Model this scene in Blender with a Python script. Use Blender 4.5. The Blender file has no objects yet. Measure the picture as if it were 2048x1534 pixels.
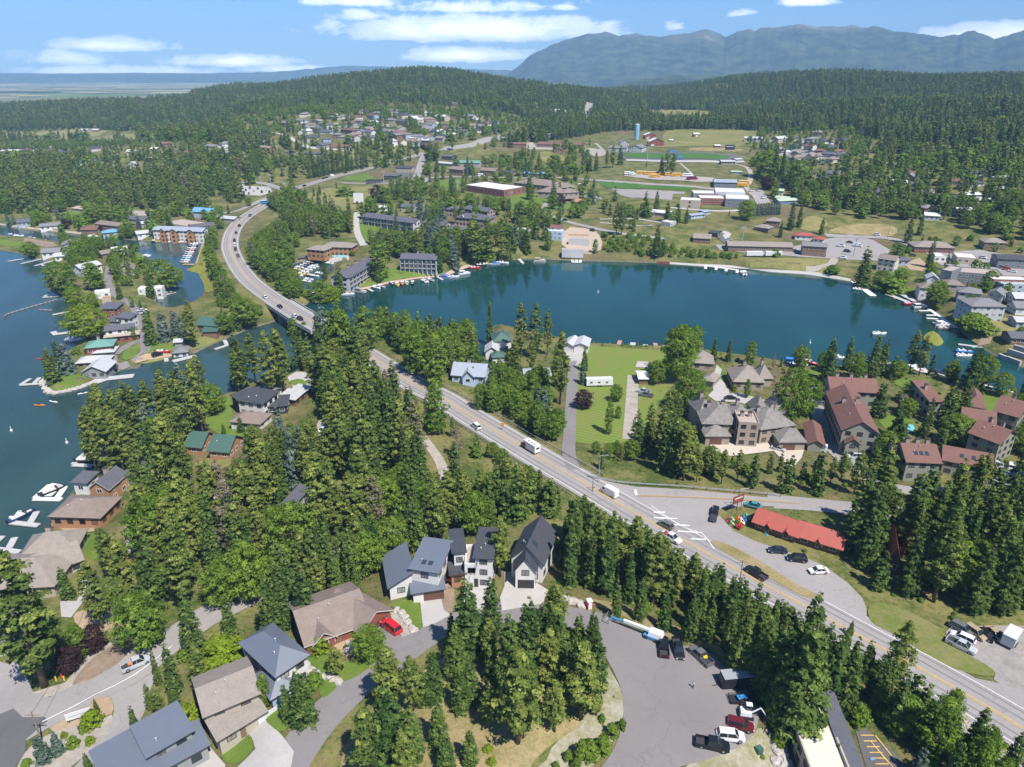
import bpy, bmesh, math, random
import numpy as np
from mathutils import Vector, Matrix
from mathutils.geometry import delaunay_2d_cdt
random.seed(7); NR=np.random.RandomState(7)
SC=bpy.context.scene; COL=SC.collection; LINK=COL.objects.link; MATS=bpy.data.materials
R=math.radians
# --- camera
CAMZ=118.0; FPX=1419.0; PITCH=R(23.63); CX,CY=1024.0,767.0
cd=bpy.data.cameras.new('camera'); cam=bpy.data.objects.new('camera',cd); LINK(cam)
cd.sensor_width=36; cd.lens=36*FPX/2048; cd.clip_start=1; cd.clip_end=90000
cam.location=(0,0,CAMZ); cam.rotation_euler=(R(90)-PITCH,0,0); SC.camera=cam
# --- light
SUN_EL=R(57); SUN_AZ_RIGHT=R(36)        # sun stands behind the camera, to the right
sx,sy=math.sin(SUN_AZ_RIGHT),-math.cos(SUN_AZ_RIGHT)
sdir=Vector((sx*math.cos(SUN_EL),sy*math.cos(SUN_EL),math.sin(SUN_EL)))
sl=bpy.data.lights.new('sun','SUN'); sl.energy=4.8; sl.angle=R(0.53); sl.color=(1,0.955,0.89)
so=bpy.data.objects.new('sun',sl); LINK(so); so.rotation_euler=sdir.to_track_quat('Z','Y').to_euler()
W=bpy.data.worlds.new('World'); SC.world=W; W.use_nodes=True
SC.view_settings.view_transform='Standard'; SC.view_settings.look='None'; SC.view_settings.gamma=1; SC.view_settings.use_curve_mapping=False
SC.view_settings.exposure=0.58
SC.cycles.max_bounces=6; SC.cycles.diffuse_bounces=2; SC.cycles.glossy_bounces=2; SC.cycles.transmission_bounces=3; SC.cycles.volume_bounces=0; SC.cycles.transparent_max_bounces=4
SC.cycles.caustics_reflective=False; SC.cycles.caustics_refractive=False
class NT:
 def __init__(s,t): s.t=t; s.n=t.nodes; s.l=t.links
 def add(s,ty,**k):
  n=s.n.new(ty)
  for a,b in k.items(): setattr(n,a,b)
  return n
 def val(s,sock,v):
  if isinstance(v,bpy.types.NodeSocket): s.l.new(v,sock)
  else: sock.default_value=v
 def math(s,op,a,b=0.0,c=None,clamp=False):
  n=s.add('ShaderNodeMath',operation=op,use_clamp=clamp); s.val(n.inputs[0],a); s.val(n.inputs[1],b)
  if c is not None: s.val(n.inputs[2],c)
  return n.outputs[0]
 def mix(s,f,a,b,mode='MIX'):
  n=s.add('ShaderNodeMix',data_type='RGBA',blend_type=mode); s.val(n.inputs[0],f); s.val(n.inputs[6],a if not isinstance(a,tuple) else (*a[:3],1)); s.val(n.inputs[7],b if not isinstance(b,tuple) else (*b[:3],1)); return n.outputs[2]
 def noise(s,vec,scale,detail=4,rough=0.6,dist=0.0):
  n=s.add('ShaderNodeTexNoise'); s.val(n.inputs['Vector'],vec); n.inputs['Scale'].default_value=scale; n.inputs['Detail'].default_value=detail; n.inputs['Roughness'].default_value=rough; n.inputs['Distortion'].default_value=dist
  return n.outputs['Fac']
 def ramp(s,f,lo,hi):
  n=s.add('ShaderNodeMapRange',interpolation_type='SMOOTHSTEP'); s.val(n.inputs[0],f); n.inputs[1].default_value=lo; n.inputs[2].default_value=hi; return n.outputs[0]
def build_sky():
 t=NT(W.node_tree); t.n.clear()
 out=t.add('ShaderNodeOutputWorld'); bg=t.add('ShaderNodeBackground')
 sky=t.add('ShaderNodeTexSky',sky_type='NISHITA'); sky.sun_disc=False; sky.sun_elevation=SUN_EL
 sky.sun_rotation=math.atan2(sdir.x,sdir.y); sky.altitude=900; sky.air_density=1.0; sky.dust_density=0.6; sky.ozone_density=2.2
 tc=t.add('ShaderNodeTexCoord'); sep=t.add('ShaderNodeSeparateXYZ'); t.l.new(tc.outputs['Generated'],sep.inputs[0])
 X,Y,Z=sep.outputs
 az=t.math('ARCTAN2',X,Y); el=t.math('ARCSINE',Z)
 CL=CLOUDS
 comb=t.add('ShaderNodeCombineXYZ'); t.val(comb.inputs[0],az); t.val(comb.inputs[1],t.math('MULTIPLY',el,2.0))
 n1=t.noise(comb.outputs[0],18,8,0.66,0.4); n2=t.noise(comb.outputs[0],60,4,0.6)
 nz=t.math('ADD',t.math('MULTIPLY',t.math('SUBTRACT',n1,0.5),1.9),t.math('MULTIPLY',t.math('SUBTRACT',n2,0.5),0.5))
 acc=None
 for (a,e,w,h,st) in CL:
  u=t.math('DIVIDE',t.math('SUBTRACT',az,R(a)),R(w)); v=t.math('DIVIDE',t.math('SUBTRACT',el,R(e)),R(h))
  vneg=t.math('MULTIPLY',t.math('MINIMUM',v,0.0),1.6); v2=t.math('ADD',t.math('MAXIMUM',v,0.0),vneg)
  d=t.math('SQRT',t.math('ADD',t.math('MULTIPLY',u,u),t.math('MULTIPLY',v2,v2)))
  m=t.math('MULTIPLY',t.math('SUBTRACT',1.0,d),st)
  acc=m if acc is None else t.math('MAXIMUM',acc,m)
 g=t.math('MULTIPLY_ADD',nz,0.85,acc)
 fac=t.ramp(g,0.02,0.36)
 fac=t.math('MULTIPLY',fac,0.93)
 shade=t.ramp(g,0.25,1.1)
 cc=t.mix(shade,(11,12,14),(21,20.5,20))
 skyc=t.mix(1.0,sky.outputs[0],SKYTINT,'MULTIPLY')
 lift=t.math('MULTIPLY',t.ramp(t.math('MULTIPLY',el,-1.0),-R(6),-R(0.0)),0.34)
 skyc=t.mix(lift,skyc,(5.6,7.2,9.4))
 col=t.mix(fac,skyc,cc)
 t.l.new(col,bg.inputs[0]); bg.inputs[1].default_value=SKYSTR; t.l.new(bg.outputs[0],out.inputs[0])
SKYTINT=(0.50,0.80,1.15); SKYSTR=0.088
def azel(px,py):
 v=pix_dir(px,py); return math.degrees(math.atan2(v[0],v[1])),math.degrees(math.asin(v[2]))
# --- pixel helpers (photo pixels, 2048 x 1534)
cp,sp=math.cos(PITCH),math.sin(PITCH)
def pix_dir(px,py):
 a=(px-CX)/FPX; b=(CY-py)/FPX
 v=np.array([a,cp+b*sp,-sp+b*cp]); return v/np.linalg.norm(v)
def P(px,py,z=0.0):
 v=pix_dir(px,py); t=(z-CAMZ)/v[2]; return np.array([v[0]*t,v[1]*t,z])
def proj(x,y,z):
 dz=np.asarray(z)-CAMZ; f=np.asarray(y)*cp-dz*sp; u=np.asarray(y)*sp+dz*cp
 return CX+FPX*np.asarray(x)/f, CY-FPX*u/f
def PD(px,py,D):
 v=pix_dir(px,py); h=math.hypot(v[0],v[1]); t=D/h; return np.array([v[0]*t,v[1]*t,CAMZ+v[2]*t])
CLOUDS=[]
for (x0,y0,x1,y1,st) in [(620,28,1290,84,1.25),(700,0,1150,26,0.5),(780,92,1085,124,1.0),(60,72,370,104,0.85),(0,94,230,132,0.6),(300,106,610,134,0.95),(1830,42,2200,92,1.25),(1540,-10,1680,12,0.9),(575,-12,830,14,0.8),(1450,18,1515,34,0.5),(660,14,780,44,0.6),(-400,60,-40,130,0.9),(2300,-20,2900,60,1.0),(1330,44,1370,62,0.35),(-60,128,500,150,0.5),(440,128,700,146,0.6),(1080,6,1160,22,0.5)]:
 a0,e0=azel(x0,(y0+y1)/2); a1,e1=azel(x1,(y0+y1)/2); _,et=azel((x0+x1)/2,y0); _,eb=azel((x0+x1)/2,y1)
 CLOUDS.append(((a0+a1)/2,eb+(et-eb)*0.38,abs(a1-a0)/2*1.05,(et-eb)*0.72,st))
build_sky()
# --- terrain
def pip(poly,x,y):
 poly=np.asarray(poly,float); x=np.asarray(x,float); y=np.asarray(y,float); ins=np.zeros(x.shape,bool)
 n=len(poly); j=n-1
 for i in range(n):
  xi,yi=poly[i]; xj,yj=poly[j]
  c=((yi>y)!=(yj>y))&(x<(xj-xi)*(y-yi)/((yj-yi) if yj!=yi else 1e-12)+xi)
  ins^=c; j=i
 return ins
def dist_poly(poly,x,y,closed=True):
 poly=np.asarray(poly,float); d=np.full(np.shape(x),1e18); s=np.zeros(np.shape(x)); L=0
 n=len(poly)
 for i in range(n if closed else n-1):
  a=poly[i][:2]; b=poly[(i+1)%n][:2]; ab=b-a; l2=max(ab@ab,1e-9)
  t=np.clip(((x-a[0])*ab[0]+(y-a[1])*ab[1])/l2,0,1)
  dd=(x-a[0]-t*ab[0])**2+(y-a[1]-t*ab[1])**2
  m=dd<d; d=np.where(m,dd,d); s=np.where(m,L+t*math.sqrt(l2),s); L+=math.sqrt(l2)
 return np.sqrt(d),s
WATER_PX={
 'lake':[(1000,522),(1040,519),(1079,518),(1148,522),(1211,523),(1314,526),(1337,527),(1409,532),(1500,537),(1540,543),(1615,548),(1698,561),(1747,572),(1790,584),(1838,601),(1861,618),(1887,635),(1913,655),(1939,678),(1962,696),(1990,712),(2045,735),(2200,775),(2200,815),(2040,790),(1979,785),(1945,768),(1883,759),(1858,754),(1817,740),(1720,734),(1603,735),(1550,724),(1470,712),(1420,705),(1350,697),(1256,694),(1176,688),(1120,676),(1060,664),(1010,652),(988,650),(980,665),(972,690),(974,712),(1000,722),(1022,728),(1018,740),(975,738),(940,722),(944,705),(955,685),(930,680),(860,678),(780,684),(720,690),(672,684),(640,690),(622,705),(600,722),(588,742),(560,757),(500,766),(460,786),(430,797),(395,815),(350,835),(290,850),(240,880),(215,905),(185,940),(160,965),(130,1000),(104,1050),(70,1080),(45,1110),(20,1130),(0,1150),(-120,1230),(-700,1300),(-900,600),(-300,470),(-120,492),(0,500),(41,507),(63,517),(115,523),(100,540),(94,560),(97,580),(118,592),(137,598),(142,621),(148,640),(152,665),(158,680),(148,695),(120,712),(93,722),(92,745),(85,763),(88,782),(110,788),(142,781),(178,769),(208,755),(246,739),(279,736),(281,729),(342,715),(392,706),(405,698),(444,681),(482,665),(520,652),(552,642),(575,630),(600,615),(622,604),(628,588),(646,591),(696,586),(735,577),(774,568),(839,557),(891,552),(928,536),(969,526)],
 'channel':[(-300,440),(-100,448),(0,452),(41,459),(90,464),(142,469),(192,474),(246,479),(301,483),(356,485),(383,484),(408,484),(399,505),(392,530),(368,540),(397,545),(411,572),(405,590),(383,607),(348,619),(318,612),(310,600),(322,590),(356,569),(345,548),(300,547),(291,539),(290,511),(274,503),(255,500),(246,492),(225,487),(160,478),(123,485),(104,483),(68,477),(14,473),(-100,466),(-300,458)],
 'basin':[(572,541),(590,527),(612,522),(640,524),(668,530),(666,542),(645,556),(632,572),(618,582),(600,578),(585,562)],
}
WATER={k:np.array([P(a,b,0)[:2] for a,b in v]) for k,v in WATER_PX.items()}
CT=[(0,440,2),(150,455,2),(300,440,4),(400,440,5),(0,380,4),(200,380,5),(400,380,6),(0,280,3),(200,280,4),(350,285,6),(100,220,4),(0,215,3),(300,208,'D',2700),(-200,300,3),(-200,190,2),(0,190,2),(200,190,2),(300,175,3),(0,165,2),(200,165,2),(-300,600,-1),(-400,900,-1),
 (40,500,2),(120,500,2.5),(200,540,3),(250,600,3),(200,660,2.5),(150,740,2),(330,680,2.5),(400,660,2.5),(330,480,3),
 (390,202,'D',3000),(430,182,'D',3000),(470,174,'D',2900),(520,187,'D',2600),(560,184,'D',2400),(620,173,'D',2300),(700,163,'D',2150),(760,156,'D',2100),(830,148,'D',2050),(900,150,'D',2050),(960,160,'D',2050),(1010,171,'D',2050),(1060,181,'D',2100),(1100,187,'D',2150),(1150,194,'D',2200),
 (700,200,'D',1650),(850,195,'D',1600),(950,205,'D',1550),(560,220,'D',1500),(450,210,'D',1900),(400,230,'D',1800),(620,230,'D',1280),(720,225,'D',1260),(850,232,'D',1250),(950,235,'D',1300),(560,265,'D',1120),(700,265,'D',1060),(820,270,'D',1040),(450,280,'D',1150),(950,275,'D',1020),(1060,262,'D',1250),(1150,250,'D',1400),(1180,215,'D',2300),(1180,180,'D',3600),(1300,175,'D',3800),
 (560,330,14),(700,320,17),(850,310,21),(950,320,20),(1050,300,24),(1150,300,24),(1280,300,'D',960),(1400,300,'D',960),(1350,330,'D',860),(1250,340,'D',800),(1400,350,'D',770),(1150,350,18),(1000,370,16),(900,370,15),(640,360,10),(570,375,7),(1270,275,'D',1180),(1400,262,'D',1250),(1360,235,'D',1650),(1500,330,'D',880),(1600,300,'D',1000),(1700,300,'D',980),(1650,270,'D',1150),
 (700,410,10),(800,420,11),(950,430,12),(1050,420,14),(1430,400,'D',660),(1300,395,'D',670),(1200,400,'D',680),(1400,440,12),(1250,455,9),(1150,470,6),(1500,450,10),(1550,480,6),(1700,480,5),(1620,430,12),(1750,400,14),(1900,420,14),(2048,400,16),(1600,370,'D',780),(1800,330,'D',900),(1950,330,'D',900),(2048,350,'D',820),
 (1480,181,'D',3000),(1530,166,'D',2700),(1580,158,'D',2500),(1650,154,'D',2350),(1700,151,'D',2300),(1760,158,'D',2350),(1830,166,'D',2400),(1900,164,'D',2350),(1960,164,'D',2300),(2048,161,'D',2200),(2150,158,'D',2150),(1500,230,'D',1750),(1600,220,'D',1600),(1750,220,'D',1500),(1900,220,'D',1450),(2048,220,'D',1400),(1750,270,'D',1150),(1900,280,'D',1080),(2048,280,'D',1050),(2300,200,'D',1900),
 (700,540,3),(760,540,3.5),(850,530,3),(950,500,6),(850,490,7),(750,480,6),(650,500,4),(1060,490,6),(1180,500,4),(1400,510,3),(1500,505,4),(1600,500,4.5),(1700,520,4),(1750,545,3.5),(1800,500,5),(1900,520,5),(2000,540,6),(1950,600,5),(2030,620,6),(2000,660,5),(2048,690,4),(1870,580,4),
 (480,480,4),(520,520,4),(560,560,5),(430,560,3),(450,620,4),(600,540,3),(520,480,4.5),
 (1000,690,2),(1080,700,2.5),(1200,760,3),(1300,760,3),(1150,850,4),(1250,880,4),(1400,800,3.5),(1500,900,4.5),(1600,850,4),(1700,850,4),(1850,850,4),(1700,780,3),(1950,880,4.5),(2048,850,4),(1650,950,5),(1850,980,6),(2048,1000,7),
 (940,780,4),(850,760,6),(750,800,7),(700,850,8),(800,900,9),(900,900,8),(620,780,4),(550,800,3),(500,860,4),(560,900,6),(440,850,3),(380,900,4),(300,920,3),(250,960,3),(180,1030,2.5),(120,1120,2.5),(60,1180,3),(200,1100,5),(300,1050,6),(400,1000,6),(500,1000,7),(600,980,8),(700,1000,9),(800,1000,9),(900,1000,8),(980,1000,8),(400,1150,8),(600,1100,9),(500,1200,9),(700,1150,11),(800,1100,11),(1000,1090,12),(1080,1080,12),(1150,1100,10),
 (100,1250,5),(0,1300,4),(100,1450,6),(250,1400,7.5),(300,1500,8.5),(400,1300,9),(450,1350,10.5),(400,1500,10),(550,1300,12),(700,1250,13),(830,1180,13.5),(950,1170,13.5),(800,1130,13.4),(870,1110,13.3),(950,1090,13.3),(1060,1075,13.3),(1060,1160,13.5),(600,1450,13),(800,1300,14),(950,1350,16),(1050,1420,16.5),(900,1500,15.5),(1150,1400,15),(1200,1300,14),(1250,1270,13),(1350,1350,13),(1450,1300,12.5),(1420,1450,13),(1250,1480,13.5),(1150,1520,14),(1500,1440,12),(1550,1520,9),(1650,1480,8),(1450,1210,9.5),(1600,1350,8),(1300,1150,9),(1200,1080,9),(1350,1220,10),
 (1300,990,7),(1400,1010,7),(1560,1060,7),(1700,1130,7),(1800,1150,7),(1900,1100,7),(1950,1280,7),(2048,1350,7),(1750,1240,7),(1850,1200,7),(2048,1200,8),(1950,1050,8),(-200,1400,3),(-100,1250,2),(2300,1000,8),(2300,1400,7),(2300,600,6),(2400,800,4),(-300,1600,5),(2400,1700,7)]
CP_=[]
for c in CT:
 CP_.append(PD(c[0],c[1],c[3]) if c[2]=='D' else P(c[0],c[1],c[2]))
for az_ in range(-88,89,8):      # behind the ridges the land falls away to a far plain
 for D,z in ((3600,8),(5000,2),(9000,0),(13500,-4)):
  if abs(az_)>40 and D<5000: continue
  if az_<-20 and D<4500: continue
  CP_.append(np.array([math.sin(R(az_))*D,math.cos(R(az_))*D,z]))
for az_ in (-80,-60,60,80):
 for D in (60,200,600,1500,3000): CP_.append(np.array([math.sin(R(az_))*D,math.cos(R(az_))*D,(-2 if az_<0 and D<1000 else 8)+(60 if az_>0 and D>2000 else 0)]))
for D in (10,40): 
 for az_ in (-60,0,60): CP_.append(np.array([math.sin(R(az_))*D,math.cos(R(az_))*D,12]))
CP_=np.array(CP_)
NA,ND=760,760; AZ=np.linspace(-R(88),R(88),NA)
AZ=np.sign(AZ)*R(88)*(0.55*np.abs(AZ/R(88))+0.45*np.abs(AZ/R(88))**3); LD=np.linspace(math.log(12),math.log(13500),ND)
GA,GL=np.meshgrid(AZ,LD,indexing='ij'); GX=np.sin(GA)*np.exp(GL); GY=np.cos(GA)*np.exp(GL)
ca=np.arctan2(CP_[:,0],CP_[:,1]); cl=np.log(np.hypot(CP_[:,0],CP_[:,1])); cz=CP_[:,2]
na,nd=240,300; a_=np.linspace(-R(88),R(88),na); l_=np.linspace(math.log(12),math.log(13500),nd)
Z0=np.zeros((na,nd))
for i in range(na):
 d2=(a_[i]-ca)[None,:]**2*1.6+((l_[:,None]-cl[None,:]))**2*1.0
 w=1.0/(d2+0.0006)**1.9; Z0[i]=(w*cz).sum(1)/w.sum(1)
for _ in range(1):
 Zp=np.pad(Z0,1,mode='edge'); Z0=(Zp[1:-1,1:-1]*2+Zp[:-2,1:-1]+Zp[2:,1:-1]+Zp[1:-1,:-2]+Zp[1:-1,2:])/6
def bil(Zg,a0,da,l0,dl,a,l):
 fi=np.clip((a-a0)/da,0,Zg.shape[0]-1.001); fj=np.clip((l-l0)/dl,0,Zg.shape[1]-1.001); i=fi.astype(int); j=fj.astype(int); u=fi-i; v=fj-j
 return Zg[i,j]*(1-u)*(1-v)+Zg[i+1,j]*u*(1-v)+Zg[i,j+1]*(1-u)*v+Zg[i+1,j+1]*u*v
GZ=bil(Z0,a_[0],a_[1]-a_[0],l_[0],l_[1]-l_[0],GA,GL)
HW_PX=[(2400,1710,7),(2150,1525,7),(2048,1459,7),(1985,1421,7),(1837,1336,7),(1755,1293,7),(1634,1226,7),(1483,1145,7),(1362,1078,7),(1262,1022,7.2),(1170,968,7.4),(1097,926,7.4),(1030,886,7.2),(939,831,7),(886,797,7),(832,770,7),(785,742,7),(733,709,7),(690,682,7),(641,653,6.8),(602,632,6.5),(565,609,6),(534,589,5.5),(500,562,5),(479,536,5),(464,508,5),(460,486,5),(466,462,5.2),(480,443,5.5),(500,428,6),(526,412,6.5),(552,394,7),(570,383,7.5),(610,371,8.5),(646,360,10),(683,350,11.5),(735,338,13.5),(787,325,16),(820,315,18),(850,305,20)]
def dense(pts,step=4.0):
 pts=[np.array(p,float) for p in pts]; out=[]
 n=len(pts)
 for i in range(n-1):
  p0=pts[max(i-1,0)]; p1=pts[i]; p2=pts[i+1]; p3=pts[min(i+2,n-1)]
  k=max(2,int(np.linalg.norm(p2-p1)/step))
  for j in range(k):
   t=j/k; out.append(0.5*((2*p1)+(-p0+p2)*t+(2*p0-5*p1+4*p2-p3)*t*t+(-p0+3*p1-3*p2+p3)*t**3))
 out.append(pts[-1]); return np.array(out)
HW=dense([P(*p) for p in HW_PX],5.0)
m=np.hypot(GX,GY)<1400
dh,sh=dist_poly(HW[::2,:2],GX[m],GY[m],closed=False)
segL=np.concatenate([[0],np.cumsum(np.linalg.norm(np.diff(HW[::2,:2],axis=0),axis=1))])
hz=np.interp(sh,segL,HW[::2,2])
t=np.clip((dh-9.5)/14,0,1); t=t*t*(3-2*t)
GZ[m]=hz*(1-t)+GZ[m]*t-np.where(dh<9.5,0.12,0)
_inany=np.zeros(GX.shape,bool)
for poly in WATER.values(): _inany|=pip(poly,GX,GY)
for k,poly in WATER.items():
 bb=poly.min(0)-60,poly.max(0)+60
 m=(GX>bb[0][0])&(GX<bb[1][0])&(GY>bb[0][1])&(GY<bb[1][1])
 d,_=dist_poly(poly,GX[m],GY[m]); ins=pip(poly,GX[m],GY[m]); ia=_inany[m]; z=GZ[m]
 zn=np.where(ins,-np.minimum(3,0.55*d),np.minimum(z,0.55*d)); zn=np.where(~ia&(z<0.4),np.maximum(z,np.minimum(0.4,0.55*d)),np.where(ia&~ins,z,zn))
 zn=np.where((~ins)&(np.hypot(GX[m],GY[m])>5000),z,zn)
 GZ[m]=zn
_azi=AZ; _azn=np.arange(NA)
def H(x,y):
 x=np.asarray(x,float); y=np.asarray(y,float)
 a=np.arctan2(x,y); l=np.log(np.maximum(np.hypot(x,y),12.01))
 fi=np.clip(np.interp(a,_azi,_azn),0,NA-1.001); fj=np.clip((l-LD[0])/(LD[1]-LD[0]),0,ND-1.001); i=fi.astype(int); j=fj.astype(int); u=fi-i; v=fj-j
 r=GZ[i,j]*(1-u)*(1-v)+GZ[i+1,j]*u*(1-v)+GZ[i,j+1]*(1-u)*v+GZ[i+1,j+1]*u*v
 return r if r.ndim else float(r)
def G(px,py,up=0.0):
 z=5.0; v=pix_dir(px,py)
 if v[2]>-0.004: v=pix_dir(px,py+6)
 lo=None; t=(CAMZ-130)/v[2]*0
 ts=np.exp(np.linspace(math.log(40),math.log(9000),700)); hz_=H(v[0]*ts,v[1]*ts)+up; rz=CAMZ+v[2]*ts
 b=np.nonzero(rz<hz_)[0]; 
 if len(b)==0: tt=ts[-1]
 else:
  k=max(b[0],1); f0=rz[k-1]-hz_[k-1]; f1=rz[k]-hz_[k]; tt=ts[k-1]+(ts[k]-ts[k-1])*f0/(f0-f1+1e-12)
 x,y=v[0]*tt,v[1]*tt; return np.array([x,y,H(x,y)+up])
# --- object helpers
def tag(o,label=None,cat=None,group=None,kind=None):
 for k,v in (('label',label),('category',cat),('group',group),('kind',kind)):
  if v: o[k]=v
 return o
def empty(name,loc,rz=0,label=None,cat=None,group=None):
 o=bpy.data.objects.new(name,None); LINK(o); o.location=[float(c) for c in loc]; o.rotation_euler=(0,0,rz); o.empty_display_size=0.5
 return tag(o,label,cat,group)
def mesh(name,verts,faces,mats,parent=None,mi=None,smooth=False):
 me=bpy.data.meshes.new(name); me.from_pydata([tuple(map(float,v)) for v in verts],[],faces)
 for m_ in (mats if isinstance(mats,(list,tuple)) else [mats]): me.materials.append(m_)
 if mi is not None: me.polygons.foreach_set('material_index',mi)
 if smooth: me.shade_smooth()
 me.update(); o=bpy.data.objects.new(name,me); LINK(o)
 if parent is not None: o.parent=parent
 return o
class MB:
 def __init__(s): s.v=[]; s.f=[]; s.m=[]
 def add(s,vs,fs,m=0):
  b=len(s.v); s.v+= [tuple(map(float,v)) for v in vs]; s.f+=[tuple(i+b for i in f) for f in fs]; s.m+=[m]*len(fs)
 def box(s,c,d,rz=0,m=0,top=None):
  x,y,z=d[0]/2,d[1]/2,d[2]/2; tx,ty=(top or (1,1)); vs=[]
  cr,sr=math.cos(rz),math.sin(rz)
  for (a,b,e) in ((-x,-y,-z),(x,-y,-z),(x,y,-z),(-x,y,-z),(-x*tx,-y*ty,z),(x*tx,-y*ty,z),(x*tx,y*ty,z),(-x*tx,y*ty,z)):
   vs.append((c[0]+a*cr-b*sr,c[1]+a*sr+b*cr,c[2]+e))
  s.add(vs,[(0,3,2,1),(4,5,6,7),(0,1,5,4),(1,2,6,5),(2,3,7,6),(3,0,4,7)],m)
 def prism(s,poly,z0,z1,m=0):
  n=len(poly); vs=[(p[0],p[1],z0 if np.isscalar(z0) else z0[i]) for i,p in enumerate(poly)]+[(p[0],p[1],z1 if np.isscalar(z1) else z1[i]) for i,p in enumerate(poly)]
  s.add(vs,[tuple(range(n-1,-1,-1)),tuple(range(n,2*n))]+[(i,(i+1)%n,n+(i+1)%n,n+i) for i in range(n)],m)
 def cyl(s,a,b,r0,r1=None,n=8,m=0):
  r1=r0 if r1 is None else r1; a=Vector(a); b=Vector(b); d=(b-a).normalized(); u=d.orthogonal().normalized(); w=d.cross(u)
  vs=[]
  for (c,r) in ((a,r0),(b,r1)):
   for i in range(n):
    t=2*math.pi*i/n; vs.append(c+u*(r*math.cos(t))+w*(r*math.sin(t)))
  s.add(vs,[tuple(range(n-1,-1,-1)),tuple(range(n,2*n))]+[(i,(i+1)%n,n+(i+1)%n,n+i) for i in range(n)],m)
 def loft(s,rings,m=0,cap=True,closed=True):
  n=len(rings[0]); vs=[v for r in rings for v in r]; fs=[]
  for k in range(len(rings)-1):
   for i in range(n if closed else n-1): fs.append((k*n+i,k*n+(i+1)%n,(k+1)*n+(i+1)%n,(k+1)*n+i))
  if cap: fs+=[tuple(range(n-1,-1,-1)),tuple((len(rings)-1)*n+i for i in range(n))]
  s.add(vs,fs,m)
 def build(s,name,mats,parent=None,smooth=False): return mesh(name,s.v,s.f,mats,parent,s.m,smooth)
def copy_tree(o,parent=None):
 c=o.copy(); LINK(c); c.parent=parent
 for ch in o.children: copy_tree(ch,c)
 return c
# --- materials
def mat(name,col,rough=0.8,metal=0.0,amt=0.0,scale=1.0,col2=None,bump=0.0,spec=0.5,coord='Object',objcol=False,s2=None,emit=None):
 m_=MATS.new(name); m_.use_nodes=True; t=NT(m_.node_tree); b=t.n['Principled BSDF']
 b.inputs['Roughness'].default_value=rough; b.inputs['Metallic'].default_value=metal; b.inputs['Specular IOR Level'].default_value=spec
 base=(*col,1)
 c=None
 if objcol: oi=t.add('ShaderNodeObjectInfo'); c=oi.outputs['Color']
 if amt or col2 or bump:
  tc=t.add('ShaderNodeTexCoord'); f=t.noise(tc.outputs[coord],scale,5,0.65)
  if s2: f=t.math('ADD',t.math('MULTIPLY',f,0.55),t.math('MULTIPLY',t.noise(tc.outputs[coord],s2,4,0.65),0.45))
  ff=t.ramp(f,0.33,0.67)
  if col2: c=t.mix(ff,base,(*col2,1))
  else:
   dk=t.math('MULTIPLY_ADD',ff,2*amt,1-amt); n=t.add('ShaderNodeMix',data_type='RGBA',blend_type='MULTIPLY'); n.inputs[0].default_value=1
   cb=t.add('ShaderNodeCombineColor'); [t.l.new(dk,cb.inputs[i]) for i in range(3)]
   t.val(n.inputs[6],c if c is not None else base); t.l.new(cb.outputs[0],n.inputs[7]); c=n.outputs[2]
  if bump:
   bm_=t.add('ShaderNodeBump'); bm_.inputs['Strength'].default_value=bump; bm_.inputs['Distance'].default_value=0.3; t.l.new(f,bm_.inputs['Height']); t.l.new(bm_.outputs[0],b.inputs['Normal'])
 if c is not None: t.l.new(c,b.inputs['Base Color'])
 else: b.inputs['Base Color'].default_value=base
 return m_
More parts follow.
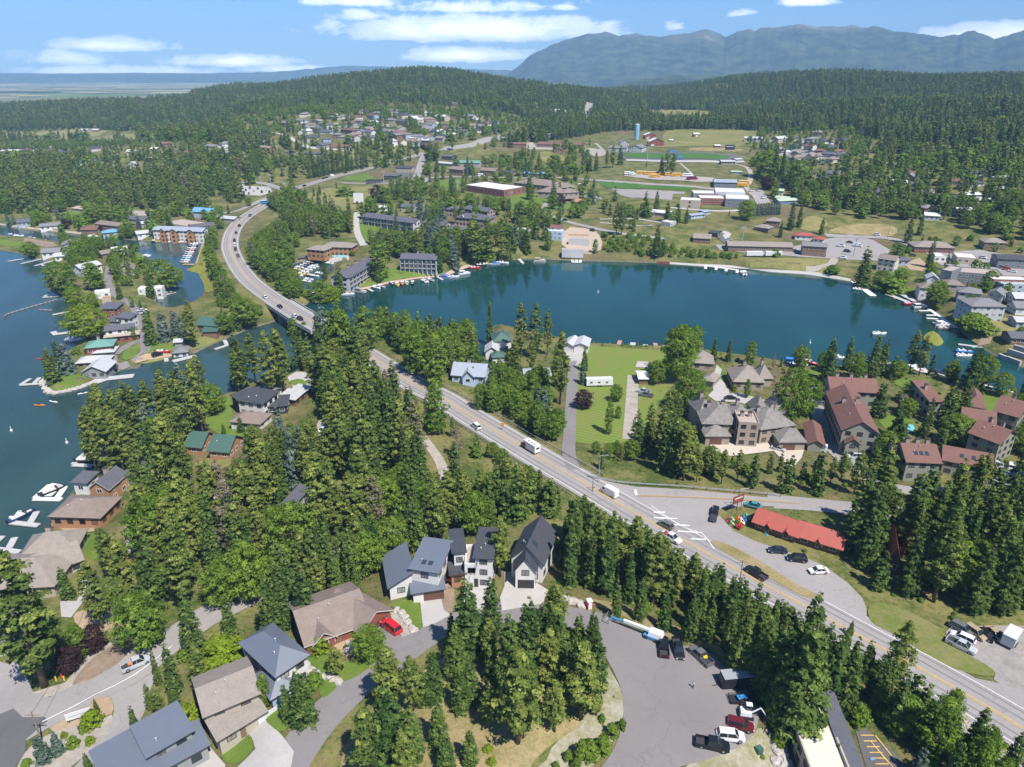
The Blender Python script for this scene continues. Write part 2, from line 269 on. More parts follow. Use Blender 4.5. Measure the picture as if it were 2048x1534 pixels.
# --- terrain mesh
def terrain_mat():
 m_=MATS.new('forest_floor'); m_.use_nodes=True; t=NT(m_.node_tree); b=t.n['Principled BSDF']; b.inputs['Roughness'].default_value=0.95; b.inputs['Specular IOR Level'].default_value=0.15
 g=t.add('ShaderNodeNewGeometry').outputs['Position']
 a=t.noise(g,0.012,5,0.6); c=t.noise(g,0.09,5,0.65); d=t.noise(g,0.9,4,0.7)
 grass=t.mix(t.ramp(t.math('ADD',t.math('MULTIPLY',c,0.6),t.math('MULTIPLY',d,0.4)),0.40,0.60),(0.060,0.090,0.018),(0.20,0.18,0.065))
 soil=t.mix(t.ramp(d,0.35,0.65),(0.21,0.155,0.10),(0.13,0.085,0.05))
 k=t.math('ADD',t.math('MULTIPLY',a,0.5),t.math('MULTIPLY',d,0.5))
 col=t.mix(t.ramp(k,0.5,0.60),grass,soil)
 mp=t.add('ShaderNodeMapping'); t.l.new(g,mp.inputs[0]); mp.inputs['Scale'].default_value=(0.00045,0.0011,1)
 vo=t.add('ShaderNodeTexVoronoi'); t.l.new(mp.outputs[0],vo.inputs['Vector']); vo.inputs['Scale'].default_value=2.4
 sepc=t.add('ShaderNodeSeparateColor'); t.l.new(vo.outputs['Color'],sepc.inputs[0])
 fld=t.mix(t.ramp(sepc.outputs[0],0.45,0.55),(0.15,0.19,0.06),(0.36,0.31,0.15))
 fld=t.mix(t.ramp(sepc.outputs[1],0.18,0.22),(0.022,0.036,0.016),fld)
 w2=t.noise(mp.outputs[0],5.0,5,0.6)
 fld=t.mix(t.ramp(w2,0.52,0.58),fld,(0.022,0.036,0.016))
 s=t.add('ShaderNodeSeparateXYZ'); t.l.new(g,s.inputs[0]); far=t.ramp(s.outputs[1],3300,3700)
 col=t.mix(far,col,fld)
 col=t.mix(t.math('MULTIPLY',t.ramp(s.outputs[2],0.7,0.25),t.math('SUBTRACT',1.0,far)),col,t.mix(t.ramp(d,0.4,0.6),(0.20,0.17,0.13),(0.09,0.09,0.07)))
 t.l.new(col,b.inputs['Base Color'])
 bm_=t.add('ShaderNodeBump'); bm_.inputs['Strength'].default_value=0.5; bm_.inputs['Distance'].default_value=0.4; t.l.new(d,bm_.inputs['Height']); t.l.new(bm_.outputs[0],b.inputs['Normal'])
 return m_
def grid_mesh(name,X,Y,Z,material,kind='structure'):
 na_,nd_=X.shape; me=bpy.data.meshes.new(name); me.vertices.add(na_*nd_)
 me.vertices.foreach_set('co',np.stack([X,Y,Z],-1).astype(np.float32).ravel())
 i=np.arange(na_-1)[:,None]*nd_+np.arange(nd_-1)[None,:]; q=np.stack([i,i+1,i+nd_+1,i+nd_],-1).reshape(-1,4)
 nf=len(q); me.loops.add(nf*4); me.loops.foreach_set('vertex_index',q[:,::-1].ravel().astype(np.int32)); me.polygons.add(nf); me.polygons.foreach_set('loop_start',np.arange(nf,dtype=np.int32)*4); me.polygons.foreach_set('loop_total',np.full(nf,4,np.int32))
 me.update(calc_edges=True); me.shade_smooth(); me.materials.append(material); o=bpy.data.objects.new(name,me); LINK(o); o['kind']=kind; return o
grid_mesh('ground',GX,GY,GZ,terrain_mat())
# --- water
def water_mat(name,deep,rough,bs,wave):
 m_=MATS.new(name); m_.use_nodes=True; t=NT(m_.node_tree); b=t.n['Principled BSDF']
 g=t.add('ShaderNodeNewGeometry').outputs['Position']; mp=t.add('ShaderNodeMapping'); t.l.new(g,mp.inputs[0]); mp.inputs['Rotation'].default_value=(0,0,0.7); mp.inputs['Scale'].default_value=(1,0.45,1)
 n1=t.noise(mp.outputs[0],wave,4,0.55); n0=t.noise(mp.outputs[0],0.014,5,0.6); n3=t.noise(mp.outputs[0],wave*0.16,3,0.5)
 b.inputs['Roughness'].default_value=rough; b.inputs['IOR'].default_value=1.33
 t.l.new(t.mix(t.ramp(n0,0.3,0.7),deep,tuple(c*1.7 for c in deep)),b.inputs['Base Color'])
 bm_=t.add('ShaderNodeBump'); bm_.inputs['Strength'].default_value=bs; bm_.inputs['Distance'].default_value=0.25; t.l.new(t.math('ADD',n1,t.math('MULTIPLY',n3,1.5)),bm_.inputs['Height']); t.l.new(bm_.outputs[0],b.inputs['Normal'])
 return m_
M_LAKE=water_mat('lake_water',(0.006,0.034,0.031),0.08,0.22,0.35); M_WEST=water_mat('open_lake_water',(0.020,0.042,0.040),0.10,0.5,0.28)
def water(name,poly,z,m_):
 vs=[(p[0],p[1],z) for p in poly]; return mesh(name,vs,[tuple(range(len(vs)))],m_)
_a,_b,_c=P(600,646)[:2],P(500,470)[:2],P(655,900)[:2]
_n=_b+(_b-_a)*2.2; _s=_c+(_c-_a)*0.5
tag(water('river_bay_water',[tuple(_s),(_s[0]+40,-60),(900,-60),(900,1000),tuple(_n),tuple(_b),tuple(_a),tuple(_c)],0.0,M_LAKE),kind='structure')
tag(water('west_lake_water',[tuple(_s),tuple(_c),tuple(_a),tuple(_b),tuple(_n),(-3500,900),(-3500,-60),(_s[0]+40,-60)],0.0,M_WEST),kind='structure')
# --- draped sheets (roads, lawns, car parks)
KEEP=[]      # world polygons where nothing grows
def world_poly(px): return np.array([G(a,b)[:2] for a,b in px])
def smooth_poly(poly,it=2):
 for _ in range(it):
  out=[]
  for i in range(len(poly)):
   a,b=poly[i],poly[(i+1)%len(poly)]; out+= [a*0.75+b*0.25,a*0.25+b*0.75]
  poly=np.array(out)
 return poly
def sheet(name,poly,material,layer=1,keep=True,sm=0,kind='structure',step=None):
 poly=np.array(poly)
 if sm: poly=smooth_poly(poly,sm)
 if keep: KEEP.append(poly)
 c=poly.mean(0); D=np.hypot(*c); step=step or max(1.2,D*0.010)
 bd=[]
 for i in range(len(poly)):
  a,b=poly[i],poly[(i+1)%len(poly)]; k=max(1,int(np.linalg.norm(b-a)/step)); bd+=[a+(b-a)*j/k for j in range(k)]
 bd=np.array(bd); lo,hi=bd.min(0),bd.max(0)
 gx,gy=np.meshgrid(np.arange(lo[0],hi[0],step),np.arange(lo[1],hi[1],step)); gx=gx.ravel(); gy=gy.ravel()
 m_=pip(bd,gx,gy); gx,gy=gx[m_],gy[m_]
 if len(gx):
  d,_=dist_poly(bd[::max(1,len(bd)//400)],gx,gy); k=d>step*0.45; gx,gy=gx[k],gy[k]
 vv=[Vector(p) for p in bd]+[Vector((a,b)) for a,b in zip(gx,gy)]
 r=delaunay_2d_cdt(vv,[],[list(range(len(bd)))],1,1e-5)
 xy=np.array([tuple(v) for v in r[0]]); off=0.05+0.045*layer+0.00022*D*layer
 z=H(xy[:,0],xy[:,1])+off
 o=mesh(name,np.c_[xy,z],[tuple(f) for f in r[2]],material,smooth=True); o['kind']=kind; return o
def ribbon_xy(pts,w0,w1):
 pts=np.asarray(pts)[:,:2]; t=np.gradient(pts,axis=0); t/=np.linalg.norm(t,axis=1)[:,None]+1e-9; n=np.c_[-t[:,1],t[:,0]]
 return pts+n*w0,pts+n*w1
def ribbon(name,pts,w0,w1,material,layer=1,keep=True,z=None,cols=4,kind='structure',parent=None):
 pts=np.asarray(pts); rows=[]
 for k in range(cols+1):
  a,_=ribbon_xy(pts,w0+(w1-w0)*k/cols,0); rows.append(a)
 n=len(pts); V=[]; 
 for k,a in enumerate(rows):
  D=np.hypot(a[:,0],a[:,1])
  zz=(H(a[:,0],a[:,1])+0.05+0.045*layer+0.00022*D*layer) if z is None else z+0.03*layer+0.00004*D*layer
  V+= [tuple(p) for p in np.c_[a,zz]]
 F=[(k*n+i,k*n+i+1,(k+1)*n+i+1,(k+1)*n+i) for k in range(cols) for i in range(n-1)]
 if w1>w0: F=[f[::-1] for f in F]
 if keep: KEEP.append(np.r_[rows[0],rows[-1][::-1]])
 o=mesh(name,V,F,material,parent,smooth=True)
 if parent is None: o['kind']=kind
 return o
def road_px(name,px,w,material,layer=1,step=4):
 c=dense([np.r_[G(a,b)[:2],0] for a,b in px],step); return ribbon(name,c,-w/2,w/2,material,layer)
M_ASPH=mat('asphalt',(0.285,0.262,0.245),0.9,amt=0.09,scale=0.08,s2=1.3)
M_ASPHN=mat('new_asphalt',(0.20,0.182,0.175),0.9,amt=0.06,scale=0.06,s2=0.8)
M_ASPHD=mat('dark_asphalt',(0.11,0.105,0.105),0.85,amt=0.1,scale=0.1,s2=1.2)
M_CONC=mat('concrete',(0.40,0.375,0.345),0.85,amt=0.07,scale=0.3,s2=2)
M_GRAV=mat('gravel',(0.34,0.30,0.25),0.95,amt=0.22,scale=0.4,s2=3)
M_DIRT=mat('brown_dirt',(0.25,0.18,0.125),0.95,amt=0.25,scale=0.25,s2=1.5)
M_TAN=mat('tan_mulch',(0.36,0.26,0.16),0.95,amt=0.12,scale=0.5,s2=3)
M_LAWN=mat('lawn_grass',(0.080,0.145,0.018),0.9,col2=(0.145,0.195,0.032),scale=0.12,s2=1.6,spec=0.2)
M_FIELD=mat('field_grass',(0.12,0.15,0.035),0.95,col2=(0.27,0.225,0.095),scale=0.03,s2=0.4,spec=0.1)
M_DRY=mat('dry_grass',(0.36,0.27,0.15),0.95,col2=(0.165,0.155,0.05),scale=0.13,s2=1.8,spec=0.1)
M_SLOPE=mat('mossy_scree',(0.36,0.33,0.27),0.95,col2=(0.20,0.19,0.08),scale=0.25,s2=1.4,bump=0.6,spec=0.1)
M_TURF=mat('sports_turf',(0.06,0.14,0.028),0.9,amt=0.08,scale=0.1,spec=0.1)
M_REED=mat('reed_grass',(0.16,0.19,0.03),0.95,col2=(0.24,0.22,0.05),scale=0.3,s2=2,spec=0.1)
M_WLINE=mat('white_road_paint',(0.72,0.72,0.70),0.7,amt=0.12,scale=1.5)
M_YLINE=mat('yellow_road_paint',(0.62,0.40,0.12),0.7,amt=0.12,scale=1.5)
M_TRACK=mat('wheel_worn_asphalt',(0.20,0.187,0.18),0.85,amt=0.1,scale=0.2)
def stripe_mat():
 m_=MATS.new('mown_lawn'); m_.use_nodes=True; t=NT(m_.node_tree); b=t.n['Principled BSDF']; b.inputs['Roughness'].default_value=0.9; b.inputs['Specular IOR Level'].default_value=0.2
 g=t.add('ShaderNodeNewGeometry').outputs['Position']; mp=t.add('ShaderNodeMapping'); t.l.new(g,mp.inputs[0]); mp.inputs['Rotation'].default_value=(0,0,R(-62)); w=t.add('ShaderNodeTexWave'); t.l.new(mp.outputs[0],w.inputs[0]); w.inputs['Scale'].default_value=0.16; w.inputs['Distortion'].default_value=0.4
 n=t.noise(g,0.12,4,0.6); a=t.mix(t.ramp(w.outputs['Fac'],0.3,0.7),(0.12,0.18,0.028),(0.17,0.225,0.04)); t.l.new(t.mix(t.ramp(n,0.35,0.75),a,(0.18,0.185,0.05)),b.inputs['Base Color']); return m_
M_MOWN=stripe_mat()
def crack(m_,sc=0.07,w=0.006,k=0.25):
 t=NT(m_.node_tree); b=t.n['Principled BSDF']; g=t.add('ShaderNodeNewGeometry').outputs['Position']; n=t.add('ShaderNodeTexNoise'); t.l.new(g,n.inputs[0]); n.inputs['Scale'].default_value=0.35
 v=t.add('ShaderNodeVectorMath',operation='ADD'); t.l.new(g,v.inputs[0]); s=t.add('ShaderNodeVectorMath',operation='SCALE'); t.l.new(n.outputs['Color'],s.inputs[0]); s.inputs['Scale'].default_value=4.0; t.l.new(s.outputs[0],v.inputs[1])
 vo=t.add('ShaderNodeTexVoronoi',feature='DISTANCE_TO_EDGE'); t.l.new(v.outputs[0],vo.inputs['Vector']); vo.inputs['Scale'].default_value=sc
 f=t.math('MULTIPLY',t.ramp(vo.outputs['Distance'],w,w*0.4),k); st=t.ramp(t.noise(g,0.16,5,0.7),0.60,0.72); src=b.inputs['Base Color'].links[0].from_socket
 c=t.mix(t.math('MULTIPLY',st,0.22),src,(0.12,0.11,0.105)); t.l.new(t.mix(f,c,(0.06,0.055,0.055)),b.inputs['Base Color'])
for q in (M_ASPH,M_ASPHN): crack(q)
# --- buildings
def roofmat(name,col,ribs=False,rough=0.8,amt=0.13):
 m_=mat(name,col,rough,amt=amt,scale=0.7,s2=4.0)
 t=NT(m_.node_tree); tc=t.add('ShaderNodeTexCoord'); b=t.n['Principled BSDF']
 if ribs:
  w=t.add('ShaderNodeTexWave',wave_type='BANDS',bands_direction='X'); t.l.new(tc.outputs['Object'],w.inputs[0]); w.inputs['Scale'].default_value=1.1; f=t.math('POWER',w.outputs['Fac'],10.0); bs=0.5
  src=b.inputs['Base Color'].links[0].from_socket; t.l.new(t.mix(t.math('MULTIPLY',f,0.16),src,tuple(min(1,c*1.8+0.06) for c in col)),b.inputs['Base Color'])
 else:
  w=t.add('ShaderNodeTexBrick'); t.l.new(tc.outputs['Object'],w.inputs[0]); w.inputs['Scale'].default_value=1.6; w.inputs['Color1'].default_value=(1,1,1,1); w.inputs['Color2'].default_value=(.72,.72,.72,1); w.inputs['Mortar'].default_value=(.6,.6,.6,1); w.inputs['Mortar Size'].default_value=0.01
  src=b.inputs['Base Color'].links[0].from_socket; t.l.new(t.mix(0.45,src,t.mix(1.0,src,w.outputs[0],'MULTIPLY')),b.inputs['Base Color'])
 return m_
RM={'brown':roofmat('brown_shingle',(0.235,0.18,0.15)),'tan':roofmat('tan_shingle',(0.27,0.23,0.195)),'char':roofmat('charcoal_shingle',(0.055,0.058,0.068)),'grey':roofmat('grey_shingle',(0.20,0.195,0.195)),
 'metal':roofmat('blue_grey_metal',(0.125,0.142,0.175),True,0.45,0.04),'metalL':roofmat('light_blue_metal',(0.30,0.33,0.38),True,0.45,0.06),'green':roofmat('green_metal',(0.055,0.115,0.09),True,0.5,0.08),'teal':roofmat('weathered_teal_metal',(0.13,0.27,0.22),True,0.6,0.1),'red':roofmat('bright_red_metal',(0.36,0.085,0.058),True,0.5,0.05),'dred':roofmat('dull_red_metal',(0.42,0.09,0.08),True,0.6,0.1),
 'redbrown':roofmat('reddish_brown_shingle',(0.185,0.090,0.068)),'white':roofmat('white_membrane',(0.66,0.66,0.65),False,0.7,0.05),'blue':roofmat('sky_blue_metal',(0.14,0.32,0.55),True,0.5,0.05),'cedar':roofmat('weathered_shake',(0.225,0.205,0.185),False,0.9,0.25),'greyW':roofmat('pale_grey_metal',(0.42,0.42,0.42),True,0.6,0.08),'tile':roofmat('orange_tile',(0.42,0.20,0.11)),'cream':roofmat('cream_membrane',(0.68,0.60,0.49),False,0.75,0.04),'slate':roofmat('dark_slate_blue_shingle',(0.105,0.105,0.125)),'gravelr':roofmat('pinkish_gravel_roof',(0.42,0.34,0.28),False,0.9,0.08),'lgreen':roofmat('pale_green_roof',(0.38,0.45,0.33),True,0.7,0.08)}
WMC={'white':(0.66,0.64,0.61),'grey':(0.27,0.27,0.26),'tanw':(0.42,0.36,0.28),'brownw':(0.20,0.115,0.07),'redw':(0.24,0.075,0.05),'sage':(0.27,0.275,0.22),'blueg':(0.33,0.40,0.45),'cedarw':(0.38,0.20,0.10),'stone':(0.33,0.27,0.22),'dark':(0.035,0.036,0.042),'cream':(0.62,0.55,0.45),'blue':(0.13,0.22,0.36),'lgrey':(0.48,0.48,0.47),'brick':(0.22,0.10,0.075),'slatew':(0.17,0.19,0.20),'ltblue':(0.40,0.50,0.62)}
WM={k:mat(k+'_wall',v,0.85,amt=0.08,scale=0.5,s2=5) for k,v in WMC.items()}
M_GLASS=mat('window_glass',(0.035,0.05,0.065),0.08,spec=0.8); M_FRAME=mat('white_window_frame',(0.66,0.66,0.64),0.6); M_DFRAME=mat('dark_window_frame',(0.04,0.04,0.045),0.6)
M_TRIM=mat('white_fascia',(0.62,0.60,0.57),0.6); M_DTRIM=mat('dark_fascia',(0.06,0.05,0.045),0.6); M_DECK=mat('deck_boards',(0.36,0.24,0.15),0.8,amt=0.15,scale=1.5); M_STONEC=mat('chimney_stone',(0.36,0.29,0.25),0.9,amt=0.25,scale=2); M_GARAGE=mat('brown_garage_door',(0.13,0.06,0.04),0.6,amt=0.05,scale=1); M_WGAR=mat('white_garage_door',(0.62,0.62,0.6),0.6); M_DGAR=mat('black_garage_door',(0.03,0.03,0.033),0.5); M_PIPE=mat('vent_metal',(0.5,0.5,0.5),0.4,0.3)
M_RAILM=mat('dark_metal_rail',(0.05,0.05,0.055),0.5,0.5); M_WOODW=mat('weathered_wood',(0.34,0.31,0.27),0.85,amt=0.15,scale=1.5,s2=8); M_POOL=mat('pool_water',(0.16,0.55,0.66),0.1); M_ROCK=mat('granite_boulder',(0.42,0.38,0.34),0.9,amt=0.3,scale=0.8,s2=4,bump=0.5)
def win_mesh(name,fm):
 mb=MB(); mb.box((0,0.02,0),(1,0.04,1),m=0); 
 for (x,z,w,h) in ((0,0.5,1.12,0.07),(0,-0.5,1.12,0.07),(-0.53,0,0.07,0.94),(0.53,0,0.07,0.94),(0,0,0.04,0.93)): mb.box((x,-0.035,z),(w,0.075,h),m=1)
 o=mb.build(name,[M_GLASS,fm]); me=o.data; bpy.data.objects.remove(o); return me
WIN={'w':win_mesh('window',M_FRAME),'d':win_mesh('window',M_DFRAME)}
def gar_mesh(m_):
 mb=MB(); 
 for k in range(4): mb.box((0,-0.03,-0.375+k*0.25),(1,0.05,0.235))
 mb.box((0,0.01,0),(1.0,0.02,1.0)); o=mb.build('garage_door',[m_]); me=o.data; bpy.data.objects.remove(o); return me
GAR={'b':gar_mesh(M_GARAGE),'w':gar_mesh(M_WGAR),'d':gar_mesh(M_DGAR)}
def door_mesh():
 mb=MB(); mb.box((0,-0.02,0),(1,0.05,1)); mb.box((0.38,-0.06,0),(0.06,0.06,0.08),m=1); o=mb.build('door',[WM['brownw'],M_PIPE]); me=o.data; bpy.data.objects.remove(o); return me
DOORM=door_mesh()
def put(me,name,parent,loc,rz,sc):
 o=bpy.data.objects.new(name,me); LINK(o); o.parent=parent; o.location=loc; o.rotation_euler=(0,0,rz); o.scale=sc; return o
def roof_height(kind,u,v,Wd,Dp,rise):
 if kind=='g': return rise*(1-abs(v-Dp/2)/(Dp/2))
 if kind=='G': return rise*(1-abs(u-Wd/2)/(Wd/2))
 if kind=='s': return rise*v/Dp
 if kind=='S': return rise*(1-v/Dp)
 if kind=='r': return rise*u/Wd
 if kind=='l': return rise*(1-u/Wd)
 return 0
def block(root,O,rz,Wd,Dp,h,kind,rise,rm,wm,win='w',floors=None,ov=0.55,z0=-1.5,sides='FRL',garage=None,trim=None,door=False,skip=0,chim=0,wrow=3.0,part=True,vents=0,skyl=0):
 cr,sr=math.cos(rz),math.sin(rz)
 def L(u,v,z): return (O[0]+u*cr-v*sr,O[1]+u*sr+v*cr,O[2]+z)
 mb=MB(); t=0.22
 rh=lambda u,v: roof_height(kind,u,v,Wd,Dp,rise)
 c=[(0,0),(Wd,0),(Wd,Dp),(0,Dp)]
 if kind=='g': ring=[(0,0),(Wd,0),(Wd,Dp/2),(Wd,Dp),(0,Dp),(0,Dp/2)]
 elif kind=='G': ring=[(0,0),(Wd/2,0),(Wd,0),(Wd,Dp),(Wd/2,Dp),(0,Dp)]
 else: ring=c
 n=len(ring); hw=h+(0.45 if kind=='f' else 0)
 vs=[L(u,v,z0) for u,v in ring]+[L(u,v,hw+rh(u,v)-(0 if kind in 'f' else 0.12)) for u,v in ring]
 fs=[(i,(i+1)%n,n+(i+1)%n,n+i) for i in range(n)]
 if kind=='f':
  b=0.3; inn=[(b,b),(Wd-b,b),(Wd-b,Dp-b),(b,Dp-b)]; vs+=[L(u,v,hw) for u,v in inn]+[L(u,v,h) for u,v in inn]
  fs+=[(4+i,4+(i+1)%4,8+(i+1)%4,8+i) for i in range(4)]+[(8+i,8+(i+1)%4,12+(i+1)%4,12+i) for i in range(4)]
 mb.add(vs,fs); mb.build('wall',[WM[wm]],root)
 rb=MB(); tm=trim or M_DTRIM
 def slab(pts):
  n=len(pts); top=[L(*p) for p in pts]; bot=[L(p[0],p[1],p[2]-t) for p in pts]
  rb.add(top+bot,[tuple(range(n))]); b=len(rb.v)-2*n
  rb.f.append(tuple(b+n+i for i in reversed(range(n)))); rb.m.append(1)
  for i in range(n): rb.f.append((b+n+i,b+n+(i+1)%n,b+(i+1)%n,b+i)); rb.m.append(1)
 if kind=='f': rb.add([L(u,v,h+0.05) for u,v in inn],[(0,1,2,3)])
 elif kind=='g':
  e=-ov*rise/(Dp/2); slab([(-ov,-ov,h+e),(Wd+ov,-ov,h+e),(Wd+ov,Dp/2,h+rise),(-ov,Dp/2,h+rise)]); slab([(-ov,Dp/2,h+rise),(Wd+ov,Dp/2,h+rise),(Wd+ov,Dp+ov,h+e),(-ov,Dp+ov,h+e)])
 elif kind=='G':
  e=-ov*rise/(Wd/2); slab([(-ov,-ov,h+e),(Wd/2,-ov,h+rise),(Wd/2,Dp+ov,h+rise),(-ov,Dp+ov,h+e)]); slab([(Wd/2,-ov,h+rise),(Wd+ov,-ov,h+e),(Wd+ov,Dp+ov,h+e),(Wd/2,Dp+ov,h+rise)])
 elif kind=='h':
  m_=min(Wd,Dp)/2+ov; e=h-0.1; A=[(-ov,-ov,e),(Wd+ov,-ov,e),(Wd+ov,Dp+ov,e),(-ov,Dp+ov,e)]
  if Wd>=Dp: r1,r2=(-ov+m_,Dp/2,e+rise),(Wd+ov-m_,Dp/2,e+rise)
  else: r1,r2=(Wd/2,-ov+m_,e+rise),(Wd/2,Dp+ov-m_,e+rise)
  V=[L(*p) for p in A+[r1,r2]]+[L(p[0],p[1],p[2]-t) for p in A]
  F=[(0,1,5,4),(1,2,5),(2,3,4,5),(3,0,4)] if Wd>=Dp else [(0,1,4),(1,2,5,4),(2,3,5),(3,0,4,5)]
  rb.add(V,F); b=len(rb.v)-10
  for i in range(4): rb.f.append((b+6+i,b+6+(i+1)%4,b+(i+1)%4,b+i)); rb.m.append(1)
  rb.f.append((b+9,b+8,b+7,b+6)); rb.m.append(1)
 else:
  pts=[(-ov,-ov),(Wd+ov,-ov),(Wd+ov,Dp+ov),(-ov,Dp+ov)]; slab([(u,v,h+roof_height(kind,u,v,Wd,Dp,rise)) for u,v in pts])
 ro=rb.build('roof',[RM[rm],tm],root)
 def rz_(u,v):
  if kind=='h':
   m_=min(Wd,Dp)/2+ov; d=min(u+ov,Wd+ov-u,v+ov,Dp+ov-v); return rise*min(1,d/m_)-0.1
  return rh(u,v)
 for k in range(chim):
  u=Wd*(k+1)/(chim+1)+0.2*Wd*(((k*7)%3)-1)*0.3; v=Dp*0.58; cb=MB(); x,y,z=L(u,v,h+rz_(u,v)); cb.box((x,y,z+0.5),(1.1,1.0,2.4),rz); cb.box((x,y,z+1.78),(1.3,1.2,0.18),rz,m=1); cb.cyl((x,y,z+1.8),(x,y,z+2.2),0.2,n=6,m=1); cb.build('chimney',[M_STONEC,M_DTRIM],root)
 for k in range(vents):
  u=Wd*(0.2+0.6*((k*0.37+0.13)%1)); v=Dp*(0.25+0.15*(k%3)); x,y,z=L(u,v,h+rz_(u,v)); vb=MB(); vb.cyl((x,y,z-0.1),(x,y,z+0.55),0.11,n=6); vb.cyl((x,y,z+0.55),(x,y,z+0.7),0.2,0.08,n=6); vb.build('roof_vent',[M_PIPE],root)
 for k in range(skyl):
  u=Wd*(0.25+0.5*(k+0.5)/skyl); v=Dp*0.22; du=0.5; 
  pts=[(u-du,v-0.6),(u+du,v-0.6),(u+du,v+0.6),(u-du,v+0.6)]; sb=MB(); sb.add([L(a,b,h+rz_(a,b)+0.14) for a,b in pts]+[L(a,b,h+rz_(a,b)-0.05) for a,b in pts],[(0,1,2,3),(0,4,5,1),(1,5,6,2),(2,6,7,3),(3,7,4,0)]); sb.build('skylight',[M_GLASS],root)
 if garage:
  x,y,zz=L(garage[0],0,1.25); put(GAR[garage[2]],'garage_door',root,(x,y,zz),rz,(garage[1],1,2.4))
 if not win: return ro
 fl=floors or max(1,int(round(h/3.0))); fh=h/fl; nwin=0
 faces=[]
 if 'F' in sides: faces.append((0,0,1,0,Wd,0))
 if 'R' in sides: faces.append((Wd,0,0,1,Dp,R(90)))
 if 'L' in sides: faces.append((0,Dp,0,-1,Dp,R(-90)))
 if 'B' in sides: faces.append((Wd,Dp,-1,0,Wd,R(180)))
 for (u0,v0,du,dv,Ln,ra) in faces:
  k=max(1,int(Ln/wrow)); 
  for f in range(fl):
   for i in range(k):
    s=Ln*(i+0.5)/k
    if garage and (du==1) and f==0 and abs(s-garage[0])<garage[1]/2+0.6: continue
    if door and du==1 and f==0 and i==k//2: continue
    if skip and (i*7+f*3)%skip==0: continue
    wv=min(1.5,Ln/k*0.55); z=f*fh+fh*0.56; x,y,zz=L(u0+du*s,v0+dv*s,z)
    put(WIN[win],'window',root,(x,y,zz),rz+ra,(wv,1,min(1.35,fh*0.5))); nwin+=1
 if door:
  x,y,zz=L(Wd*0.5,0,1.05); put(DOORM,'door',root,(x,y,zz),rz,(1.0,1,2.1))
 return ro
BPOLY=[]
def frame_from(A,B,h,base=None):
 a=G(A[0],A[1],h) if base is None else P(A[0],A[1],base+h); b=G(B[0],B[1],h) if base is None else P(B[0],B[1],base+h)
 za=(a[2]+b[2])/2-h if base is None else base
 a=P(A[0],A[1],za+h); b=P(B[0],B[1],za+h)
 rz=math.atan2(b[1]-a[1],b[0]-a[0]); return a,b,za,rz
def house(A,B,Dp,h,kind,rise,rm,wm,label,group='houses',cat='house',name='house',base=None,extra=(),**k):
 a,b,z,rz=frame_from(A,B,h,base); Wd=math.hypot(b[0]-a[0],b[1]-a[1]); root=empty(name,(a[0],a[1],z),rz,label,cat,group)
 k.setdefault('sides','FRL')
 block(root,(0,0,0),0,Wd,Dp,h,kind,rise,rm,wm,**k)
 def fp(u0,v0,w,d):
  c,s=math.cos(rz),math.sin(rz); return np.array([(a[0]+u*c-v*s,a[1]+u*s+v*c) for u,v in ((u0,v0),(u0+w,v0),(u0+w,v0+d),(u0,v0+d))])
 KEEP.append(fp(0,0,Wd,Dp)); 
 for e in extra:
  o=dict(e[9]) if len(e)>9 else {}; u=e[0]*Wd if isinstance(e[0],float) and abs(e[0])<=1.0001 else e[0]; w=e[2]*Wd if isinstance(e[2],float) and e[2]<=1.0001 else e[2]
  o.setdefault('win',k.get('win','w')); ru=o.pop('ru',0); ze=o.pop('ze',0)
  block(root,(u,e[1],ze),ru,w,e[3],e[4],e[5],e[6],e[7],e[8],**o); KEEP.append(fp(u,e[1],w,e[3]))
 root['w']=Wd; return root
def local(root,u,v,z=0):
 rz=root.rotation_euler[2]; c,s=math.cos(rz),math.sin(rz); l=root.location; return (l[0]+u*c-v*s,l[1]+u*s+v*c,l[2]+z)
def rail(root,pts,z,hh=1.0,name='railing',m_=None):
 mb=MB()
 for i in range(len(pts)-1):
  a,b=Vector((*pts[i],z)),Vector((*pts[i+1],z)); n=max(1,int((b-a).length/1.4))
  for j in range(n+1):
   p=a.lerp(b,j/n); mb.cyl(p,p+Vector((0,0,hh)),0.045,n=4)
  for q in (0.5,1.0): mb.cyl(a+Vector((0,0,hh*q)),b+Vector((0,0,hh*q)),0.035,n=4)
 return mb.build(name,[m_ or M_RAILM],root)
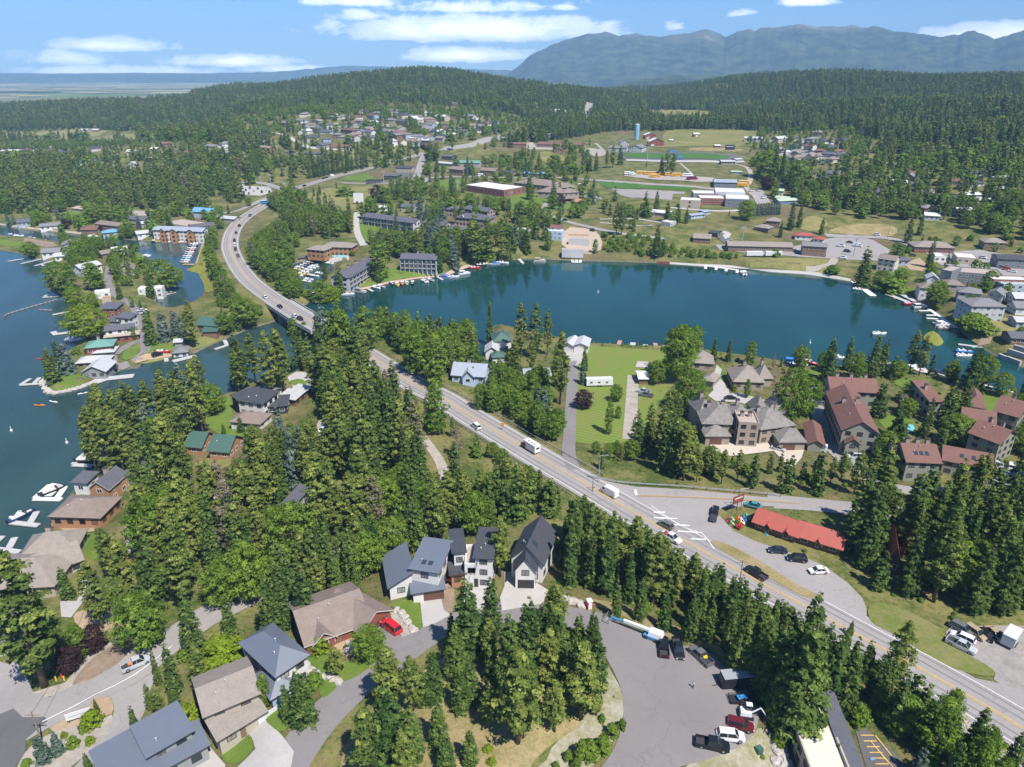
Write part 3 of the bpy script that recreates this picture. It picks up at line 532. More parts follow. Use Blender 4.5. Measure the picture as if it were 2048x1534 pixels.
# --- vehicles (length along x, nose towards +x)
M_PAINT=mat('car_paint',(0.5,0.5,0.5),0.25,objcol=True,spec=0.6); M_CGLASS=mat('car_glass',(0.02,0.025,0.03),0.05,spec=0.8); M_TYRE=mat('tyre_rubber',(0.02,0.02,0.02),0.85); M_RIM=mat('wheel_rim',(0.45,0.45,0.46),0.35,0.7); M_LAMP=mat('headlight_lens',(0.7,0.7,0.68),0.15); M_TAIL=mat('tail_light_lens',(0.4,0.02,0.02),0.2); M_BED=mat('truck_bed_liner',(0.035,0.035,0.037),0.8)
def car_parts(L,Wd,Ht,hood,ws,cab0,cab1,tail,bed=None,roofz=None):
 bz=0.28; belt=Ht*0.60
 def ringx(x,zb,zt,w): return [(x,-w/2,zb),(x,-w/2*0.98,(zb+zt)/2),(x,-w/2*0.9,zt),(x,w/2*0.9,zt),(x,w/2*0.98,(zb+zt)/2),(x,w/2,zb)]
 mb=MB(); x0,x1=-L/2,L/2
 st=[(x0,bz+0.1,belt*0.88,Wd*0.88),(x0+0.18,bz,belt*0.97,Wd*0.97),(x0+L*0.22,bz,belt,Wd),(0,bz,belt,Wd),(hood-0.15,bz,belt,Wd),(hood+0.2,bz,belt*0.96,Wd),(x1-0.35,bz,belt*0.86,Wd*0.96),(x1-0.05,bz+0.12,belt*0.72,Wd*0.86)]
 if bed is None: mb.loft([ringx(*s) for s in st])
 else:
  b0,b1=bed
  mb.loft([ringx(*s) for s in [(b1-0.02,bz,belt,Wd)]+st[4:]] if b1<hood-0.15 else [ringx(*s) for s in st[3:]])
  mb.box(((b0+b1)/2,Wd/2-0.05,(bz+belt)/2),(b1-b0,0.1,belt-bz)); mb.box(((b0+b1)/2,-Wd/2+0.05,(bz+belt)/2),(b1-b0,0.1,belt-bz)); mb.box((b0+0.05,0,(bz+belt)/2),(0.1,Wd-0.2,belt-bz)); mb.box(((b0+b1)/2,0,bz+0.2),(b1-b0-0.1,Wd-0.2,0.3),m=1)
 rt=Wd*0.70
 cab=[(cab0,belt-0.02,Wd*0.90),(tail,Ht,rt),(ws,Ht,rt),(cab1,belt-0.02,Wd*0.90)]
 roof=MB(); roof.prism([(tail+0.02,-rt/2),(ws-0.02,-rt/2),(ws-0.02,rt/2),(tail+0.02,rt/2)],Ht-0.03,Ht+0.03)
 g=MB(); V=[]
 for (x,z,w) in cab: V+=[(x,-w/2,z),(x,w/2,z)]
 g.add(V,[(0,1,3,2),(4,5,7,6),(0,2,4,6),(1,7,5,3),(2,3,5,4)])
 for i in (-1,1):
  for (xa,xb) in (((cab0+0.0),tail),((cab1),ws)): roof.cyl((xa,i*Wd*0.445,belt),(xb,i*rt/2,Ht),0.05,n=4)
  xm=(tail+ws)/2; roof.cyl((xm,i*Wd*0.45,belt),(xm,i*rt*0.505,Ht),0.045,n=4)
 mb.add(roof.v,roof.f)
 return mb,g
def make_vehicle(nm,kind):
 spec={'sedan':(4.7,1.85,1.45,1.15,0.55,-1.75,1.35,-1.0,None),'suv':(4.8,1.95,1.75,1.25,0.65,-2.2,1.35,-1.95,None),'wagon':(4.7,1.85,1.55,1.2,0.6,-2.1,1.35,-1.75,None),'pickup':(5.8,2.0,1.9,1.35,0.75,-0.85,1.5,-0.7,(-2.85,-0.9)),'van':(5.8,2.05,2.45,2.35,1.7,-2.75,2.4,-2.7,None)}[kind]
 L,Wd,Ht,hood,ws,cab0,cab1,tail,bed=spec; body,g=car_parts(L,Wd,Ht,hood,ws,cab0,cab1,tail,bed)
 if kind=='van':   # panel van: solid sides
  body=MB(); g=MB(); w=Wd/2
  prof=[(-2.88,0.45,0.98),(-2.85,2.35,0.88),(-2.6,2.48,0.84),(1.2,2.45,0.84),(1.75,2.25,0.85),(2.25,1.35,0.95),(2.85,1.1,0.93),(2.92,0.5,0.9)]
  body.loft([[(x,-w*q,0.3),(x,-w*q*0.99,z*0.6),(x,-w*q*0.93,z),(x,w*q*0.93,z),(x,w*q*0.99,z*0.6),(x,w*q,0.3)] for x,z,q in [(-2.88,2.2,0.95),(-2.7,2.46,1),(0,2.48,1),(1.2,2.42,1),(1.75,2.2,1),(2.25,1.38,1),(2.8,1.1,0.95),(2.92,0.8,0.85)]])
  g.add([(1.80,-0.8,2.16),(2.27,-0.9,1.42),(2.27,0.9,1.42),(1.80,0.8,2.16)],[(0,1,2,3)])
  for s in (-1,1): g.box((1.35,s*0.985,1.75),(0.8,0.06,0.6))
  for v in range(len(g.v)): 
   if v<4: g.v[v]=(g.v[v][0]+0.03,g.v[v][1],g.v[v][2]+0.03)
 root=empty('vehicle_proto',(0,0,0)); bo=body.build('body',[M_PAINT,M_BED],root); g.build('windows',[M_CGLASS],root)
 wm=MB(); r=0.36 if kind in('sedan','wagon') else 0.4; wm.cyl((0,-0.11,0),(0,0.11,0),r,n=14); wm.cyl((0,-0.125,0),(0,0.125,0),r*0.55,n=10,m=1)
 w0=wm.build('wheel',[M_TYRE,M_RIM],root); xa=L*0.31; 
 first=True
 for x in (-xa,xa):
  for s in (-1,1):
   w=w0 if first else w0.copy(); 
   if not first: LINK(w)
   first=False; w.location=(x,s*(Wd/2-0.1),r)
 hm=MB(); hm.box((0,0,0),(0.12,0.34,0.16)); h0=hm.build('headlight',[M_LAMP],root); h0.location=(L/2-0.08,-Wd*0.34,Ht*0.6*0.66); h1=h0.copy(); LINK(h1); h1.location.y*=-1
 tm=MB(); tm.box((0,0,0),(0.1,0.22,0.3)); t0=tm.build('tail_light',[M_TAIL],root); t0.location=(-L/2+0.03,-Wd*0.38,Ht*0.48); t1=t0.copy(); LINK(t1); t1.location.y*=-1
 return root
CARC={'black':(0.012,0.012,0.014),'white':(0.72,0.72,0.72),'silver':(0.42,0.44,0.46),'grey':(0.13,0.135,0.14),'navy':(0.02,0.03,0.06),'red':(0.55,0.015,0.02),'maroon':(0.12,0.012,0.018),'blue':(0.03,0.10,0.30),'tan':(0.35,0.28,0.18),'cyan':(0.05,0.25,0.5),'yellow':(0.65,0.4,0.02),'green':(0.03,0.10,0.05),'teal':(0.05,0.25,0.25)}
PROTO={}
def vehicle(px,py,kind,color,hd,label,group='parked cars',px2=None,name=None,cat=None,wid=None,sc=1.0,lift=0.07):
 p=G(px,py)
 if isinstance(hd,tuple): q=G(*hd); rz=math.atan2(q[1]-p[1],q[0]-p[0])
 else: rz=R(hd)
 nm=name or {'sedan':'car','wagon':'car','suv':'suv','pickup':'pickup_truck','van':'van'}[kind]
 if kind not in PROTO: PROTO[kind]=src=make_vehicle(nm,kind); r=src; r.name=nm
 else: r=copy_tree(PROTO[kind]); r.name=nm
 r.location=(p[0],p[1],p[2]+lift+0.0003*math.hypot(p[0],p[1])); r.rotation_euler=(0,0,rz); r.scale=(sc,sc,sc)
 for c in list(r.children): c.color=(*CARC[color],1)
 tag(r,label,cat or {'sedan':'car','wagon':'car','suv':'car','pickup':'pickup truck','van':'van'}[kind],group); return r
# --- boats and docks
M_HULL=mat('boat_hull',(0.7,0.7,0.7),0.3,objcol=True); M_BWHITE=mat('boat_white',(0.72,0.72,0.72),0.35); M_SEAT=mat('boat_seat',(0.55,0.50,0.43),0.7); M_MOTOR=mat('outboard_motor',(0.03,0.03,0.035),0.4)
def make_boat(kind):
 root=empty('boat_proto',(0,0,0))
 if kind=='motor':
  L,w=6.6,2.3; mb=MB(); rings=[]
  for x,q,k in ((-3.3,0.9,0.1),(-2,1,0.05),(0,1,0),(1.6,0.85,0.0),(2.6,0.5,0.08),(3.3,0.04,0.25)): rings.append([(x,-w/2*q,0.85),(x,-w/2*q*0.75,0.0+k),(x,0,-0.25+k*2),(x,w/2*q*0.75,0.0+k),(x,w/2*q,0.85),(x,w/2*q*0.8,0.95),(x,-w/2*q*0.8,0.95)])
  mb.loft(rings); mb.build('hull',[M_HULL],root)
  c=MB(); c.box((-0.9,0,0.97),(3.2,1.6,0.06)); c.box((1.7,0,0.985),(1.5,0.9,0.07),top=(1,0.4)); c.build('cockpit',[M_SEAT],root)
  g=MB(); g.prism([(0.75,-0.85),(1.15,-0.5),(1.15,0.5),(0.75,0.85),(0.68,0.85),(1.08,0.5),(1.08,-0.5),(0.68,-0.85)],0.98,1.45); g.build('windshield',[M_CGLASS],root)
  s=MB(); s.box((-0.4,-0.5,1.2),(0.6,0.5,0.5)); s.box((-0.4,0.5,1.2),(0.6,0.5,0.5)); s.box((-2.1,0,1.15),(0.7,1.6,0.4)); s.build('seat',[M_BWHITE],root)
 elif kind=='pontoon':
  mb=MB(); 
  for s in (-0.9,0.9): mb.cyl((-3.6,s,0.15),(3.1,s,0.15),0.34,n=8); mb.cyl((3.1,s,0.15),(3.8,s,0.35),0.34,0.05,n=8)
  mb.build('pontoon_tube',[M_RIM],root); d=MB(); d.box((0,0,0.58),(7.2,2.5,0.14)); d.build('deck',[M_SEAT],root)
  r=MB(); 
  for (a,b) in (((-3.3,-1.2),(3.3,-1.2)),((3.3,-1.2),(3.3,1.2)),((3.3,1.2),(-3.3,1.2)),((-3.3,1.2),(-3.3,-1.2))): cx_,cy_=(a[0]+b[0])/2,(a[1]+b[1])/2; r.box((cx_,cy_,0.98),(abs(a[0]-b[0])+0.06,abs(a[1]-b[1])+0.06,0.62))
  r.build('side_panel',[M_HULL],root); c=MB(); c.box((-1.2,0,2.25),(3.2,2.3,0.1)); 
  for x in (-2.6,0.2):
   for s in (-1.05,1.05): c.cyl((x,s,0.65),(x,s,2.25),0.04,n=4)
  c.build('canopy',[M_HULL],root); s=MB(); s.box((2.2,-0.8,0.95),(1.6,0.55,0.5)); s.box((2.2,0.8,0.95),(1.6,0.55,0.5)); s.box((-2.8,0,0.95),(0.6,2,0.5)); s.build('seat',[M_BWHITE],root)
 else:  # rowing craft: kayak / paddle board / canoe
  mb=MB(); L=3.4; rings=[]
  for x,q in ((-1.7,0.03),(-1.2,0.6),(-0.4,1),(0.5,1),(1.2,0.6),(1.7,0.03)): rings.append([(x,-0.38*q,0.22),(x,-0.2*q,0.0),(x,0.2*q,0.0),(x,0.38*q,0.22),(x,0.25*q,0.30),(x,-0.25*q,0.30)])
  mb.loft(rings); mb.build('hull',[M_HULL],root); s=MB(); s.box((-0.1,0,0.31),(0.9,0.4,0.06)); s.build('seat',[M_MOTOR],root)
 if kind!='kayak':
  m_=MB(); x=-3.45 if kind=='motor' else -3.8; m_.box((x,0,1.0),(0.45,0.4,0.6),top=(0.8,0.8)); m_.box((x-0.05,0,0.3),(0.2,0.15,1.0)); m_.build('outboard_motor',[M_MOTOR],root)
 return root
BOATC={'white':(0.75,0.75,0.75),'red':(0.5,0.03,0.03),'blue':(0.05,0.2,0.55),'yellow':(0.7,0.5,0.04),'navy':(0.02,0.04,0.12),'black':(0.02,0.02,0.025),'orange':(0.75,0.25,0.02),'green':(0.1,0.45,0.15),'teal':(0.1,0.45,0.5),'tan':(0.5,0.42,0.3),'grey':(0.35,0.36,0.38)}
def boat(px,py,kind,color,hd,label,group='moored boats',z=0.0,sc=1.0,ground=False,tilt=None):
 p=G(px,py) if ground else P(px,py,z)
 if isinstance(hd,tuple): q=P(hd[0],hd[1],p[2]); rz=math.atan2(q[1]-p[1],q[0]-p[0])
 else: rz=R(hd)
 k='b_'+kind; nm={'motor':'motorboat','pontoon':'pontoon_boat','kayak':'kayak'}[kind]
 if k not in PROTO: PROTO[k]=r=make_boat(kind)
 else: r=copy_tree(PROTO[k])
 r.name=nm; r.location=(p[0],p[1],p[2]); r.rotation_euler=(0 if not tilt else R(tilt),0,rz); r.scale=(sc,sc,sc)
 for c in r.children: c.color=(*BOATC[color],1)
 tag(r,label,{'motor':'motorboat','pontoon':'pontoon boat','kayak':'kayak'}[kind],group); return r
M_DOCKG=mat('grey_dock_planks',(0.43,0.42,0.40),0.85,amt=0.12,scale=0.6,s2=4); M_DOCKR=mat('reddish_dock_planks',(0.42,0.24,0.16),0.85,amt=0.12,scale=0.6,s2=4); M_DOCKW=mat('white_dock_deck',(0.66,0.64,0.60),0.8,amt=0.08,scale=0.6,s2=4); M_PILE=mat('dark_timber_pile',(0.10,0.08,0.06),0.9)
def dock(segs,label,m_=None,w=1.8,z=0.55,group='boat docks',name='dock',th=0.28,cat='dock'):
 mb=MB(); pb=MB(); c0=None
 for sgi,sg in enumerate(segs):
  ww=w
  if isinstance(sg[0],(int,float)): ww=sg[0]; sg=sg[1:]
  pts=[P(a,b,z) for a,b in sg]
  if c0 is None: c0=pts[0]
  for a,b in zip(pts[:-1],pts[1:]):
   d=b-a; L=float(np.hypot(d[0],d[1])); rz=math.atan2(d[1],d[0]); c=(a+b)/2-c0; mb.box((c[0],c[1],-th/2+0.004*sgi),(L+ww*0.15,ww,th),rz)
   n=max(1,int(L/5)); nx,ny=-math.sin(rz)*ww*0.42,math.cos(rz)*ww*0.42
   for i in range(n+1):
    q=a+d*i/n-c0
    for s in (-1,1): pb.cyl((q[0]+nx*s,q[1]+ny*s,-3),(q[0]+nx*s,q[1]+ny*s,0.02),0.13,n=5)
 root=empty(name,c0,0,label,cat,group); mb.build('deck',[m_ or M_DOCKG],root); pb.build('pile',[M_PILE],root); return root
# --- street furniture
M_POLE=mat('weathered_pole_wood',(0.26,0.20,0.15),0.9,amt=0.2,scale=2); M_STEEL=mat('galvanised_steel',(0.45,0.46,0.47),0.45,0.4); M_DSTEEL=mat('dark_green_steel',(0.04,0.06,0.05),0.5)
def pole(px,py,topy,label,kind='wood',arm=None,group='poles along the roads',cat='utility pole'):
 p=G(px,py); k=(CY-topy)/FPX; h=p[1]*(k*cp-sp)/(cp+k*sp)+CAMZ-p[2]; nm={'wood':'utility_pole','lamp':'street_lamp','mast':'floodlight_mast'}[kind]
 root=empty(nm,p,0,label,cat,group); mb=MB(); r=0.17 if kind=='wood' else 0.13
 if kind=='mast': r=0.35
 mb.cyl((0,0,-0.3),(0,0,h),r,r*0.6,n=8); mb.build('post',[M_POLE if kind=='wood' else (M_DSTEEL if kind=='lamp' and arm=='dark' else M_STEEL)],root)
 if kind=='wood':
  c=MB(); c.box((0,0,h-0.7),(2.6,0.12,0.14)); c.build('crossarm',[M_POLE],root)
  for x in (-1.1,0,1.1):
   i=MB(); i.cyl((x,0,h-0.6),(x,0,h-0.3 if x else h-0.28),0.06,0.04,n=6); i.build('insulator',[M_PIPE],root)
 elif kind=='lamp':
  a=MB(); a.cyl((0,0,h-0.15),(1.8,0,h+0.15),0.05,n=6); a.build('arm',[M_STEEL],root); l=MB(); l.box((2.1,0,h+0.12),(0.8,0.3,0.14)); l.build('lamp_head',[M_STEEL],root)
 else:
  a=MB(); 
  for q in (0,1.0): a.box((0,0,h-0.3-q),(3.4,0.15,0.12))
  a.build('crossarm',[M_STEEL],root)
  for q in (0,1.0):
   for x in (-1.4,-0.5,0.5,1.4): l=MB(); l.box((x,-0.3,h-0.3-q),(0.6,0.4,0.55)); l.build('floodlight',[M_PIPE],root)
 root['h']=h; return root
def wire(p,q,sag,label,n=14):
 mb=MB(); p=Vector(p); q=Vector(q); pts=[]
 for i in range(n+1):
  t=i/n; c=p.lerp(q,t); c.z-=sag*4*t*(1-t); pts.append(c)
 for a,b in zip(pts[:-1],pts[1:]): mb.cyl(a-p,b-p,0.035,n=4)
 o=mb.build('power_line',[M_DTRIM]); o.location=p; tag(o,label,'power line','power lines'); return o
def rock(px,py,r,label,seed=0,group='boulders'):
 p=G(px,py); rs=np.random.RandomState(seed); bm_=bmesh.new(); bmesh.ops.create_icosphere(bm_,subdivisions=2,radius=1)
 for v in bm_.verts: v.co*= 1+0.28*math.sin(v.co.x*3+seed)*math.cos(v.co.y*4+seed*2)+rs.randn()*0.05
 me=bpy.data.meshes.new('boulder'); bm_.to_mesh(me); bm_.free(); me.materials.append(M_ROCK); o=bpy.data.objects.new('boulder',me); LINK(o); o.location=(p[0],p[1],p[2]+r*0.15); o.scale=(r,r*0.8,r*0.6); o.rotation_euler=(0,0,seed); tag(o,label,'boulder',group); return o
# --- roads, car parks, lawns
def CR(s,ox,oy,pts): return [(ox+a/s,oy+b/s) for a,b in pts]
def CM(*a): return lambda p:CR(*a,p)
Ca=CM(3.652,0,380);Cb=CM(3.487,380,1000);Cc=CM(3.657,0,1140);Cd=CM(2.872,760,1000);Ce=CM(4.452,1200,230);Cf=CM(2.893,1340,640);Cg=CM(3.652,0,760);Ch=CM(2.359,1180,1180);Ci=CM(4.876,860,180);Cj=CM(3.835,500,320)
def S(name,px,m_,layer=1,sm=0,keep=True): return sheet(name,world_poly(px),m_,layer,keep,sm)
ih=len(HW); ribbon('highway',HW,-6.0,6.0,M_ASPH,2,z=HW[:,2],cols=2)
for i,(a,b) in enumerate(((-4.25,-3.85),(-2.45,-2.05),(2.05,2.45),(3.85,4.25))): ribbon('road_wheel_track',HW,a,b,M_TRACK,3,keep=False,z=HW[:,2],cols=1)
for a,b,m_ in ((-5.0,-4.82,M_WLINE),(4.82,5.0,M_WLINE),(-0.32,-0.12,M_YLINE),(0.12,0.32,M_YLINE)): ribbon('road_marking',HW,a,b,m_,4,keep=False,z=HW[:,2],cols=1)
KEEP.append(np.r_[ribbon_xy(HW[::3],7.5,0)[0],ribbon_xy(HW[::3],-7.5,0)[0][::-1]])
S('junction_forecourt',[(1176,956),(1271,974),(1362,979),(1437,986),(1560,998),(1640,1006),(1640,1016),(1560,1014),(1500,1012),(1440,1018),(1437,1030),(1467,1062),(1513,1084),(1558,1099),(1604,1113),(1649,1133),(1695,1166),(1725,1197),(1733,1218),(1733,1233),(1755,1249),(1815,1285),(1840,1318),(1755,1280),(1634,1215),(1483,1135),(1362,1069),(1262,1013),(1170,962)],M_ASPH,1)
S('grass_island',[(1419,1080),(1450,1088),(1483,1103),(1530,1130),(1574,1158),(1610,1180),(1634,1190),(1649,1196),(1634,1200),(1610,1196),(1574,1178),(1530,1153),(1483,1125),(1450,1106),(1428,1094)],M_DRY,3,1)
def line(pts,w,m_=M_WLINE,layer=3): 
 c=dense([np.r_[G(a,b)[:2],0] for a,b in pts],3); ribbon('road_marking',c,-w/2,w/2,m_,layer,keep=False,cols=1)
for l in ([(1303,1013),(1343,1042),(1378,1060),(1405,1069),(1428,1100)],[(1307,1026),(1330,1026)],[(1308,1037),(1354,1039)],[(1335,1050),(1379,1053)],[(1355,1064),(1404,1067)],[(1382,1079),(1411,1081)]): line(l,0.22 if len(l)>2 else 0.5)
line([(1270,981),(1273,992)],0.7); line([(1276,992),(1400,996),(1500,1001),(1600,1008)],0.16,M_YLINE)
line([(1276,993.5),(1400,997.5),(1500,1002.5),(1600,1009.5)],0.16,M_YLINE)
road_px('side_road',[(1540,1003),(1640,1011),(1760,1022),(1900,1040),(2080,1062)],8,M_ASPH,1)
S('highway_shoulder',[(1735,1233),(1752,1252),(1816,1291),(1858,1324),(1922,1352),(1985,1364),(2060,1385),(2200,1480),(2150,1520),(2048,1440),(1837,1318),(1760,1275)],M_ASPH,1)
S('gravel_lot',[(1888,1256),(1940,1250),(2150,1258),(2250,1460),(2048,1388),(1985,1364),(1992,1345),(1964,1325),(1900,1293)],mat('worn_asphalt_lot',(0.27,0.245,0.22),0.95,amt=0.18,scale=0.3,s2=1.5),1,1)
S('road_verge',[(1733,1225),(1745,1250),(1775,1263),(1816,1286),(1858,1316),(1922,1345),(1985,1356),(1992,1345),(1964,1325),(1900,1293),(1888,1262),(1850,1240),(1800,1215),(1760,1205),(1740,1210)],mat('verge_grass',(0.115,0.155,0.028),0.95,col2=(0.21,0.19,0.08),scale=0.15,s2=1.2,spec=0.1),2,1)
S('highway_pullout',[(1940,1500),(1985,1462),(1900,1408),(1850,1385),(1838,1395),(1880,1440),(1960,1500),(2100,1590),(2180,1600),(2080,1500)],mat('roadside_gravel',(0.36,0.31,0.26),0.95,amt=0.15,scale=0.3,s2=1.5),1)
S('cul_de_sac',[(1188,1230),(1239,1246),(1320,1282),(1366,1292),(1417,1303),(1451,1337),(1498,1383),(1519,1417),(1515,1451),(1506,1472),(1477,1498),(1434,1515),(1350,1536),(1300,1556),(1200,1640),(1100,1680),(1165,1580),(1210,1528),(1235,1485),(1248,1434),(1246,1392),(1231,1350),(1205,1307),(1190,1262)],M_ASPHN,2,1)
road_px('street',[(1200,1246),(1120,1232),(1040,1224),(960,1229),(900,1243),(839,1279),(767,1331),(700,1383),(640,1441),(590,1510),(540,1600)],6.8,M_ASPHN,1)
S('driveway',Cd([(715,415),(770,415),(780,475),(900,480),(965,520),(935,600),(700,640),(690,560),(715,500)]),M_CONC,2)
S('driveway',Cd([(520,480),(640,480),(650,560),(600,680),(470,700),(470,560)]),M_CONC,2)
S('driveway',Cd([(228,565),(348,556),(368,640),(410,665),(300,722),(248,737)]),M_CONC,3)
S('dirt_yard',Cd([(348,556),(380,470),(425,500),(430,600),(412,668),(368,675)]),M_DIRT,2)
S('dirt_yard',Cd([(320,280),(372,290),(372,420),(350,420)]),M_DIRT,1)
S('lawn',Cb([(1395,735),(1500,690),(1612,722),(1632,890),(1575,922),(1540,880),(1490,800),(1430,765)]),M_LAWN,2,1)
S('lawn',Cb([(795,1060),(860,1065),(960,1075),(1010,1130),(1100,1130),(1240,1100),(1355,1040),(1362,1085),(1200,1215),(1060,1280),(1030,1260),(915,1235),(840,1160)]),M_LAWN,2,1)
S('lawn',Cb([(905,1260),(985,1255),(1040,1300),(930,1395),(900,1350)]),M_LAWN,2,1)
S('driveway',Cb([(1300,880),(1345,865),(1480,960),(1590,925),(1780,850),(1640,990),(1450,1060),(1360,1020),(1330,960)]),M_ASPHN,2)
S('planting_bed',Cb([(1000,1020),(1110,930),(1170,960),(1170,1060),(1110,1100),(1020,1060)]),M_TAN,1)
S('gravel_bank',Cb([(1390,790),(1460,780),(1500,840),(1570,925),(1480,960),(1440,900)]),M_GRAV,1)
S('mossy_bank',Cd([(940,1534),(1000,1390),(1150,1300),(1230,1120),(1290,930),(1385,1080),(1412,1200),(1385,1320),(1290,1450),(1200,1560),(1000,1700),(850,1750),(760,1600)]),M_SLOPE,1,1,keep=False)
S('dry_knoll',Cd([(350,900),(600,850),(1000,900),(1230,900),(1280,950),(1230,1120),(1150,1300),(1000,1390),(850,1534),(700,1900),(-200,1900),(-250,1500),(-100,1250),(100,1100)]),M_DRY,1,1,keep=False)
S('mossy_bank',Ch([(480,800),(640,770),(760,700),(800,640),(900,700),(940,835),(900,900),(400,900)]),M_SLOPE,1,1,keep=False)
S('dry_verge',Ch([(0,70),(100,100),(240,170),(330,215),(440,250),(570,280),(640,330),(620,260),(480,190),(300,130),(100,60),(0,40)]),M_DRY,1,1,keep=False)
S('parking_lot',Ch([(1250,655),(1300,655),(1440,770),(1500,850),(1600,1000),(1360,1000),(1290,800)]),M_ASPHD,1)
for k in range(6):
 x=1275+k*14; y=690+k*27
 line(Ch([(x,y),(x+62,y+0)]),0.22,M_YLINE)
line(Ch([(1345,690),(1440,810)]),0.22,M_YLINE)
for k in range(5): line(Ch([(1325+k*16,720+k*20),(1372+k*14,775+k*16)]),0.18,M_YLINE)
S('road_marking',Ch([(1318,795),(1340,792),(1346,806),(1324,810)]),mat('blue_bay_paint',(0.12,0.25,0.45),0.7),3,keep=False)
lr=[(-120,1545),(0,1481),(82,1434),(164,1391),(260,1345),(328,1293),(405,1238),(446,1216),(520,1180),(580,1151),(660,1118),(760,1082),(870,1044),(945,1012),(990,994)]
road_px('lower_road',lr,8.0,M_ASPH,2)
line([(85,1446),(150,1414),(235,1371),(300,1330),(345,1294)],0.2,layer=4)
S('road_fork',Cc([(1180,600),(1150,760),(1090,900),(1060,1050),(960,1200),(850,1300),(700,1400),(600,1500),(500,1500),(640,1330),(740,1250),(810,1130),(845,1010),(800,910),(700,920),(900,740)]),M_ASPH,1,1)
S('parking_lot',Cc([(-300,600),(60,690),(140,640),(240,890),(440,970),(250,1050),(170,1085),(100,1020),(-300,1200)]),M_ASPH,1)
S('dark_street',Cc([(-300,1200),(100,1020),(170,1085),(330,1080),(350,1110),(195,1240),(190,1330),(120,1441),(60,1600),(-300,1700)]),M_ASPHD,3)
S('mulch_bed',Cc([(350,1140),(560,1010),(790,905),(840,1000),(810,1070),(560,1130),(400,1200)]),M_TAN,1,1)
S('mulch_bed',Cc([(560,300),(720,290),(930,370),(910,450),(780,475),(600,440),(530,360)]),M_TAN,1,1)
S('gravel_verge',Cc([(230,900),(480,825),(640,630),(940,445),(1000,560),(960,640),(780,770),(440,910),(300,940)]),M_GRAV,1)
S('dirt_patch',Cc([(520,840),(660,660),(780,580),(960,460),(990,540),(880,680),(700,790),(560,850)]),M_DIRT,2,1)
S('gravel_garden',Cc([(120,1441),(200,1310),(350,1200),(560,1130),(780,1080),(830,1050),(810,1180),(740,1270),(600,1380),(520,1440),(400,1560),(100,1600)]),M_GRAV,1,1,keep=False)
S('driveway',Cc([(1740,1441),(1870,1310),(1810,1170),(1930,1090),(2060,1210),(2150,1330),(2100,1600),(1650,1600)]),M_CONC,1)
S('lawn',Cc([(1600,1330),(1700,1240),(1830,1200),(1870,1300),(1740,1430),(1650,1410)]),M_LAWN,2,1)
S('lawn',Cc([(1925,1095),(2035,990),(2100,1080),(2100,1180),(2030,1190)]),M_LAWN,2,1)
S('driveway',Cc([(440,230),(560,230),(610,130),(580,60),(650,60),(650,180),(590,260),(520,350),(450,345)]),M_CONC,1)
S('patio',Cc([(1350,1500),(1450,1330),(1540,1300),(1650,1430),(1600,1600)]),M_CONC,1)
road_px('dirt_track',[(840,868),(863,898),(879,922),(889,950),(893,985)],3.2,M_GRAV,1)
S('dirt_clearing',[(683,1000),(692,985),(702,1000),(700,1030),(690,1040),(682,1025)],M_TAN,1,1)
S('dirt_clearing',Cb([(500,300),(590,260),(600,320),(540,380),(500,370)]),M_TAN,1,1)
S('dirt_clearing',Cg([(1440,1160),(1560,1150),(1640,1200),(1560,1280),(1470,1250)]),M_DRY,1,1)
S('gravel_yard',CR(3.835,420,640,[(820,780),(880,760),(900,850),(880,930),(840,950),(820,880)]),M_GRAV,1,1)
S('lawn',Cg([(1500,250),(1600,150),(1680,110),(1700,200),(1700,300),(1760,380),(1820,390),(1800,440),(1600,400),(1500,330)]),M_LAWN,1,1)
S('lawn',Cg([(250,1090),(360,960),(372,1010),(330,1060),(290,1110),(200,1150),(30,1400),(0,1420),(0,1390)]),M_LAWN,1)
S('lawn',Cg([(480,1130),(700,1110),(760,1200),(770,1300),(650,1330),(600,1230),(520,1180)]),M_LAWN,1,1)
S('patio',Cg([(370,1020),(520,1050),(690,1080),(690,1110),(500,1120),(380,1080)]),M_TAN,2)
S('rocky_creek_bed',Cg([(940,1000),(1000,980),(980,1080),(960,1200),(930,1240),(920,1100)]),M_GRAV,1)
S('lawn',Cg([(1400,620),(1540,560),(1690,560),(1680,640),(1500,680)]),M_FIELD,1,1)
S('lawn',CR(3.835,420,640,[(600,470),(700,450),(750,490),(720,510),(620,500)]),M_LAWN,2,1)
S('patio',CR(3.835,420,640,[(590,440),(660,400),(740,400),(820,460),(900,500),(850,540),(760,530),(640,520)]),M_CONC,1)
S('mown_lawn',[(1170,692),(1256,697),(1340,702),(1340,720),(1362,742),(1330,790),(1285,868),(1262,885),(1150,885),(1148,800),(1152,750),(1162,722)],M_MOWN,1)
S('parking_pad',[(1126,698),(1166,698),(1166,724),(1152,732),(1136,726)],M_CONC,2)
road_px('lakeside_drive',[(1148,722),(1145,758),(1142,811),(1139,864),(1138,912),(1150,940)],4.3,M_ASPHN,2)
road_px('gravel_drive',[(1266,752),(1263,811),(1258,880)],4.6,M_GRAV,2)
S('concrete_pad',[(1274,724),(1297,725),(1294,737),(1271,736)],M_CONC,3)
S('lawn',CR(3.793,860,600,[(1660,640),(1850,590),(1840,670),(1700,720),(1600,900),(1560,800)]),M_FIELD,1,1,keep=False)
S('driveway',Cf([(270,260),(300,290),(285,340),(330,380),(345,430),(400,425),(560,470),(540,520),(400,480),(260,470),(220,440),(250,410),(245,340)]),M_CONC,2)
S('driveway',Cf([(225,700),(400,680),(540,690),(780,740),(760,800),(700,870),(600,760),(350,790),(240,760)]),mat('tan_concrete_paving',(0.50,0.43,0.35),0.85,amt=0.06,scale=0.3,s2=2),2)
S('lawn',Cf([(290,255),(320,260),(345,410),(300,400),(270,340),(300,330)]),M_LAWN,1,1)
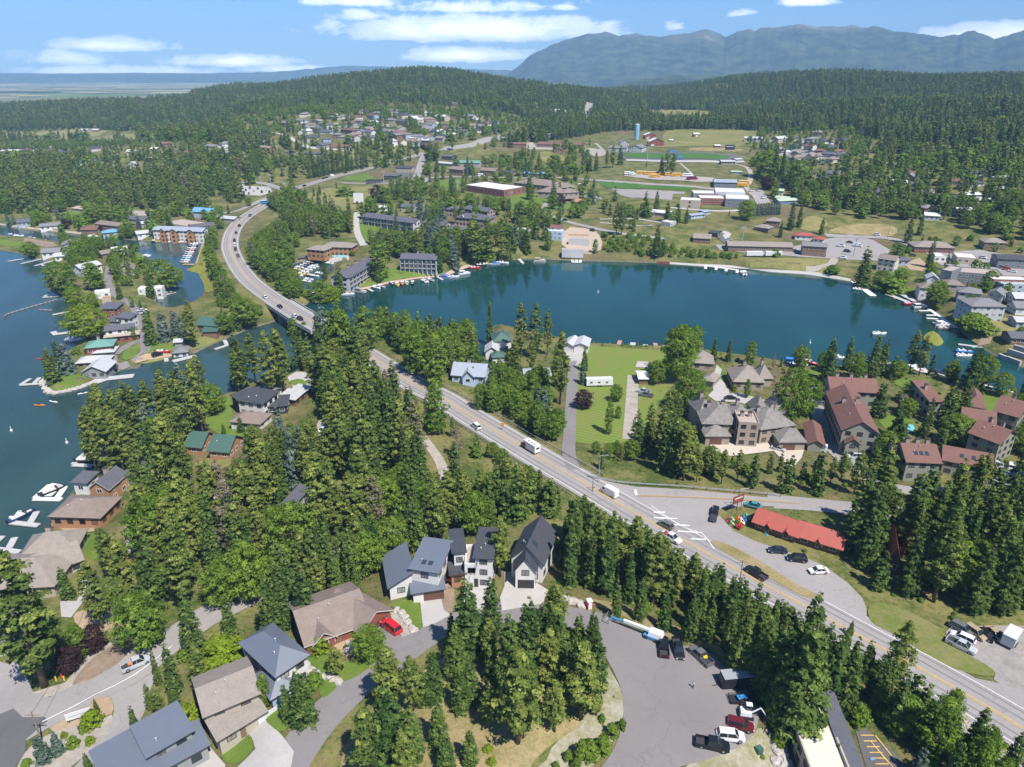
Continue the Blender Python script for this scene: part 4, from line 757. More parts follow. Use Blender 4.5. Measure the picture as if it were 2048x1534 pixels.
S('lawn',Cf([(740,280),(880,300),(885,372),(800,345),(745,310)]),M_LAWN,1,1)
S('parking_lot',Cf([(775,335),(865,370),(885,500),(935,620),(1000,750),(1060,790),(1150,850),(1000,850),(890,745),(845,640),(800,500),(790,400)]),M_ASPH,2)
S('lawn',Cf([(1210,545),(1340,560),(1440,590),(1330,670),(1210,610)]),M_LAWN,1,1,keep=False)
S('lawn',Cf([(1290,340),(1500,335),(1510,360),(1400,400),(1300,380)]),M_LAWN,1,1,keep=False)
S('lawn',Cf([(1815,430),(1920,455),(1880,540),(1810,540)]),M_LAWN,1,1)
S('pond_garden',Cf([(1330,630),(1400,600),(1420,640),(1350,665)]),M_POOL,2,1)
S('parking_lot',Cf([(1880,820),(2050,850),(2150,900),(2050,930),(1900,890)]),M_ASPH,2)
road_px('condo_road',[(1700,905),(1740,960),(1850,985),(2000,965),(2100,940)],5,M_ASPH,1)
S('lawn',Ca([(350,1400),(480,1350),(600,1345),(650,1400),(520,1455),(400,1475),(352,1445)]),M_LAWN,1,1)
S('rocky_shore',Ca([(310,1400),(350,1370),(345,1440),(400,1478),(520,1458),(650,1410),(655,1425),(520,1475),(400,1497),(325,1475)]),M_ROCK,2,keep=False)
road_px('spit_lane',Ca([(800,560),(790,680),(870,790),(930,810),(1000,900),(1035,1000),(1050,1090),(1060,1180),(980,1250),(890,1290),(830,1270),(820,1210)]),4.0,M_ASPHN,1)
road_px('spit_lane',Ca([(840,1200),(930,1140),(1050,1080)]),4.0,M_ASPHN,1)
S('lawn',Ca([(890,1210),(940,1150),(1015,1140),(1010,1210),(930,1255),(890,1240)]),M_LAWN,3,1)
S('lawn',Ca([(1065,1120),(1270,1125),(1290,1160),(1200,1200),(1070,1200)]),M_LAWN,1,1)
S('lawn',Ca([(900,1290),(1020,1275),(1240,1230),(1180,1215),(1080,1245),(960,1275)]),M_FIELD,1,1)
S('lawn',Ca([(1380,1180),(1480,1150),(1630,1095),(1610,1065),(1480,1070),(1400,1120)]),M_FIELD,1,1)
S('gravel_pad',Ca([(1060,1200),(1230,1195),(1280,1215),(1080,1245),(990,1270),(1000,1230)]),M_TAN,2)
S('lawn',Ca([(-260,340),(0,358),(165,385),(150,440),(0,432),(-260,420)]),M_LAWN,1)
S('dirt_lot',Ca([(180,350),(390,385),(420,410),(340,425),(250,400),(170,385)]),M_DIRT,1)
S('reed_bank',Ca([(1435,480),(1488,385),(1512,480),(1502,600),(1570,730),(1510,760),(1470,660),(1400,595),(1350,590),(1385,560),(1440,540)]),M_REED,1,1)
S('lawn',Ca([(985,465),(1050,480),(1050,560),(1000,540)]),M_LAWN,1,1)
S('lawn',Ca([(430,170),(560,130),(640,170),(560,220),(440,210)]),M_LAWN,1,1)
S('lawn',Ca([(800,345),(920,330),(1000,345),(900,362),(780,350)]),M_LAWN,1)
S('car_park',Ca([(950,150),(1150,160),(1180,190),(1000,190)]),M_GRAV,1)
S('shore_path',Ca([(0,255),(150,280),(330,300),(520,317),(700,337),(690,322),(520,303),(330,285),(160,265),(0,245)]),M_GRAV,1,keep=False)
road_px('frontage_road',[(400,432),(440,427),(480,420),(530,398),(560,385)],6,M_ASPH,1)
road_px('junction_road',[(400,366),(470,366),(530,368),(572,382)],9,M_ASPH,2)
S('parking_lot',[(478,372),(540,374),(545,386),(520,392),(478,390)],M_CONC,1)
S('lawn',Cj([(1030,830),(1150,830),(1450,850),(1510,870),(1480,890),(1250,900),(1060,930),(900,970),(780,985),(800,960),(940,900)]),M_LAWN,1)
S('lawn',Cj([(1600,790),(1780,750),(1994,735),(1994,760),(1800,785),(1640,815)]),M_FIELD,1)
S('lawn',Cj([(810,475),(860,470),(1000,510),(1030,560),(1000,610),(900,640),(840,560)]),M_LAWN,1,1)
S('lake_walk',Cj([(490,1030),(560,1035),(700,1018),(900,975),(1060,935),(1300,900),(1480,885),(1560,840),(1640,815),(1800,780),(1994,758),(1994,768),(1800,792),(1660,830),(1600,875),(1500,895),(1300,912),(1060,950),(900,990),(740,1025),(560,1046),(490,1040)]),mat('reddish_walk',(0.42,0.29,0.22),0.9,amt=0.08,scale=0.5,s2=3),2)
road_px('lodge_drive',[(715,425),(712,445),(716,470),(728,492)],5,M_CONC,2)
road_px('street',[(683,366),(760,367),(840,366),(860,356),(930,354),(1024,356),(1127,356),(1180,360),(1280,367),(1390,374),(1440,380)],5.5,M_ASPH,1)
road_px('street',[(830,362),(838,340),(845,318),(850,306)],8,M_ASPH,1)
road_px('far_highway',[(850,305),(905,296),(960,284),(1010,272),(1060,262),(1110,250),(1150,238),(1172,228),(1178,215),(1180,206)],16,M_ASPH,1,12)
road_px('street',[(500,263),(560,268),(620,295),(700,300)],6,M_CONC,1)
S('lawn',[(683,359),(700,352),(728,348),(745,352),(760,362),(700,361)],M_LAWN,1)
S('meadow',[(590,398),(640,379),(700,374),(800,372),(770,384),(748,400),(720,420),(650,424),(615,412)],M_FIELD,1,1)
S('parking_lot',[(770,350),(835,345),(832,362),(775,362)],M_ASPHD,1)
S('pool_terrace',Cj([(560,745),(600,725),(760,720),(760,770),(640,790),(560,780)]),M_CONC,1)
S('swimming_pool',Cj([(585,742),(610,727),(735,730),(738,752)]),M_POOL,2,keep=False)
S('swimming_pool',CR(4.876,640,380,[(1160,255),(1200,235),(1215,262),(1180,275)]),M_POOL,2)
S('lawn',Ci([(60,880),(330,870),(360,890),(300,960),(100,960)]),M_LAWN,1)
S('lawn',Ci([(660,1040),(800,1020),(1000,1010),(1200,1060),(1330,1080),(1470,1130),(1450,1169),(800,1169)]),M_LAWN,1)
S('lawn',Ci([(1660,905),(1800,895),(2048,918),(2048,962),(1720,955)]),M_TURF,1)
S('sports_field',Ce([(0,600),(840,645),(800,672),(0,628)]),M_TURF,1)
S('parking_lot',Ce([(100,655),(750,685),(760,705),(650,705),(640,760),(280,740),(160,700)]),M_ASPH,1)
S('running_track',Ce([(150,345),(260,326),(700,335),(1100,343),(1240,362),(1265,385),(1150,412),(700,404),(240,398),(160,375)]),M_ASPHD,1)
S('sports_field',Ce([(205,342),(530,345),(1030,350),(1165,370),(1130,392),(1000,396),(740,391),(235,382)]),M_TURF,2)
S('service_lane',Ce([(230,398),(700,406),(1100,415),(1280,410),(1290,425),(1100,432),(700,424),(240,412)]),M_CONC,2)
S('bus_yard',Ce([(215,515),(700,545),(1010,562),(1025,598),(880,600),(440,575),(215,545)]),M_GRAV,2)
S('dry_infield',Ce([(780,288),(1290,300),(1250,335),(800,325)]),M_DRY,1,1)
S('meadow',Ce([(560,150),(700,130),(1250,130),(1420,150),(1300,290),(800,280),(400,290),(560,250)]),M_FIELD,1,1)
S('parking_lot',Ce([(1330,680),(1440,660),(1520,780),(1400,800)]),M_ASPH,1)
road_px('service_lane',Ce([(1150,430),(1290,460),(1340,520),(1330,600),(1300,640),(1400,740)]),5,M_GRAV,1)
road_px('gravel_path',Ce([(715,430),(770,480),(825,540)]),3,M_GRAV,1)
road_px('gravel_path',Ce([(0,930),(300,925),(480,950),(640,975)]),2.5,M_CONC,1)
road_px('gravel_path',Ce([(0,958),(260,985),(470,985)]),2.5,M_CONC,1)
road_px('street',Ce([(620,825),(1000,855),(1280,850)]),4,M_CONC,1)
S('playground_dirt',Ci([(1510,560),(1700,580),(1720,640),(1600,650),(1500,620)]),M_GRAV,1,1)
S('parking_lot',Ci([(900,520),(1000,510),(1050,560),(1200,560),(1200,585),(950,580)]),M_GRAV,1)
S('meadow',Ci([(1040,620),(1150,590),(1290,640),(1330,690),(1200,710),(1060,690)]),M_FIELD,1,1)
road_px('street',Ci([(1610,520),(1660,560),(1700,620),(1640,650)]),4,M_GRAV,1)
road_px('street',[(1130,395),(1090,410),(1100,430),(1125,440),(1170,452),(1215,462),(1260,470),(1330,478)],5,M_ASPH,1)
S('building_site_dirt',CR(3.793,1000,320,[(480,500),(700,520),(780,600),(760,720),(460,700)]),mat('sandy_dirt',(0.42,0.33,0.24),0.95,amt=0.1,scale=0.3,s2=2),1,1)
S('dark_driveway',CR(3.793,1000,320,[(1620,560),(1650,545),(1680,560),(1735,640),(1700,640),(1650,590)]),M_ASPHD,2)
road_px('access_road',CR(3.793,1000,320,[(1690,545),(1730,560),(1710,590),(1760,640)]),5,M_CONC,1)
S('parking_lot',[(1430,490),(1500,488),(1590,493),(1655,478),(1700,468),(1745,480),(1780,500),(1770,522),(1700,520),(1600,514),(1500,507),(1440,500)],M_ASPH,1)
road_px('village_street',[(1650,471),(1700,474),(1780,478),(1850,500),(1900,510),(1960,514),(2060,536)],8,M_ASPH,2)
road_px('shore_path',[(1337,529),(1400,533),(1470,537),(1540,544),(1615,549),(1665,556),(1700,563)],3.2,M_CONC,3)
road_px('dirt_track',CR(3.487,1500,320,[(590,690),(560,730),(480,755),(390,768)]),5,M_GRAV,2)
S('village_plaza',CR(5.02,1640,440,[(840,440),(1000,380),(1060,440),(1060,520),(900,500)]),M_TAN,1)
S('village_square',[(1850,505),(1960,500),(2100,525),(2100,600),(2000,560),(1960,540),(1880,530)],M_ASPH,1)
S('dirt_bluff',CR(5.02,1640,440,[(20,130),(300,30),(700,40),(800,110),(700,180),(300,140)]),M_DRY,1,1)
S('meadow',CR(3.487,1500,320,[(0,690),(540,690),(600,760),(680,810),(400,790),(0,755)]),M_FIELD,1,keep=False)
S('meadow',CR(3.487,1500,320,[(320,470),(420,380),(560,430),(500,490),(400,500)]),M_FIELD,1,1)
S('lawn',CR(5.02,1640,440,[(690,500),(840,480),(830,560),(720,620),(680,600)]),M_LAWN,1,1)
S('lawn',CR(5.02,1640,440,[(780,690),(960,690),(980,720),(800,715)]),M_LAWN,1)
S('meadow',CR(5.02,1640,440,[(1380,1080),(1600,1050),(1900,960),(2048,1100),(2048,1150),(1700,1200),(1640,1290),(1500,1200)]),M_FIELD,1,1,keep=False)
road_px('dirt_track',CR(5.02,1640,440,[(1690,1065),(1700,1120),(1670,1190),(1640,1260)]),4.5,M_TAN,2)
S('hay_field',[(-120,268),(60,264),(180,257),(216,262),(190,274),(130,283),(0,281),(-120,284)],mat('hay_grass',(0.24,0.22,0.10),0.95,col2=(0.17,0.18,0.06),scale=0.01,s2=0.2,spec=0.1),1)
S('hay_field',[(168,278),(240,268),(312,267),(306,283),(250,282),(200,284)],MATS['hay_grass'],1)
S('hay_field',[(110,196),(300,192),(298,199),(150,204),(60,206)],MATS['hay_grass'],1)
S('crop_field',[(100,193),(250,188),(300,190),(110,196)],M_LAWN,1)
S('hay_field',[(1096,173),(1170,169),(1250,168),(1190,180),(1120,180)],MATS['hay_grass'],1)
S('hill_meadow',[(1285,224),(1340,220),(1432,222),(1430,238),(1380,247),(1330,244)],M_FIELD,1,1)
# --- buildings of place
def add(root,A,B,Dp,h,kind,rise,rm,wm,**k):
 z=root.location[2]; a=P(A[0],A[1],z+h); b=P(B[0],B[1],z+h); rz=math.atan2(b[1]-a[1],b[0]-a[0]); W_=math.hypot(b[0]-a[0],b[1]-a[1]); r0=root.rotation_euler[2]
 d=(a[0]-root.location[0],a[1]-root.location[1]); c,s=math.cos(-r0),math.sin(-r0); loc_=(d[0]*c-d[1]*s,d[0]*s+d[1]*c,0)
 block(root,loc_,rz-r0,W_,Dp,h,kind,rise,rm,wm,**k); c,s=math.cos(rz),math.sin(rz); KEEP.append(np.array([(a[0]+u*c-v*s,a[1]+u*s+v*c) for u,v in ((0,0),(W_,0),(W_,Dp),(0,Dp))]))
HG='houses on wooded hill'
# -- foreground
r=house((296,1509),(381,1460),6.5,6.3,'s',0.8,'metal','grey','large house with three stepped dark blue grey metal roofs at bottom edge',HG,win='d',vents=1)
add(r,(316,1541),(413,1488),5,4.2,'s',0.7,'metal','grey',win='d'); add(r,(225,1590),(318,1535),10,5.2,'s',0.7,'metal','grey',win='d')
r=house((437,1476),(528,1421),4.6,3.1,'s',1.3,'tan','tanw','tan shingled house with stepped roof below blue grey hipped roof house',HG,win='d',garage=(9,4.2,'w'),door=True)
add(r,(410,1428),(515,1384),9.5,5.6,'g',1.9,'tan','tanw',win='d',vents=2); 
r=house((552,1349),(613,1309),12,6.0,'h',2.7,'metal','white','two storey white house with blue grey hipped metal roof by street',HG,win='d',vents=2)
add(r,(543,1394),(590,1368),7,3.1,'h',1.8,'metal','blueg',win='d',garage=(3.4,4.6,'w'))
r=house((612,1287),(738,1241),13.5,3.2,'g',3.1,'brown','redw','long single storey house with brown shingle roof behind a front lawn',HG,win='w',door=True,vents=2,trim=M_TRIM)
add(r,(722,1262),(779,1218),11,3.2,'G',2.4,'brown','redw',garage=(4.8,4.8,'b'),trim=M_TRIM,win=None); add(r,(628,1284),(668,1268),6,3.1,'G',1.7,'brown','redw',trim=M_TRIM)
r=house((779,1172),(824,1164),10.5,3.6,'r',2.6,'metal','white','white modern house with a swooping grey metal roof and brown garage door',HG,base=G(850,1198)[2],win='d',skyl=0)
add(r,(822,1135),(875,1143),9.5,6.9,'s',0.9,'metal','white',win='d',skyl=2,vents=1); add(r,(826,1184),(886,1175),5.5,3.1,'s',0.8,'metal','white',win=None,garage=(4.4,4.4,'b'))
r=house((950,1113),(983,1115),9.5,8.4,'s',0.7,'char','white','modern white house with staggered charcoal roofs and a rooftop deck',HG,base=G(945,1168)[2],win='d',vents=2)
add(r,(908,1108),(929,1106),9,7.4,'S',0.6,'char','white',win='d'); add(r,(929,1131),(985,1131),7,6.0,'f',0,'gravelr','white',win='d',garage=(4.3,4.6,'d')); add(r,(903,1147),(928,1144),5,4,'s',0.5,'char','cedarw',win='d')
rr=r; rail(rr,[(-4.6,-4.2),(0.5,-4.2),(0.5,-0.3)],6.45)
r=house((1023,1112),(1085,1124),11.5,5.8,'G',3.8,'char','white','white house with steep charcoal gabled roof and black garage door',HG,base=G(1050,1160)[2],win='d',vents=1,skyl=3)
add(r,(1031,1136),(1071,1137),4.5,5.6,'G',3.0,'char','white',win='d',garage=(2.3,3.6,'d'),wrow=2.2)
r=house((1632,1575),(1716,1580),19,4.6,'f',0,'cream','tanw','flat cream roofed commercial building half hidden by a fir at bottom edge','shops by highway',cat='building',name='commercial_building',win='d')
add(r,(1716,1580),(1741,1582),19.3,4.9,'s',0.3,'slate','tanw',win=None)
# -- gift shop
GS='shops by highway'
r=house((1511,1040),(1594,1069),6.6,2.7,'g',1.9,'red','brownw','long low shop with bright red metal roof and entrance gables',GS,cat='shop',name='gift_shop',win='w',door=True,ov=0.8)
add(r,(1529,1051),(1541,1055),3,2.3,'G',1.0,'red','brownw',win='w'); add(r,(1565,1064),(1579,1068),3,2.3,'G',1.0,'red','brownw',win='w')
add(r,(1596,1067),(1682,1093),6.6,2.8,'g',2.0,'red','brownw',win='w',ov=0.8); add(r,(1630,1082),(1642,1086),3,2.3,'G',1.0,'red','brownw',win='w')
house((1774,1120),(1802,1126),10,3.5,'G',4.5,'dred','brownw','steep dull red roofed cabin among firs right of gift shop',GS,cat='cabin',name='cabin')
house((1822,1138),(1852,1146),6,3,'g',2,'dred','brownw','small dull red roofed cabin between dark firs',GS,cat='cabin',name='cabin')
# -- left shore
LS='houses on left shore'
house((100,1031),(199,1034),10,4.0,'h',2.8,'brown','cedarw','brown hip roofed lakefront house with brick patio',LS,win='d',vents=2)
r=house((178,974),(216,976),8.5,5.4,'G',2.2,'slate','cedarw','orange gabled house with dark slate roof and stone chimney by west lake',LS,win='w',chim=1,trim=M_TRIM); add(r,(145,963),(172,965),5,4.4,'s',.5,'slate','white',win='w')
r=house((-40,1178),(106,1170),13,3.8,'h',3.6,'tan','tanw','sprawling tan shingled lake house at left edge',LS,win='d',vents=2); add(r,(78,1148),(163,1117),9,3.8,'g',3.0,'tan','tanw',win='d'); add(r,(42,1112),(150,1098),9,4.0,'h',3.3,'tan','tanw',win='d',chim=1)
house((417,899),(457,902),9.5,3.4,'g',3.2,'green','cedarw','log cabin with green metal roof below small lawn',LS,name='cabin',cat='cabin',vents=1); house((370,890),(402,893),9,3.4,'g',3.0,'green','cedarw','green roofed cottage hidden among tall pines by left shore',LS,name='cabin',cat='cabin')
r=house((476,800),(525,807),9.5,6.0,'s',0.8,'char','white','white two storey house with sloping black roof by channel',LS,win='d',vents=2); add(r,(533,813),(573,810),8,3.6,'s',.5,'char','dark',win='w')
add(r,(463,789),(477,800),8.5,5.9,'s',.6,'char','dark',win=None)
house((461,842),(519,847),8,3.0,'h',2.2,'brown','white','low house with brown hip roof on lawn below white house',LS)
house((557,794),(590,799),6.5,3,'s',.6,'greyW','brownw','flat grey roofed garage nearest black roofed white house',LS,cat='garage',name='garage',win='d'); house((576,784),(602,789),6.5,3,'s',.6,'greyW','brownw','flat grey roofed garage by beach',LS,cat='garage',name='garage',win='d')
house((505,786),(541,791),7,2.8,'g',1.2,'grey','white','grey roofed boathouse between white house and tall pines',LS,cat='boathouse',name='boathouse')
house((563,1009),(583,1013),9,3,'s',.8,'slate','grey','small slate roofed house nearly buried in woods','houses in woods',name='cabin',cat='cabin')
house((250,948),(295,954),8,4.5,'g',1.8,'slate','white','slate roofed house half hidden by pines behind orange gabled house',LS)
r=house((-60,1302),(28,1279),9,3.4,'h',2.4,'slate','white','white garage building with grey hip roof at left edge','garages at left edge',cat='garage',name='garage',garage=(6,4,'w')); 
house((-60,1258),(24,1246),8,3.4,'h',2.2,'grey','white','upper grey roofed building at left edge','garages at left edge',cat='garage',name='garage')
# -- river point, lakeside
LK='houses by lake'
house((1125,688),(1146,691),10,3.8,'G',1.2,'greyW','white','left of two open boathouses with pale gabled roofs',LK,cat='boathouse',name='boathouse',win=None); house((1148,690),(1176,692),10,3.8,'G',1.2,'greyW','white','right of two open boathouses with pale gabled roofs',LK,cat='boathouse',name='boathouse',win=None)
r=house((988,682),(1022,680),10,4.8,'h',2.8,'green','white','white house with green hip roof and small front gable by lake',LK,base=1.2); add(r,(999,675),(1013,675),4,5,'G',2.4,'green','white',trim=M_TRIM)
house((971,702),(996,702),8,3.8,'G',2.0,'greyW','white','white boathouse with pale roof over inlet',LK,cat='boathouse',name='boathouse',base=0.4); house((985,714),(1009,713),5.5,2.8,'h',1.8,'green','white','small open pavilion with green hip roof over inlet',LK,cat='pavilion',name='pavilion',base=0.4,win=None)
r=house((904,748),(969,752),10,4.2,'g',3.2,'metalL','ltblue','light blue house with pale metal gabled roof between highway and inlet',LK,chim=1); add(r,(925,752),(946,752),4,4.3,'G',2.2,'metalL','ltblue')
house((1050,752),(1101,750),8,3.0,'g',1.5,'metalL','ltblue','low pale blue house hidden behind tall pines near lakeside drive',LK)
house((1344,883),(1373,885),6,2.6,'g',1.2,'redbrown','brownw','small maroon roofed shed left of stone mansion',LK,cat='shed',name='shed')
house((1279,757),(1296,757),8,2.8,'g',.8,'white','brownw','narrow open shed with white roof by gravel drive',LK,cat='shed',name='shed',win=None)
# -- stone mansion
r=house((1406,846),(1478,848),15,6.2,'h',4.0,'cedar','stone','grand stone mansion with many weathered shake roofs and an arched gatehouse','mansion grounds',cat='mansion',name='mansion',win='d',chim=2)
add(r,(1412,871),(1460,871),9,3.7,'h',2.6,'cedar','stone',win='d',garage=(3.4,4,'b')); add(r,(1478,846),(1519,848),9,8.6,'f',0,'gravelr','stone',win='d',chim=2); add(r,(1522,858),(1590,849),14,5.8,'h',4.2,'cedar','stone',win='d',chim=2); add(r,(1560,883),(1611,883),9,3.5,'h',2.8,'cedar','stone',win=None,garage=(3.2,4,'b')); add(r,(1548,828),(1577,824),8,5.6,'h',5.0,'cedar','stone',win=None,chim=1); add(r,(1512,822),(1534,820),6,6,'h',4.6,'cedar','stone',win=None)
add(r,(1399,826),(1428,824),9,6,'h',4.2,'cedar','stone',win=None,chim=1); add(r,(1470,830),(1500,828),7,7.2,'h',2.4,'cedar','stone',win=None,chim=1)
def arch(root,A,B):
 z=root.location[2]; a=P(A[0],A[1],z+2); b=P(B[0],B[1],z+2); mb=MB(); c=(a+b)/2; w=math.hypot(*(b-a)[:2]); pts=[(-w/2,-2),(w/2,-2)]+[(w/2*math.cos(t),1.4*math.sin(t)+1.6) for t in np.linspace(0,math.pi,9)]
 rz=math.atan2(b[1]-a[1],b[0]-a[0])-root.rotation_euler[2]; vs=[]
 for y in (-0.4,0.1):
  for x,q in pts: vs.append((x,y,q))
 n=len(pts); mb.add(vs,[tuple(range(n)),tuple(range(2*n-1,n-1,-1))]+[(i,(i+1)%n,n+(i+1)%n,n+i) for i in range(n)]); o=mb.build('archway',[M_DTRIM],root); l=c-np.array(root.location); cc,ss=math.cos(-root.rotation_euler[2]),math.sin(-root.rotation_euler[2]); o.location=(l[0]*cc-l[1]*ss,l[0]*ss+l[1]*cc,2.0); o.rotation_euler=(0,0,rz)
arch(r,(1483,868),(1510,869))
r=house((1468,762),(1528,764),13,3.8,'h',4.6,'tan','stone','guest house with taupe roof and pointed right gable by lake','mansion grounds',chim=1,win='d'); add(r,(1518,757),(1544,756),7,3.8,'h',5.2,'tan','stone',chim=1,win=None)
r=house((1384,724),(1427,727),9,3.5,'h',4.0,'tan','stone','smaller taupe roofed cottage by big willow','mansion grounds',win='d',chim=1); add(r,(1405,758),(1427,763),8,2.8,'h',1.6,'tan','stone',win=None)
# -- red brown condominiums
CG='red brown roofed condominiums'; C_=dict(cat='condominium',name='condominium',win='d')
r=house((1686,858),(1757,865),30,8.8,'G',3.4,'redbrown','sage','longest condominium with its shaded side along car park',CG,chim=2,vents=3,**C_); add(r,(1693,884),(1720,887),4,5.5,'G',1.6,'redbrown','sage',win='d')
house((1617,886),(1649,890),15,2.9,'G',1.5,'redbrown','sage','narrow carport with red brown roof left of longest condominium',CG,cat='carport',name='carport',win=None)
house((1663,779),(1756,784),11,6.8,'g',3.0,'redbrown','sage','condominium behind two small spruces at lake end of car park',CG,chim=3,vents=3,**C_)
r=house((1815,921),(1881,924),11,7.0,'g',3.0,'redbrown','sage','condominium facing wooded strip with skylights in its roof',CG,chim=3,skyl=3,vents=2,**C_); add(r,(1789,914),(1815,917),10,6.0,'g',2.6,'redbrown','sage',win='d'); add(r,(1888,918),(1984,936),10,5.0,'g',2.4,'redbrown','sage',win='d',skyl=2)
r=house((1861,802),(1885,802),13,6.8,'s',2.4,'redbrown','sage','condominium half hidden behind two great dark spruces',CG,chim=1,**C_); add(r,(1932,810),(1969,816),14,5.8,'h',3.2,'redbrown','sage',win='d')
house((1990,820),(2038,833),13,6.6,'g',3.4,'redbrown','sage','condominium at right edge by bright lawn',CG,chim=1,vents=2,**C_)
r=house((1940,864),(2000,886),11,7.6,'g',3.0,'redbrown','sage','tall condominium with stepped roofs below bright lawn',CG,chim=2,vents=2,**C_); add(r,(1926,838),(1990,848),8,7.0,'g',2.8,'redbrown','sage',win='d')
# -- left spit
SP_='houses on left spit'
r=house((163,744),(210,742),11,3.4,'G',2.4,'greyW','grey','pale grey gabled house at tip of spit',SP_,win='d'); add(r,(152,726),(215,722),7,3.0,'h',1.8,'greyW','grey',win='d'); add(r,(186,706),(227,703),7,2.8,'h',1.6,'greyW','grey',win='d')
house((170,696),(224,691),9,3.4,'h',2.0,'teal','redw','low house with weathered teal roof on spit',SP_,chim=1)
r=house((210,661),(266,655),7,5.6,'g',1.3,'slate','white','long white house with slate roof next to two clipped cedars',SP_); add(r,(209,675),(276,668),4,3.0,'s',.4,'gravelr','redw',win='d')
r=house((219,645),(238,643),7,4.4,'l',.6,'slate','grey','boxy house with two blue grey shed roofs on spit',SP_,win='d'); add(r,(232,637),(258,637),8,5.8,'l',.7,'slate','white',win='w')
r=house((198,617),(231,617),8,4.8,'s',.8,'slate','redw','slate roofed house behind lime green trees',SP_); add(r,(204,600),(222,598),6,4,'f',0,'tile','tanw',win=None)
house((189,586),(219,583),5,3.6,'f',0,'white','white','white flat roofed boathouse above lime green trees',SP_,cat='boathouse',name='boathouse')
r=house((394,648),(435,651),8,4.6,'g',2.6,'green','brownw','dark cabin with green and grey roofs at channel bank',SP_,win='d'); add(r,(405,663),(433,662),5,3.0,'s',.8,'green','brownw',win=None)
house((346,706),(375,703),7,2.9,'h',1.7,'grey','white','white boathouse with grey hip roof on spit shore',SP_,cat='boathouse',name='boathouse'); house((348,684),(363,683),5,2.4,'g',.8,'greyW','grey','tiny grey shed between lawn and spruces',SP_,cat='shed',name='shed',win=None)
house((234,542),(267,539),14,3.6,'G',3.2,'brown','tanw','brown gabled house by channel garden',SP_); house((161,537),(202,528),9,5.4,'g',1.8,'greyW','white','white house with pale roof behind big round willow',SP_)
house((224,501),(254,498),8,3.8,'g',1.6,'greyW','white','white house with pale roof on channel bend',SP_); house((203,508),(223,505),8,3.6,'g',1.6,'brown','brownw','brown house next to channel bend',SP_)
house((82,505),(118,503),8,3.8,'g',2.0,'grey','white','grey gabled house behind west docks',SP_); house((109,513),(142,510),9,3.8,'g',1.6,'greyW','white','pale roofed white house above west docks',SP_); house((126,490),(162,486),9,4.2,'G',2.0,'grey','blueg','grey house on inner channel side',SP_)
house((275,579),(323,577),6,5,'f',0,'white','white','white flat roofed house under tall channel trees',SP_)
# -- far channel bank
FB='houses along far channel bank'
for A,B,D,h,k,ri,rm,wm,l in [((34,445),(60,443),9,4,'g',2,'slate','blueg','slate roofed house at far left of channel bank'),((79,453),(121,450),8,3.6,'g',1.6,'grey','white','low white house with grey roof on channel bank'),((161,459),(192,459),9,4,'g',2.4,'redbrown','brownw','dark reddish house on channel bank'),((189,447),(243,453),12,4,'g',1.6,'brown','redw','long brown roofed building behind channel bank'),((205,466),(239,463),8,3.5,'h',1.8,'blue','blueg','house with sky blue roof on channel bank'),((274,468),(299,465),8,3.4,'g',1.6,'greyW','white','white garage right of two round green trees on channel bank'),((252,437),(288,440),9,3.6,'g',1.8,'slate','tanw','slate roofed house behind channel bank'),((274,448),(310,446),8,3.2,'g',1.4,'greyW','tanw','pale grey roofed house behind white garage'),((382,422),(420,425),11,5.5,'g',2.6,'blue','ltblue','large house with light blue metal roof near highway curve'),((441,436),(468,438),8,3,'g',1.4,'greyW','tanw','small pale roofed house by highway curve'),((142,416),(172,419),9,3.4,'h',1.8,'gravelr','tanw','tan roofed house by small green lawn'),((77,410),(92,411),8,3.6,'g',1.8,'grey','tanw','grey roofed cottage in trees left of small green lawn')]:
 house(A,B,D,h,k,ri,rm,wm,l,FB)
r=house((305,459),(404,463),10,8.6,'g',2.0,'metalL','white','three storey waterfront apartments with white and cedar fronts',FB,cat='apartment building',name='apartment_building',win='d',floors=3,chim=0)
for a,b in (((318,461),(328,461)),((338,462),(352,462)),((372,463),(386,463))): add(r,a,b,3,9.0,'G',1.6,'metalL','cedarw',win='d',floors=3)
house((328,446),(374,453),17,5,'f',0,'gravelr','tanw','tan flat roofed store behind waterfront apartments',FB,cat='store',name='store',win=None); r=house((384,455),(430,450),13,4.8,'g',1.4,'slate','tanw','dark roofed store with a yellow front near highway curve',FB,cat='store',name='store'); add(r,(398,462),(420,460),2,3.4,'s',.4,'tile','tanw',win=None)
# -- motels and lodge
MT='lakeside motels'; M_=dict(cat='motel',name='motel',win='d')
def motel(A,B,D,h,rise,label,fl=3,bays=8,**k):
 r=house(A,B,D,h,'g',rise,'slate','lgrey',label,MT,floors=fl,**M_,**k); W_=r['w']; n=bays
 for f in range(fl):
  z=f*h/fl
  if f: mb=MB(); mb.box((W_/2,-0.9,z),(W_,1.7,0.16)); mb.build('balcony',[M_DOCKG],r); rail(r,[(0,-1.7),(W_,-1.7)],z,0.95)
 for i in range(n+1): mb=MB(); mb.box((W_*i/n,-0.75,h/2-0.7),(0.35,1.6,h+1.0)); mb.build('party_wall',[WM['lgrey']],r)
 mb=MB(); mb.box((W_/2,-0.9,h+0.12),(W_+1,2.2,0.2)); mb.build('canopy',[RM['slate']],r)
 return r
motel((801,517),(872,519),10,8.6,2.4,'three storey grey motel with balconies facing bright lawn',3,8,chim=1)
motel((694,556),(753,522),10,8.2,2.4,'three storey grey motel standing end on to lake',3,9,chim=5)
motel((726,433),(828,446),11,6.4,2.4,'long two storey grey motel above curving drive',2,8,chim=3)
r=house((642,493),(703,495),12,6.2,'h',2.4,'tan','cedarw','timber marina lodge with tan hipped roofs behind pool',MT,cat='lodge',name='lodge',win='d',vents=2); add(r,(613,498),(648,501),10,5.8,'h',2.2,'tan','cedarw',win='d')
